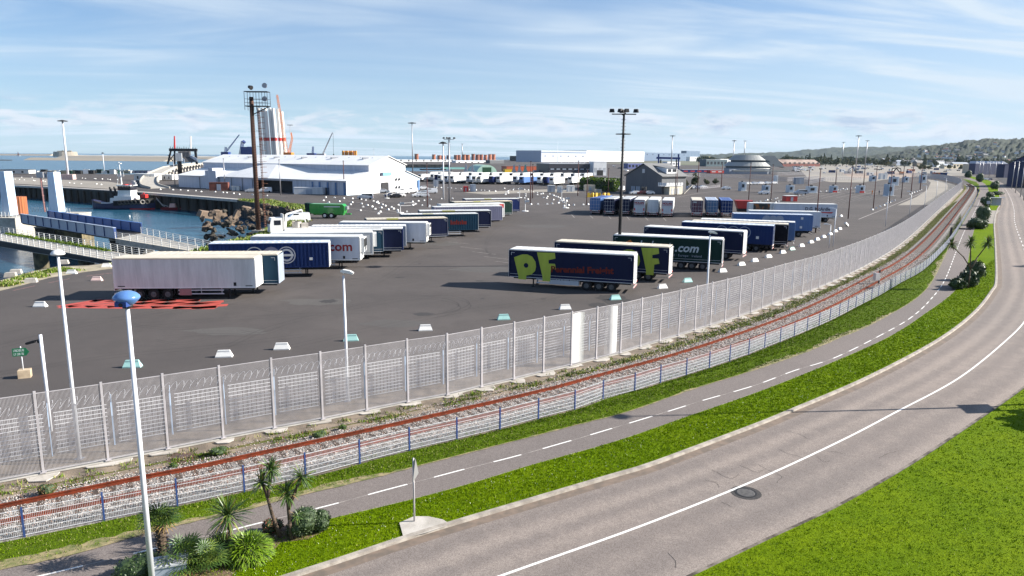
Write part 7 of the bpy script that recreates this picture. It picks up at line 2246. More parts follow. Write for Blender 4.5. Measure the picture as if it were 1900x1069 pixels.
def cont(px, yb, yt, wpx, label, m, m2=None, rz=.15, L=2.6):
    a = G(px, yb); s = a.y / FPX; h = hgt(px, yt, a.y)
    t = thing('cabin_container', label, 'container', (a.x, a.y, 0), rz)
    MB().box(-wpx * s / 2, wpx * s / 2, 0, L, 0.05, h).build('body', m, t); MB().box(-wpx * s / 2 - .05, wpx * s / 2 + .05, -.05, L + .05, h, h + .12).build('roof', m2 or m, t)
    MB().box(-wpx * s * .1, wpx * s * .12, -.04, .02, .1, h * .8).build('door', GREYB, t)
cont(406, 354, 339, 33, 'dark rusty red container by the left part of the warehouse', mat('dark_red_container', (.20, .06, .04), .8, c2=(.12, .05, .04), scale=.8))
cont(573, 361, 348.5, 53, 'long pale container standing along the warehouse wall', paint('pale_container', (.55, .58, .62)), WCL)
cont(437, 354, 346, 13, 'small white site tank beside the dark red container', WHITE2)
cont(1469, 374, 364, 22, 'small dark red hut with white flat roof in the lanes', RED, WHITE)
cont(1024, 357, 344.5, 12, 'white cabin, left of the group beside the hedge', GCL, WHITE); cont(1040, 358, 346, 8, 'grey white cabin in the middle of the group beside the hedge', WHITE2); cont(1060, 356, 345, 13, 'white cabin with orange light at the right of the group', WHITE, WHITE)
cont(1095, 355, 344, 19, 'beige cube cabin in front of the hedge', BEI, CONCL); cont(1111, 358, 352, 11, 'small tan box in front of the hedge', BEI, CONCL)
cont(1098, 337, 327, 6, 'bright yellow box beyond the hedge', YELLOW); cont(809, 347, 335, 9, 'steel frame guard hut right of the warehouse', SILVER, GREYB); cont(878, 356, 343.5, 10, 'tall grey board between poles in the yard', GREYB)
cont(864.5, 356, 346.5, 9, 'bright red tractor cab at the far end of the left row', RED, RED, .1, 3); cont(1441, 340, 326, 4, 'white round fuel tank stood upright near the car park', WHITE)
cont(1484, 342, 330, 16, 'grey mesh gate block beyond the booths', GCL); cont(1640, 333, 322, 14, 'white cargo box at the worksite edge', WHITE)
# red skip body
g = G(1381, 396); t = thing('red_skip', 'red open top tipper skip with dark underside beside the white gothic lettered trailer', 'skip', (g.x, g.y, 0), -.1)
MB().xprism([(-1.6, 1.2), (1.6, 1.2), (2.0, 3.2), (-2.3, 3.2)], 0, 2.4).build('body', RED, t); MB().xprism([(-1.5, .4), (1.3, .4), (1.6, 1.2), (-1.6, 1.2)], .2, 2.2).build('chassis', STEEL, t)
# pumpkin like yellow bags
for k in range(6):
    g = G(1092 + k * 7.3 - (k == 3) * 2, 366); tag(put(cmesh('bag', lambda: MB().cbox((0, 0, .75), 1.5, 1.5, 1.5, 0, .45).mesh('bag', YELLOW)), 'yellow_weight', None, (g.x, g.y, 0), (0, 0, k)), 'yellow pyramid shaped weight in the row beside the hedge', 'weight', 'yellow pyramid weights')
# navy sheds at the right edge
ga = G(1867, 346)
t = thing('navy_warehouse', 'large dark navy gabled warehouse cut by the right edge of the picture', 'warehouse', (ga.x, ga.y, 0), R(-52))
h1, h2 = hgt(1867, 303, ga.y), hgt(1886, 277, ga.y)
Wd = 30.0
MB().xprism([(0, 0), (Wd, 0), (Wd, h1), (Wd * .42, h2), (0, h1)], 0, 60).build('wall', SHEDB, t)
b = MB(); b.add([(-.4, -.4, h1 + .1), (Wd * .42, -.4, h2 + .2), (Wd * .42, 60.4, h2 + .2), (-.4, 60.4, h1 + .1), (Wd + .4, -.4, h1 + .1), (Wd + .4, 60.4, h1 + .1)], [(0, 1, 2, 3), (1, 4, 5, 2)]); b.build('roof', mat('brown_grey_roof', (.22, .19, .15), .85), t)
MB().box(Wd * .25, Wd * .8, -.1, .02, 0, h1 * .8).build('door', GLASS, t)
for px_, yb in ((1877, 350), (1884, 358), (1893, 366), (1899, 372)):
    mast((px_, yb), (px_ + 5, 300), 'slim grey lamp post in front of the dark navy warehouse', .16, .1, 'galv', 'arm', 'slim lamp posts by the navy warehouse')
building(1808, 1868, 299, 324, 'navy blue shed with saw tooth roof beyond the trees', SHEDB, CLADL, 30, 'saw', panels=8)
building(1862, 1900, 305, 330, 'low navy shed joining the large navy warehouse', SHEDB, SHEDB, 20, panels=3)
building(1796, 1808, 305, 322, 'plain beige shed end left of the saw tooth shed', BEI, GCL, 14)
for px_ in (1816, 1822, 1835, 1846, 1857):
    mast((px_, 328), (px_, 299), 'slim lamp post in front of the saw tooth shed', .2, .14, 'galv', 'arm', 'slim lamp posts by the saw tooth shed')
# town buildings in the middle distance
for a in [(1652, 1688, 297, 307, 'long grey blue industrial unit behind the worksite', paint('town_grey', (.24, .28, .36))), (1674, 1698, 296.5, 302, 'white roofed unit behind the worksite'), (1697, 1722, 297, 306, 'pale unit with dark openings behind the worksite'), (1724, 1760, 296, 302, 'long low white roofed shed among the trees'), (1736, 1752, 300, 310, 'steep roofed grey farm shed near the far fence'), (1752, 1768, 304, 313, 'two storey beige house with dark windows near the far road', BEI), (1768, 1796, 301, 313, 'pale rendered building block near the far road', BEI), (1600, 1618, 293, 302, 'dark roofed house group left behind the trees', BRICK), (1618, 1630, 290, 299, 'tall brown gabled barn in the town', BRICK), (1638, 1650, 294, 306, 'orange brown gabled roof house near the worksite', ORANGED)]:
    building(a[0], a[1], a[2], a[3], a[4], a[5] if len(a) > 5 else WCL, GCL if len(a) > 5 else SILVER, 14, 'gable_x', win=5, ridge=2.5)

# ================================================================== HILLS, TOWN, TREES
FOREST = mat('forest_hill', (0.014, 0.024, 0.014), 0.95, c2=(0.034, 0.046, 0.022), scale=0.006, bump=.8, bscale=.05, bdist=8)
FIELD = mat('hill_field', (0.12, 0.17, 0.06), 0.95, c2=(0.07, 0.09, 0.04), scale=0.004)
def hill(name, prof, D0, D1, D2, m, amp, seed):
    r2 = np.random.RandomState(seed)
    pxs = np.array([p[0] for p in prof], float); pys = np.array([p[1] for p in prof], float)
    n, k = 220, 34
    X_ = np.linspace(pxs[0], pxs[-1], n); T_ = np.interp(X_, pxs, pys)
    V = []
    wob = np.convolve(r2.normal(0, 1, n + 20), np.ones(6) / 6, 'same')[:n]
    for i in range(n):
        d = ray(X_[i], 290.7 + (X_[i] - 950) * .00785); d = Vector((d.x, d.y, 0)).normalized()
        dt = ray(X_[i], T_[i]); el = dt.z / math.hypot(dt.x, dt.y)
        H_ = el * D1 + CAMH
        for j in range(k):
            u = j / (k - 1) * 1.35
            r = D0 + (D1 - D0) * min(u, 1) + (D2 - D1) * max(0, (u - 1) / .35)
            s = u * u * (3 - 2 * u) if u < 1 else 1 - 0.5 * ((u - 1) / .35) ** 2
            z = H_ * s + amp * (r2.rand() - .5) * min(1, u * 3) + wob[i] * amp * .5 * s
            V.append((d.x * r, d.y * r, z - (1.5 if j == 0 else 0)))
    T2 = [(i * k + j, (i + 1) * k + j, (i + 1) * k + j + 1, i * k + j + 1) for i in range(n - 1) for j in range(k - 1)]
    me = npmesh(name, np.array(V), np.array(T2), [m], None, True)
    o = put(me, name); tag(o, kind='structure')
    return np.array(V).reshape(n, k, 3), X_
hill('hills', [(1235, 289), (1300, 287.4), (1379, 285), (1427, 283), (1475, 281), (1538, 275.3), (1600, 274.2), (1664, 272.3), (1735, 271), (1800, 270), (2300, 272)], 5200, 7600, 9500, FOREST, 16, 3)
HV, HX = hill('hills', [(1600, 290.5), (1640, 286), (1665, 282.5), (1703, 275.5), (1735, 270.8), (1759, 267.7), (1791, 262.2), (1823, 260.6), (1854, 258.3), (1900, 258), (1960, 255), (2060, 256), (2300, 262)], 2100, 3400, 4300, FOREST, 9, 4)
def hillz(px, u):
    i = int(np.clip(np.searchsorted(HX, px), 1, len(HX) - 1)); j = int(u / 1.35 * 33)
    return HV[i, j]
# houses: one master of each kind, copied
def house_master(k, wall, roofm, gabled=True):
    t = thing('house', 'x', 'house', (0, 0, -500))
    L, D, H = (11, 8, 5.2), (14, 9, 6), (9, 8, 4.5)
    L, D, H = ((11, 8, 5.2), (15, 9, 6.2), (9, 8, 4.2))[k % 3]
    MB().box(-L / 2, L / 2, -D / 2, D / 2, -2, H).build('wall', wall, t)
    b = MB(); b.xprism([(0, 0), (1, 0), (0, 1)], 0, 0) if False else None
    b.add([(-L / 2 - .4, -D / 2 - .4, H - .1), (L / 2 + .4, -D / 2 - .4, H - .1), (L / 2 + .4, 0, H + D * .42), (-L / 2 - .4, 0, H + D * .42), (L / 2 + .4, D / 2 + .4, H - .1), (-L / 2 - .4, D / 2 + .4, H - .1)], [(0, 1, 2, 3), (3, 2, 4, 5), (0, 3, 5), (1, 4, 2)])
    b.build('roof', roofm, t)
    MB().box(L * .25, L * .25 + .9, -.4, .4, H + 1, H + D * .42 + .9).build('chimney', BRICK, t)
    for i in range(3): MB().box(-L / 2 + 1 + i * L / 3, -L / 2 + 2.2 + i * L / 3, -D / 2 - .04, -D / 2 + .02, 1.2, 2.6).build('window', GLASS, t)
    return t
HM_ = [house_master(0, WCL, SLATE), house_master(1, BEI, SLATE), house_master(2, WCL, TILE), house_master(1, STONE, SLATE)]
HLAB = ['white house with dark slate roof', 'beige house with slate roof', 'white house with brown tile roof', 'stone house with slate roof']
used_h = [False] * 4
def house(loc, k, where, grp, s=1.0):
    t = HM_[k] if not used_h[k] else copy_tree(HM_[k])
    used_h[k] = True
    t.location = loc; t.rotation_euler = (0, 0, rnd.uniform(-.5, .5) + rnd.choice([0, 1.57])); t.scale = (s, s, s)
    tag(t, HLAB[k] + ' ' + where, 'house', grp)
for i in range(90):
    px_ = rnd.triangular(1655, 1905, 1800); u = rnd.choice([rnd.uniform(.12, .42), rnd.uniform(.3, .62)])
    v = hillz(px_, u)
    house((v[0] + rnd.uniform(-12, 12), v[1] + rnd.uniform(-20, 20), v[2] + 2.0), rnd.choice([0, 0, 2, 2, 1]), 'on the lower slope of the wooded hill', 'houses scattered over the hillside', rnd.uniform(.55, 1.0))
for i in range(46):
    px_ = rnd.uniform(1600, 1880); y = 290.7 + (px_ - 950) * .00785 + rnd.uniform(7.5, 13)
    g = G(px_, y)
    house((g.x, g.y, 0), rnd.choice([0, 1, 1, 3, 2]), 'in the town below the hill', 'houses of the town below the hill', rnd.uniform(.9, 1.4))
# trees
def tree_mesh(seed, R_, Hc, z0, n, leaf, mats, conif=False):
    r2 = np.random.RandomState(seed)
    lumps = [(r2.uniform(-.5, .5) * R_, r2.uniform(-.5, .5) * R_, z0 + Hc * r2.uniform(.2, .85), R_ * r2.uniform(.35, .62)) for _ in range(9)]
    V = []; T = []; idx = []
    for i in range(n):
        if conif:
            z = r2.rand() ** 1.3; a = r2.rand() * 6.283; rr = R_ * (1 - z) * (0.75 + .35 * r2.rand())
            c = np.array([rr * math.cos(a), rr * math.sin(a), z0 + z * Hc])
        else:
            l = lumps[i % 9]; dd_ = r2.normal(0, 1, 3); dd_ /= np.linalg.norm(dd_)
            c = np.array(l[:3]) + dd_ * l[3] * (0.72 + .4 * r2.rand()) * np.array([1, 1, .85])
        a = r2.normal(0, 1, 3); a /= np.linalg.norm(a); b = np.cross(a, r2.normal(0, 1, 3)); b /= np.linalg.norm(b)
        s = leaf * (.6 + .8 * r2.rand())
        o = len(V); V += [c + a * s, c + b * s * .7, c - a * s, c - b * s * .7]; T.append((o, o + 1, o + 2, o + 3)); idx.append(r2.choice(len(mats), p=[.45, .38, .17]))
    return npmesh('crown', np.array(V), np.array(T), mats, idx)
LF1 = mat('tree_leaf_dark', (.030, .048, .016), .8, c2=(.050, .070, .022), scale=.3)
LF2 = mat('tree_leaf_mid', (.060, .080, .026), .8, c2=(.040, .060, .020), scale=.3)
LF3 = mat('tree_leaf_autumn', (.14, .12, .035), .8, c2=(.09, .09, .03), scale=.3)
CR = [tree_mesh(1, 4.2, 7, 2.4, 520, .62, [LF1, LF2, LF3]), tree_mesh(2, 5, 6, 2.2, 560, .7, [LF2, LF3, LF1]), tree_mesh(3, 3.4, 9, 2.0, 480, .6, [LF1, LF2, LF1]), tree_mesh(4, 2.6, 12, 1.5, 460, .6, [LF1, LF1, LF2], True), tree_mesh(5, 4.6, 7, 2, 520, .66, [LF3, LF2, LF3])]
TRM = MB().tube((0, 0, 0), (.15, .1, 4.5), .32, .16, 7).tube((.1, .05, 3), (1.4, .4, 6), .14, .06, 5).tube((.1, .05, 3), (-1.2, -.5, 6), .14, .06, 5).tube((.1, .1, 3.6), (.1, .1, 7.5), .14, .05, 5).mesh('trunk', BARK)
TLAB = ['rounded dark green broadleaf tree', 'broad mixed green broadleaf tree', 'upright dark green tree', 'dark pointed conifer', 'yellowing autumn broadleaf tree']
def tree(loc, k, s, where, grp, lab=None):
    t = thing('tree', lab or (TLAB[k] + ' ' + where), 'tree', loc, rnd.uniform(0, 6), grp); t.scale = (s, s, s)
    put(CR[k], 'crown', t); put(TRM, 'trunk', t)
for i in range(210):
    px_ = rnd.uniform(1440, 1900); y = 290.7 + (px_ - 950) * .00785 + rnd.uniform(7.5, 13.5)
    g = G(px_, y); tree((g.x, g.y, 0), rnd.choice([0, 0, 1, 2, 2, 3, 4]), rnd.uniform(1.0, 2.0), 'in the tree belt below the hills', 'trees of the belt below the hills')
for i in range(70):
    px_ = rnd.choice([rnd.uniform(1700, 1815), rnd.uniform(1530, 1815)]); y = rnd.uniform(304, 316) if px_ > 1700 else rnd.uniform(302.5, 307); g = G(px_, y)
    tree((g.x, g.y, 0), rnd.choice([0, 1, 2, 4]), rnd.uniform(.45, .8), 'between the far fence and the sheds', 'trees between far fence and sheds')
for px_, y, k, s, lab in [(1845, 312, 4, 1.25, 'large yellowing tree just behind the saw tooth shed'), (1882 - 15, 308, 1, 1.0, 'green brown tree left of the navy warehouse gable'), (1717, 305, 4, .9, 'pale yellow green tree in the middle of the far town'), (1290, 349, 2, .62, 'dark bushy tree, left of two beside the grey house'), (1257, 347, 2, .60, 'dark bushy tree next to the grey house porch'), (1271, 349, 4, .42, 'yellowing small tree between two dark ones by the grey house'), (1310, 345, 0, .4, 'small dark bush right of the parked cars, left'), (1328, 344, 0, .4, 'small dark bush right of the parked cars, right')]:
    g = G(px_, y); tree((g.x, g.y, 0), k, s, '', None, lab)
# far dark wood strips (they read as one mass)
def wood(px0, px1, y, n, hh, leaf, label):
    a, b = G(px0, y), G(px1, y + (px1 - px0) * .00785); V = []; T = []; idx = []
    r2 = np.random.RandomState(int(px0))
    for i in range(n):
        k = r2.rand(); c = np.array(a.lerp(b, k)) + np.array([r2.normal(0, 3), r2.uniform(0, 60), abs(math.sin(k * 40) * .3 + .7) * hh * r2.rand()])
        e = r2.normal(0, 1, 3); e /= np.linalg.norm(e); f = np.cross(e, r2.normal(0, 1, 3)); f /= np.linalg.norm(f); s = leaf * (.6 + r2.rand())
        o = len(V); V += [c + e * s, c + f * s * .7, c - e * s, c - f * s * .7]; T.append((o, o + 1, o + 2, o + 3)); idx.append(r2.randint(3))
    tag(put(npmesh('woodland', np.array(V), np.array(T), [LF1, LF2, LF3], idx), 'woodland'), label, 'woodland', None, 'stuff')
wood(1300, 1640, 300.5, 9000, 20, 3.8, 'dark distant wood running below the far hills')
wood(1600, 2000, 304.8, 9000, 17, 3.4, 'dark wood and gardens at the foot of the near hill')
def hedge(px_poly, h, label, mats=(LF1, LF2, LF3), name='hedge', n=3200, leaf=.28, cat='hedge'):
    P = [(v.x, v.y) for v in [G(*q) for q in px_poly]]; c = np.array(P).mean(0)
    t = thing(name, label, cat, (c[0], c[1], 0))
    MB().prism([(c[0] + (x - c[0]) * .96, c[1] + (y - c[1]) * .94) for x, y in P], 0, h * .93).build('inner_growth', LF1, t, world=True)
    V = []; T = []; idx = []; r2 = np.random.RandomState(3)
    for i in range(n):
        if r2.rand() < .45:
            q = scat_one(P, r2); z = h * (.95 + .08 * r2.rand())
        else:
            k = r2.randint(len(P)); u = r2.rand(); q = (P[k][0] * u + P[(k + 1) % len(P)][0] * (1 - u), P[k][1] * u + P[(k + 1) % len(P)][1] * (1 - u)); z = h * r2.rand()
        cc = np.array([q[0], q[1], z]) + r2.normal(0, .06, 3)
        e = r2.normal(0, 1, 3); e /= np.linalg.norm(e); f = np.cross(e, r2.normal(0, 1, 3)); f /= np.linalg.norm(f); s = leaf * (.5 + r2.rand())
        o = len(V); V += [cc + e * s, cc + f * s * .7, cc - e * s, cc - f * s * .7]; T.append((o, o + 1, o + 2, o + 3)); idx.append(r2.choice(3, p=[.3, .5, .2]))
    V = np.array(V) - np.array([c[0], c[1], 0])
    put(npmesh('foliage', V, np.array(T), list(mats), idx), 'foliage', t)
def scat_one(P, r2):
    xs = [p[0] for p in P]; ys = [p[1] for p in P]
    while True:
        q = np.array([[r2.uniform(min(xs), max(xs)), r2.uniform(min(ys), max(ys))]])
        if in_poly(q, P)[0]: return q[0]
hedge([(1075, 352), (1140, 356), (1151, 352), (1090, 348)], 4.6, 'dense dark green clipped hedge left of the floodlight mast', (LEAF_D, GBV, LEAF_M), n=4000, leaf=.35)

# ================================================================== PLANTING BEDS BY THE PATH
def leafstrip(V, T, idx, base, dirv, L, wd, droop, mi, n=4, twist=0.0, r2=rs):
    """one sword leaf that arches over"""
    d = Vector(dirv).normalized(); side = d.cross(Vector((0, 0, 1)))
    side = side.normalized() if side.length > .05 else Vector((1, 0, 0))
    side = (Matrix.Rotation(twist, 3, d) @ side)
    p = Vector(base); o = len(V)
    for k in range(n + 1):
        u = k / n; w_ = wd * (0.5 + 1.2 * u) * (1 - u) ** .6 if u < 1 else 0.001
        w_ = wd * min(1, (.55 + u)) * (1 - u ** 3)
        V.append(tuple(p - side * w_)); V.append(tuple(p + side * w_))
        d = (d + Vector((0, 0, -droop / n))).normalized()
        p = p + d * (L / n)
    for k in range(n):
        a = o + 2 * k; T.append((a, a + 1, a + 3, a + 2)); idx.append(mi)
def rosette(c, n, L, wd, up0, up1, droop, V, T, idx, probs=(.45, .35, .15, .05), seed=1, half=None):
    r2 = np.random.RandomState(seed)
    for i in range(n):
        a = r2.rand() * 6.283; el = lerp(up0, up1, r2.rand())
        d = (math.cos(a) * math.cos(el), math.sin(a) * math.cos(el), math.sin(el))
        leafstrip(V, T, idx, (c[0] + r2.normal(0, .03), c[1] + r2.normal(0, .03), c[2] + r2.normal(0, .04)), d, L * r2.uniform(.7, 1.1), wd, droop * r2.uniform(.5, 1.4), r2.choice(len(probs), p=probs), 4, r2.uniform(-.5, .5))
CM4 = [mat('palm_leaf_mid', (.075, .135, .022), .45, c2=(.045, .09, .018), scale=7), mat('palm_leaf_deep', (.030, .070, .014), .45, c2=(.05, .10, .018), scale=7), LEAF_Y, LEAF_O]
def cordyline(px, label, heads, trunks, grp=None, L=.62, n=120, wd=.022, cat='cordyline palm'):
    """heads: list of (x, y, z) crown centres relative to the foot; trunks: list of point lists"""
    g = G(*px); t = thing('cordyline_palm', label, cat, (g.x, g.y, .05), 0, grp)
    for pl in trunks:
        b = MB()
        for k, (a, c) in enumerate(zip(pl[:-1], pl[1:])): b.tube(a, c, .075 - .012 * k, .065 - .012 * k, 8)
        b.build('trunk', BARK, t, smooth=True)
    for k, h in enumerate(heads):
        V, T, idx = [], [], []
        rosette(h, n, L, wd, -.55, 1.45, .9, V, T, idx, (.42, .30, .20, .08), seed=k + int(px[0]))
        put(npmesh('crown', np.array(V), np.array(T), CM4, idx), 'crown', t)
    return t
cordyline((521, 1001), 'two stemmed young cordyline palm leaning left, its crown against the low fence', [(-.62, .15, 2.05), (-.35, .35, 2.45)], [[(0, 0, 0), (-.28, .05, .9), (-.45, .15, 1.5), (-.60, .15, 2.0)], [(-.45, .15, 1.5), (-.38, .3, 2.0), (-.35, .35, 2.4)]], L=.60, n=110)
cordyline((541, 1004), 'slender cordyline palm with two heads beside the dark round shrub', [(-.08, .0, 1.75), (.42, .1, 2.35)], [[(0, 0, 0), (-.04, 0, .8), (-.08, 0, 1.7)], [(-.05, 0, 1.2), (.2, .05, 1.8), (.42, .1, 2.3)]], L=.60, n=90)
cordyline((548, 1002), 'tiny cordyline sprout between palm trunk and round shrub', [(.1, 0, .85)], [[(0, 0, 0), (.05, 0, .8)]], L=.35, n=50, wd=.015)
cordyline((430, 1018), 'stemless spiky cordyline rising behind the bright strap leaved bush', [(-.05, 0, 1.15)], [[(0, 0, 0), (-.02, 0, .6), (-.05, 0, 1.1)]], L=.95, n=170, wd=.022)
def strapbush(px, label, R_, H_, n, mats, L=.5, wd=.02, name='strap_leaf_bush', cat='bush', probs=(.5, .3, .15, .05), droop=1.3):
    g = G(*px); t = thing(name, label, cat, (g.x, g.y, .05))
    V, T, idx = [], [], []; r2 = np.random.RandomState(int(px[0]))
    for i in range(n):
        a = r2.rand() * 6.283; rr = math.sqrt(r2.rand()); z = (1 - rr ** 2) ** .5
        c = (rr * R_ * .62 * math.cos(a), rr * R_ * .62 * math.sin(a), z * H_ * .62 * r2.uniform(.6, 1))
        d = (math.cos(a) * rr + r2.normal(0, .3), math.sin(a) * rr + r2.normal(0, .3), .35 + z)
        leafstrip(V, T, idx, c, d, L * r2.uniform(.7, 1.2), wd, droop, r2.choice(4, p=probs), 4, r2.uniform(-.6, .6))
    put(npmesh('foliage', np.array(V), np.array(T), mats, idx), 'foliage', t)
    MB().ball((0, 0, H_ * .3), R_ * .6, R_ * .6, H_ * .36, 12, 7, .1).build('inner_growth', LEAF_D, t)
    return t
strapbush((462, 1036), 'large bright yellow green strap leaved bush at the edge of the grass strip', .88, .95, 2400, [LEAF_B, LEAF_Y, LEAF_M, LEAF_B], .42, .02)
strapbush((408, 1030), 'dark low strap leaved clump left of the bright bush', .55, .7, 700, [LEAF_M, LEAF_D, GBV, LEAF_Y], .45, .018)
def fanleaf(V, T, idx, c, d, R_, mi, n=12, r2=rs):
    d = Vector(d).normalized(); s = d.cross(Vector((0, 0, 1))).normalized(); up = s.cross(d)
    for k in range(n):
        a = (k / (n - 1) - .5) * 4.2
        dr = (d * math.cos(a) + s * math.sin(a)).normalized()
        p0 = Vector(c); p1 = p0 + dr * R_ * .6 + up * .02 * (k % 2); p2 = p0 + dr * R_ + Vector((0, 0, -R_ * .14))
        w_ = R_ * .085; ss = dr.cross(up).normalized() * w_
        ss = ss * .50; o = len(V); V += [tuple(p0), tuple(p1 - ss), tuple(p1 + ss), tuple(p2)]; T.append((o, o + 1, o + 3, o + 2)); idx.append(mi)
def fanpalm(px, label, th, n, R_, zc, spread=.8, trunk=True, name='fan_palm'):
    g = G(*px); t = thing(name, label, 'fan palm', (g.x, g.y, .05))
    r2 = np.random.RandomState(int(px[0]) + 9)
    V, T, idx = [], [], []; stalks = MB()
    for i in range(n):
        a = r2.rand() * 6.283; el = r2.uniform(-.28, 1.4)
        d = Vector((math.cos(a) * math.cos(el), math.sin(a) * math.cos(el), math.sin(el)))
        c = Vector((0, 0, zc)) + d * spread * r2.uniform(.55, 1)
        stalks.bar((0, 0, zc - .08), c, .012, .012)
        fanleaf(V, T, idx, c, d + Vector((0, 0, -.15)), R_ * r2.uniform(.8, 1.15), 3 if el < -.2 else r2.choice(3, p=[.4, .35, .25]))
    put(npmesh('fronds', np.array(V), np.array(T), CM4, idx), 'fronds', t)
    stalks.build('leaf_stalks', LEAF_Y, t)
    if trunk:
        b = MB(); b.lathe([(.13, 0), (.12, .3), (.15, .7), (.17, th * .9), (.10, th)], n=10)
        for k in range(90):
            a = k * 2.4; z = th * (k / 90.0); q = Vector((.13 * math.cos(a), .13 * math.sin(a), z)); b.bar(q, q * 1.0 + Vector((.09 * math.cos(a), .09 * math.sin(a), .07)), .03, .02)
        b.build('trunk', BARK, t)
    return t
fanpalm((303, 1040), 'fan palm with shaggy brown trunk just right of the blue topped lamp', 1.25, 34, .48, 1.45, .42)
fanpalm((345, 1066), 'low spreading fan palm bush at the bottom edge, left', .3, 60, .44, .50, .60, False)
fanpalm((386, 1066), 'low spreading fan palm bush at the bottom edge, right of the other', .3, 50, .40, .42, .50, False)
def shrub(px, label, R_, H_, n, mats, leaf=.035, name='shrub', z0=.05, probs=(.4, .4, .2)):
    g = G(*px); t = thing(name, label, 'shrub', (g.x, g.y, z0)); r2 = np.random.RandomState(int(px[0]) + 2)
    V, T, idx = [], [], []
    lum = [(r2.uniform(-.4, .4) * R_, r2.uniform(-.4, .4) * R_, H_ * r2.uniform(.3, .62), r2.uniform(.5, .72)) for _ in range(8)]
    for i in range(n):
        l = lum[i % 8]; e = r2.normal(0, 1, 3); e /= np.linalg.norm(e)
        c = np.array(l[:3]) + e * np.array([R_, R_, H_ * .6]) * l[3] * (.85 + .2 * r2.rand())
        if c[2] < 0.02: c[2] = abs(c[2]) * .5 + .02
        a = r2.normal(0, 1, 3); a /= np.linalg.norm(a); b = np.cross(a, r2.normal(0, 1, 3)); b /= np.linalg.norm(b); s = leaf * (.6 + .8 * r2.rand())
        o = len(V); V += [c + a * s, c + b * s * .5, c - a * s, c - b * s * .5]; T.append((o, o + 1, o + 2, o + 3)); idx.append(r2.choice(3, p=probs))
    put(npmesh('foliage', np.array(V), np.array(T), list(mats), idx), 'foliage', t)
    b = MB()
    for l in lum: b.ball(l[:3], R_ * l[3] * .88, R_ * l[3] * .88, H_ * .6 * l[3] * .88, 10, 6)
    b.build('inner_growth', LEAF_D, t)
LEAF_S = mat('silvery_leaf', (.22, .27, .13), .5, c2=(.07, .11, .04), scale=20)
shrub((563, 994), 'dark rounded shrub with silvery leaf tips at the right end of the bed', .72, .95, 4200, [LEAF_D, LEAF_S, LEAF_D], probs=(.5, .12, .38))
shrub((590, 985), 'smaller dark rounded shrub touching the larger silvery one', .5, .8, 2400, [LEAF_D, LEAF_M, LEAF_D])
shrub((505, 990), 'low red brown shrub at the foot of the leaning cordyline', .4, .5, 1200, [LEAF_R, LEAF_R, LEAF_O])
shrub((262, 1070), 'dark leafy shrub at the bottom edge, left of the lamp post', .8, .8, 3000, [LEAF_D, LEAF_M, LEAF_D])
shrub((410, 1042), 'dark shaded shrub under the spiky cordyline', .5, .6, 1500, [LEAF_D, LEAF_M, LEAF_D])
for i, (px_, r, h, rr) in enumerate([((88, 921), .32, .55, 1), ((405, 845), .38, .42, 0), ((322, 868), .2, .25, 0), ((592, 812), .34, .35, 0), ((636, 798), .22, .3, 0)]):
    shrub(px_, ('red brown' if rr else 'green') + ' wild weed bush on the trackside dirt, ' + ('near the left edge', 'above the red rail beside the iron plate', 'small one at the iron plate', 'beyond the rusty plate to the right', 'small one by a fence post')[i], r, h, 900, [LEAF_R, LEAF_O, GBV] if rr else [GBV, LEAF_Y, LEAF_M], .03, 'weed_bush', .01)
g = [G(*q) for q in [(308, 855), (322, 842), (362, 840), (370, 850), (345, 862), (318, 862)]]
tag(flat_poly(g, .015).build('iron_plate', mat('rusty_plate', (.12, .07, .05), .9, c2=(.06, .04, .035), scale=3)), 'dark rusty plate lying on the trackside dirt', 'metal plate')
bark = [G(*q) for q in [(230, 1075), (300, 1040), (390, 1012), (480, 990), (540, 975), (590, 975), (612, 982), (575, 1003), (520, 1010), (500, 1035), (440, 1060), (420, 1085)]]
struct('planting_bed', flat_poly(bark, .066), mat('bark_mulch', (.22, .14, .09), .95, c2=(.10, .07, .05), scale=6, bump=.8, bscale=25))
# beds farther along the strip
def farbed(px, R_, H_, lab, n=1300):
    shrub(px, lab, R_, H_, n, [LEAF_D, LEAF_D, LEAF_M], .15)
farbed((1775, 537), 1.0, 1.3, 'dark bush at the near end of the far planting bed, left'); farbed((1797, 533), 1.2, 1.9, 'dark bush in the middle of the far planting bed'); farbed((1806, 520), 1.0, 2.3, 'tall dark bush at the right of the far planting bed')
cordyline((1796, 536), 'dark three headed cordyline palm standing in the far planting bed', [(-2.3, 0, 4.7), (-.2, .2, 4.9), (1.5, 0, 4.9)], [[(0, 0, 0), (0, 0, 2.2), (-.9, 0, 3.4), (-2.2, 0, 4.5)], [(0, 0, 2), (-.1, .1, 3.6), (-.2, .2, 4.8)], [(0, 0, 2), (.6, 0, 3.4), (1.5, 0, 4.8)]], L=.95, n=90, wd=.05)
farbed((1813, 425), 2.0, 2.2, 'dark bush bed at the end of the bright grass, beside the pavement'); farbed((1820, 418), 1.6, 4.2, 'taller dark tree like bush just behind that bed')
for px_, r, h, lab in [((1829, 383), 1.6, 3.0, 'dark bush by the bus stop sign'), ((1836, 369), 1.5, 2.6, 'second dark bush farther along the road'), ((1845, 352), 2.0, 4.4, 'mottled green tree like bush before the white car'), ((1818, 338), 2.8, 6.0, 'dark tree beside the far road bend, right one'), ((1797, 330), 3.0, 6.0, 'dark tree beside the far road bend, left one'), ((1853, 362), 2.6, 1.6, 'low clipped green hedge beside the road')]:
    farbed(px_, r, h, lab, 1500)
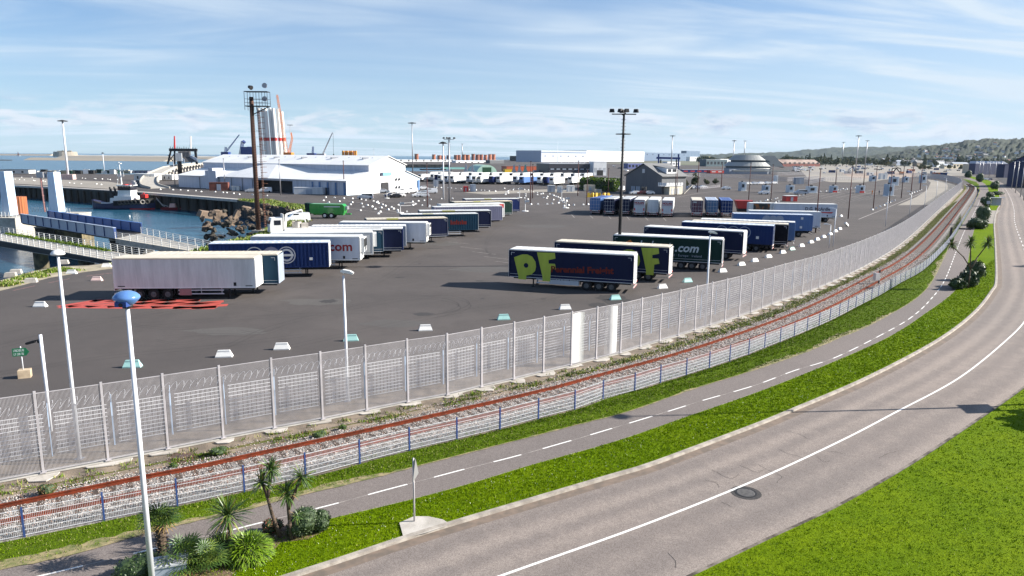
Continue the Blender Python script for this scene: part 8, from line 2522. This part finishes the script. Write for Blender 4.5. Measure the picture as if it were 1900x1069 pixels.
# bus stop sign
p, h = px_pole((1832, 392), (1833, 373)); t = thing('bus_stop_sign', 'small pale bus stop sign on a grey post between the bushes', 'sign', p)
MB().tube((0, 0, 0), (0, 0, h), .05, .05, 6).build('post', GALV, t); MB().cbox((0, 0, h - .4), .9, .08, .8).build('sign_panel', GREYB, t)
g = G(1846, 383); t = thing('bus_shelter', 'grey glass bus shelter between bushes along the far road', 'bus shelter', (g.x, g.y, 0)); MB().box(-2.4, 2.4, 1, 1.1, .2, 2.4).build('glass_wall', GREYB, t); MB().box(-2.6, 2.6, -.4, 1.3, 2.5, 2.65).build('roof', SILVER, t)

# ================================================================== VEHICLES
def vehicle(loc, rz, label, kind, paintm, grp=None, name='parked_car', cat='car', s=1.0):
    key = (kind, paintm.name)
    if key in VEH:
        t = copy_tree(VEH[key]); t.location = loc; t.rotation_euler = (0, 0, rz); tag(t, label, cat, grp); t.name = name
        if grp is None and 'group' in t: del t['group']
        return t
    t = thing(name, label, cat, loc, rz, grp)
    P = {'hatch': (4.1, 1.75, [(0, .35), (0, .95), (.75, 1.0), (1.45, 1.42), (3.1, 1.48), (3.85, 1.0), (4.1, .9), (4.1, .35)], [(.95, 1.0), (1.55, 1.38), (3.05, 1.42), (3.65, 1.02)]),
         'van': (4.9, 1.9, [(0, .35), (0, .95), (.85, 1.15), (1.6, 1.85), (4.8, 1.92), (4.9, 1.2), (4.9, .35)], [(1.0, 1.18), (1.65, 1.78), (2.6, 1.8), (2.6, 1.2)]),
         'mpv': (4.9, 1.9, [(0, .35), (0, .95), (.85, 1.12), (1.6, 1.78), (4.7, 1.85), (4.9, 1.1), (4.9, .35)], [(1.0, 1.14), (1.65, 1.70), (4.6, 1.76), (4.7, 1.15)])}[kind]
    L, W_, body, glass = P
    b = MB(); b.xprism([(x - L / 2, z) for x, z in body], -W_ / 2, W_ / 2)
    b.v = [(x, y * (0.86 if z > 1.15 else 1.0), z) for x, y, z in b.v]
    b.build('body', paintm, t)
    b = MB(); b.xprism([(x - L / 2, z) for x, z in glass], -W_ / 2 - .01, W_ / 2 + .01); b.v = [(x, y * .93, z) for x, y, z in b.v]; b.build('side_windows', GLASS, t)
    b = MB(); x0, z0 = glass[0]; x1, z1 = glass[1]; b.add([(x0 - L / 2 - .06, -.72, z0 + .02), (x0 - L / 2 - .06, .72, z0 + .02), (x1 - L / 2 - .06, .62, z1 + .03), (x1 - L / 2 - .06, -.62, z1 + .03)], [(0, 3, 2, 1)]); b.build('windscreen', GLASS, t)
    for x in (-L / 2 + .8, L / 2 - .85):
        for y, sd in ((-W_ / 2 + .1, -1), (W_ / 2 - .1, 1)): add_wheel(t, x, y, .32, .2, sd, tiny=True)
    for y in (-.6, .6): MB().box(-L / 2 - .02, -L / 2 + .05, y - .18, y + .18, .68, .85).build('headlight', SILVER, t)
    for y in (-.65, .65): MB().box(L / 2 - .05, L / 2 + .02, y - .12, y + .12, .75, .98).build('tail_light', RED, t)
    VEH[key] = t
    return t
VEH = {}
CW, CB, CS, CN, CRD = paint('car_white', (.78, .78, .78), coat=.5, rough=.3), paint('car_black', (.015, .016, .02), coat=.5, rough=.25), paint('car_silver', (.42, .45, .50), rough=.3, coat=.4), paint('car_navy', (.02, .03, .08), coat=.5, rough=.3), paint('car_red', (.10, .012, .015), coat=.5, rough=.3)
def car(px, rz, label, kind, m, grp=None, name='parked_car', cat='car'):
    g = G(*px); return vehicle((g.x, g.y, 0), rz, label, kind, m, grp, name, cat)
car((678, 370), 0.1, 'silver people carrier standing left of the warehouse gable door', 'mpv', CS)
car((552, 412), .5, 'white van parked beside the white lorry on the shore', 'van', CW, None, 'parked_van', 'van')
car((492, 357), 0.2, 'white van by the open bay of the warehouse', 'van', CW, None, 'parked_van', 'van'); car((466, 357), .2, 'silver car parked left of the white van by the open bay', 'hatch', CS)
for px_, rz, lab, k, m in [((724, 366), .4, 'navy car parked in front of the warehouse door', 'hatch', CN), ((733, 367), .4, 'black car parked beside the navy one at the warehouse', 'hatch', CB), ((741, 366), .5, 'white hatchback nearest the warehouse windows', 'hatch', CW), ((747, 360), .5, 'white van behind the hatchback at the warehouse windows', 'van', CW), ((763, 358), .5, 'white small van against the right wing of the warehouse', 'van', CW), ((776, 366), .3, 'white car in the front of the group right of the warehouse', 'hatch', CW), ((784, 362), .3, 'silver car in the middle of the group right of the warehouse', 'hatch', CS), ((786, 366), .2, 'white estate at the end of the front group right of the warehouse', 'hatch', CW), ((799, 359), .2, 'tall white van right of the warehouse', 'van', CW), ((697, 356), .3, 'white van under the blank part of the warehouse gable', 'van', CW), ((709, 358), .3, 'silver car beside the warehouse door opening', 'hatch', CS), ((785, 352), .3, 'white car behind the group right of the warehouse', 'hatch', CW),
                           ((1178, 361), .2, 'white hatchback, left in front of the grey house', 'hatch', CW), ((1190, 361), .2, 'dark red car in front of the grey house', 'hatch', CRD), ((1204, 361), .1, 'white car, right in front of the grey house', 'hatch', CW), ((1153, 354), 1.2, 'white van between floodlight mast and grey house', 'van', CW),
                           ((1347, 352), .1, 'white car by the car park entry beside a red pole', 'hatch', CW), ((1417, 361), .1, 'small white car driving between the booths', 'hatch', CW), ((1485, 361), .05, 'silver people carrier driving between the booths', 'mpv', CS), ((1849, 341), 1.2, 'white car driving on the far road at the bend', 'hatch', CW), ((1304, 350), .3, 'white car in the car park row beside the bushes', 'hatch', CW)]:
    car(px_, rz, lab, k, m)
for k in range(6): car((1260 + k * 6.2, 352 - k * .3), 1.0, 'dark parked car in the row beside the small trees', 'hatch', (CB, CS, CN)[k % 3], 'cars in the row beside the small trees')
for k in range(5): car((1370 + k * 12 + 17, 343 - .3 * k), .4, 'pale car parked in the lane behind the check in booths', 'hatch', (CW, CS)[k % 2], 'cars behind the check in booths')
cl_ = ['white', 'silver', 'black']
for i in range(60):
    px_ = rnd.uniform(1472, 1512); y = rnd.uniform(307, 319.5); k = rnd.randrange(3); car((px_, y), rnd.choice([.3, 1.2]), cl_[k] + ' car in the crowded terminal car park', 'hatch', (CW, CS, CB)[k], cl_[k] + ' cars in the terminal car park')
for i in range(75):
    px_ = rnd.uniform(1515, 1800); y = rnd.choice([rnd.uniform(306, 311), rnd.uniform(309, 323)]); k = rnd.randrange(3); car((px_, y), rnd.uniform(0, 3), cl_[k] + ' car scattered over the pale far yard', 'hatch', (CW, CS, CB)[k], cl_[k] + ' cars in the pale far yard')
for k, px_ in enumerate((1829, 1835)): car((px_, 334.5), .2, ('silver', 'dark')[k] + ' car parked in the shade by the far road', 'hatch', (CS, CN)[k])
for i in range(24):
    px_ = rnd.uniform(1130, 1250); y = rnd.uniform(308, 318); 
    if 1165 < px_ < 1225: continue
    k = rnd.randrange(3); car((px_, y), rnd.uniform(0, 3), cl_[k] + ' car near the marina behind the grey house', 'hatch', (CW, CS, CB)[k], cl_[k] + ' cars near the marina')
# white recovery lorry on the shore
g = G(512, 436); t = thing('service_lorry', 'white service lorry with crane arm and flatbed parked on the weedy shore', 'lorry', (g.x, g.y, 0), R(28))
MB().xprism([(-1.1, .6), (1.0, .6), (1.0, 3.0), (-.8, 3.0), (-1.1, 1.9)], -1.2, 1.2).build('cab', WHITE, t)
MB().add([(-1.13, -1.0, 1.9), (-1.13, 1.0, 1.9), (-.86, .95, 2.75), (-.86, -.95, 2.75)], [(0, 3, 2, 1)]).build('windscreen', GLASS, t)
MB().box(-.4, .7, -1.23, -1.19, 1.8, 2.6).build('side_window', GLASS, t); MB().box(-1.2, -1.08, -1.1, 1.1, .55, 1.0).build('bumper', WHITE2, t)
b = MB(); b.box(1.1, 6.2, -1.1, 1.1, .9, 1.15); b.box(1.1, 1.3, -1.1, 1.1, 1.1, 3.6); b.build('flatbed', WHITE2, t)
b = MB(); b.bar((1.6, 0, 1.2), (1.9, 0, 3.5), .35, .35); b.bar((1.9, 0, 3.5), (4.6, .3, 4.2), .28, .28); b.bar((4.6, .3, 4.2), (5.2, .3, 2.0), .2, .2); b.build('loader_crane', WHITE, t)
b = MB(); b.lathe([(.8, -.5), (.8, .5)], (3.6, 0, 1.7), 12); b.cbox((4.8, 0, 1.5), 1.2, 1.6, .8); b.build('cargo', CONCL, t)
for x in (-.1, 3.6, 4.9):
    add_wheel(t, x, -.95, .5, .3); add_wheel(t, x, .95, .5, .3, 1)
# green agricultural trailer
g = G(607, 405.5); t = thing('farm_trailer', 'bright green twin axle farm trailer standing alone by the rock pile', 'trailer', (g.x, g.y, 0), R(-2))
LG = paint('farm_green', (.02, .30, .04), rough=.35, coat=.3)
b = MB()
for k in range(1): b.xprism([(-3.5, 1.0), (3.6, 1.0), (3.8, 1.5), (3.8, 2.7), (3.4, 3.1), (-3.6, 3.15), (-3.8, 2.8), (-3.8, 1.5)], 0, 2.4)
b.build('body', LG, t)
b = MB()
for z in (1.5, 2.1, 2.75): b.box(-3.6, 3.7, -.05, .02, z, z + .08)
for x in (-2, 0, 2): b.box(x, x + .1, -.04, .02, 1.1, 3.0)
b.build('side_rib', LG, t); MB().box(-.6, 2.9, -.06, 0, 2.45, 2.68).build('lettering', WLET, t)
MB().xprism([(-4.7, 1.0), (-3.81, .9), (-3.81, 3.2), (-4.9, 3.3)], .1, 2.3).build('spreader', DGREEN, t); MB().box(3.9, 5.0, .9, 1.4, .8, 1.1).build('drawbar', LG, t)
MB().cbox((4.1, 1.2, 2.3), .6, 1.6, .7).build('front_gear', GALV, t); MB().box(-3.2, 3.4, .5, 1.9, .7, 1.0).build('chassis', LG, t)
for x in (-.5, .95): add_wheel(t, x, .15, .62, .4, -1, rim=WHITE); add_wheel(t, x, 2.25, .62, .4, 1, rim=WHITE)
# two people walking
def person(px, label, top, bottom):
    g = G(*px); t = thing('person', label, 'person', (g.x, g.y, 0), .6)
    b = MB(); 
    for s, dx in ((-1, .12), (1, -.12)):
        b.tube((dx, s * .09, 0.03), (dx * .4, s * .09, .48), .055, .07, 8); b.tube((dx * .4, s * .09, .46), (0, s * .08, .92), .07, .09, 8); b.cbox((dx + .05, s * .09, .04), .26, .1, .08)
    b.build('trousers', bottom, t)
    b = MB(); b.lathe([(.12, .86), (.17, 1.0), (.155, 1.15), (.20, 1.38), (.13, 1.47), (.06, 1.52)], n=10)
    for s, dx in ((-1, -.12), (1, .14)):
        b.tube((0, s * .2, 1.4), (dx * .4, s * .25, 1.12), .055, .045, 7); b.tube((dx * .4, s * .25, 1.12), (dx, s * .23, .88), .045, .035, 7)
    b.build('jacket', top, t)
    MB().ball((0.01, 0, 1.64), .095, .085, .12, 10, 7).build('head', mat('skin', (.45, .27, .19), .6), t, smooth=True)
    MB().ball((-.015, 0, 1.68), .10, .092, .105, 10, 7).build('hair', mat('dark_hair', (.03, .02, .015), .7), t, smooth=True)
person((1618, 361), 'person in orange work clothes walking in the lanes', ORANGE, paint('orange_trousers', (.5, .14, .03)))
person((1631, 361), 'person in dark clothes striding through the lanes', CN, CB)
# sailing yacht masts by the marina, and the lane sign posts in the yard
for px_, yb, yt in ((1034, 321, 262), (1042, 322, 300), (1055, 323, 300), (1065, 323, 301), (1076, 323, 302), (1084, 321, 286)):
    mast((px_, yb), (px_ + .8, yt), 'thin bare yacht mast among the marina boats', .14, .08, 'white', None, 'yacht masts in the marina', 'yacht_mast', 'mast')
for px_, yb, yt, lab in ((974.5, 392, 371, 'slim white sign post on a round base near the navy end trailer'), (1050, 386, 366, 'slim white post beside the green topped bin'), (964, 367, 348, 'white Y shaped post in the middle of the blocks'), (743, 395, 375, 'dark thin post with mirror among the blocks'), (718, 368, 353, 'small grey sign post in front of the parked cars'), (1042, 372, 350, 'tall white panel post beside the cabins')):
    p, h = px_pole((px_, yb), (px_, yt)); t = thing('sign_post', lab, 'sign post', p); MB().tube((0, 0, 0), (0, 0, h), .09, .09, 6).build('post', WHITE, t); MB().lathe([(0, .15), (.8, .12), (.9, 0)], n=12).build('base', WHITE, t); MB().cbox((0.4, 0, h - .3), 1.2, .1, .5).build('sign_panel', WHITE2, t)
# worksite excavators
for px_, yb, rz, lab in ((1655, 323, 0, 'orange excavator with raised black arm on the worksite, left'), (1672, 324, 2.5, 'orange red excavator with lowered arm on the worksite, right')):
    g = G(px_, yb); t = thing('excavator', lab, 'excavator', (g.x, g.y, 0), rz)
    MB().box(-2, 2, -1.4, 1.4, 0, .9).build('tracks', BLACK, t); MB().box(-2.2, 1.2, -1.3, 1.3, 1.0, 2.6).build('body', ORANGE, t); MB().box(.2, 1.6, -1.2, 0, 1.0, 3.0).build('cab', GLASS, t)
    b = MB(); b.bar((1.2, .5, 1.8), (4.5, .5, 6.0), .6, .8); b.bar((4.5, .5, 6.0), (8, .5, 5.2), .5, .7); b.bar((8, .5, 5.2), (8.6, .5, 2.6), .4, .5); b.build('arm', BLACK, t)

for i in range(26):      # containers, huts and materials on the far yard
    px_ = rnd.uniform(1530, 1790); y = rnd.uniform(307, 327); g = G(px_, y)
    k = rnd.randrange(4); nm_ = ('white', 'grey', 'dark blue', 'rust brown')[k]
    t = thing('cabin_container', nm_ + ' site container standing on the pale far yard', 'container', (g.x, g.y, 0), rnd.choice([.1, .5, 1.4]), nm_ + ' site containers on the pale far yard')
    MB().box(-3, 3, -1.2, 1.2, 0, 2.6).build('body', (WHITE2, GCL, BLUEC, ORANGED)[k], t); MB().box(-1, 1, -1.25, -1.19, 1.0, 2.0).build('window', GLASS, t)
# ---- just outside the frame: the lamp and trees whose shadows cross the road
for k, (x, y, h, lab) in enumerate([(29.6, 38.6, 12.8, 'tall street lamp right of the picture whose shadow crosses the road')]):
    t = thing('street_lamp', lab, 'street lamp', (x, y, 0.1))
    MB().tube((0, 0, 0), (0, 0, h * .97), .10, .06, 10).build('pole', PM['white'], t)
    MB().lathe([(0, .3), (.3, .25), (.42, .1), (.3, -.02), (0, -.1)], (0, 0, h - .3), 20).build('lamp_shade', _M['lamp_blue_paint'], t)
tree((33.2, 36.0, 0.1), 0, .50, '', None, 'young dark tree on the lawn just right of the picture')
t = thing('direction_sign', 'wide direction sign board on the lawn just right of the picture', 'sign', (31.8, 38.0, .1), R(80))
MB().box(-.06, .06, -.06, .06, 0, 3.6).build('post', GALV, t); MB().box(-.1, 1.3, -.03, .03, 2.6, 3.6).build('sign_panel', GREYB, t)
for y, dx, k, s_ in ((498, 13, 1, .8), (437, 16, 2, .8), (412, 14, 1, .8), (388, 15, 0, .9), (374, 17, 1, .9), (359, 18, 2, 1.0)):
    g = G(1905, y); tree((g.x + dx, g.y + dx * .09, 0), k, s_, 'in the roadside row right of the far road', 'trees of the row right of the far road')
# long grey mesh fences dividing the terminal grounds
def midfence(pts, label, h=2.4, sp_=.5):
    P = resample([G(*p) for p in pts], 3.0); t = thing('mesh_fence', label, 'fence', (P[0].x, P[0].y, 0)); m = MB(); m2 = MB()
    for a, c in zip(P[:-1], P[1:]):
        bar_panel(a, c, .1, h, sp_, .07, .04, m); rails_panel(a, c, [.3, h * .5, h], .07, m)
        m2.cbox((a.x, a.y, h / 2), .12, .12, h)
    tag(m.build('mesh', GALVD, t, world=True)); tag(m2.build('posts', GALV, t, world=True), kind='stuff')
midfence([(1247, 330), (1300, 328), (1380, 331), (1460, 337), (1520, 333)], 'long grey mesh fence behind the parked cars and booths')
midfence([(1240, 341), (1262, 350), (1300, 352), (1336, 348)], 'low grey railing fence around the car row by the grey house', 1.2)
midfence([(1380, 325), (1440, 326), (1520, 324), (1600, 326), (1700, 326)], 'far grey mesh fence in front of the crowded car park')
midfence([(980, 338), (1040, 333), (1100, 332), (1160, 336)], 'grey mesh fence between far trailers and marina hall')
midfence([(1470, 339), (1500, 342), (1530, 336), (1600, 334)], 'grey mesh fence stepping around the far gate block')

# ================================================================== HAZE
hzb = MB().box(-9500, 10500, -120, 12500, -8, 330)
hm = bpy.data.materials.new('sea_haze'); hm.use_nodes = True
ht = hm.node_tree; ht.nodes.clear()
pv = ht.nodes.new('ShaderNodeVolumePrincipled'); pv.inputs['Density'].default_value = 2.2e-5
pv.inputs['Color'].default_value = (.62, .80, 1.0, 1)
ho = ht.nodes.new('ShaderNodeOutputMaterial'); ht.links.new(pv.outputs[0], ho.inputs['Volume'])
HAZE = True
if HAZE:
    tag(hzb.build('haze', hm), kind='stuff')
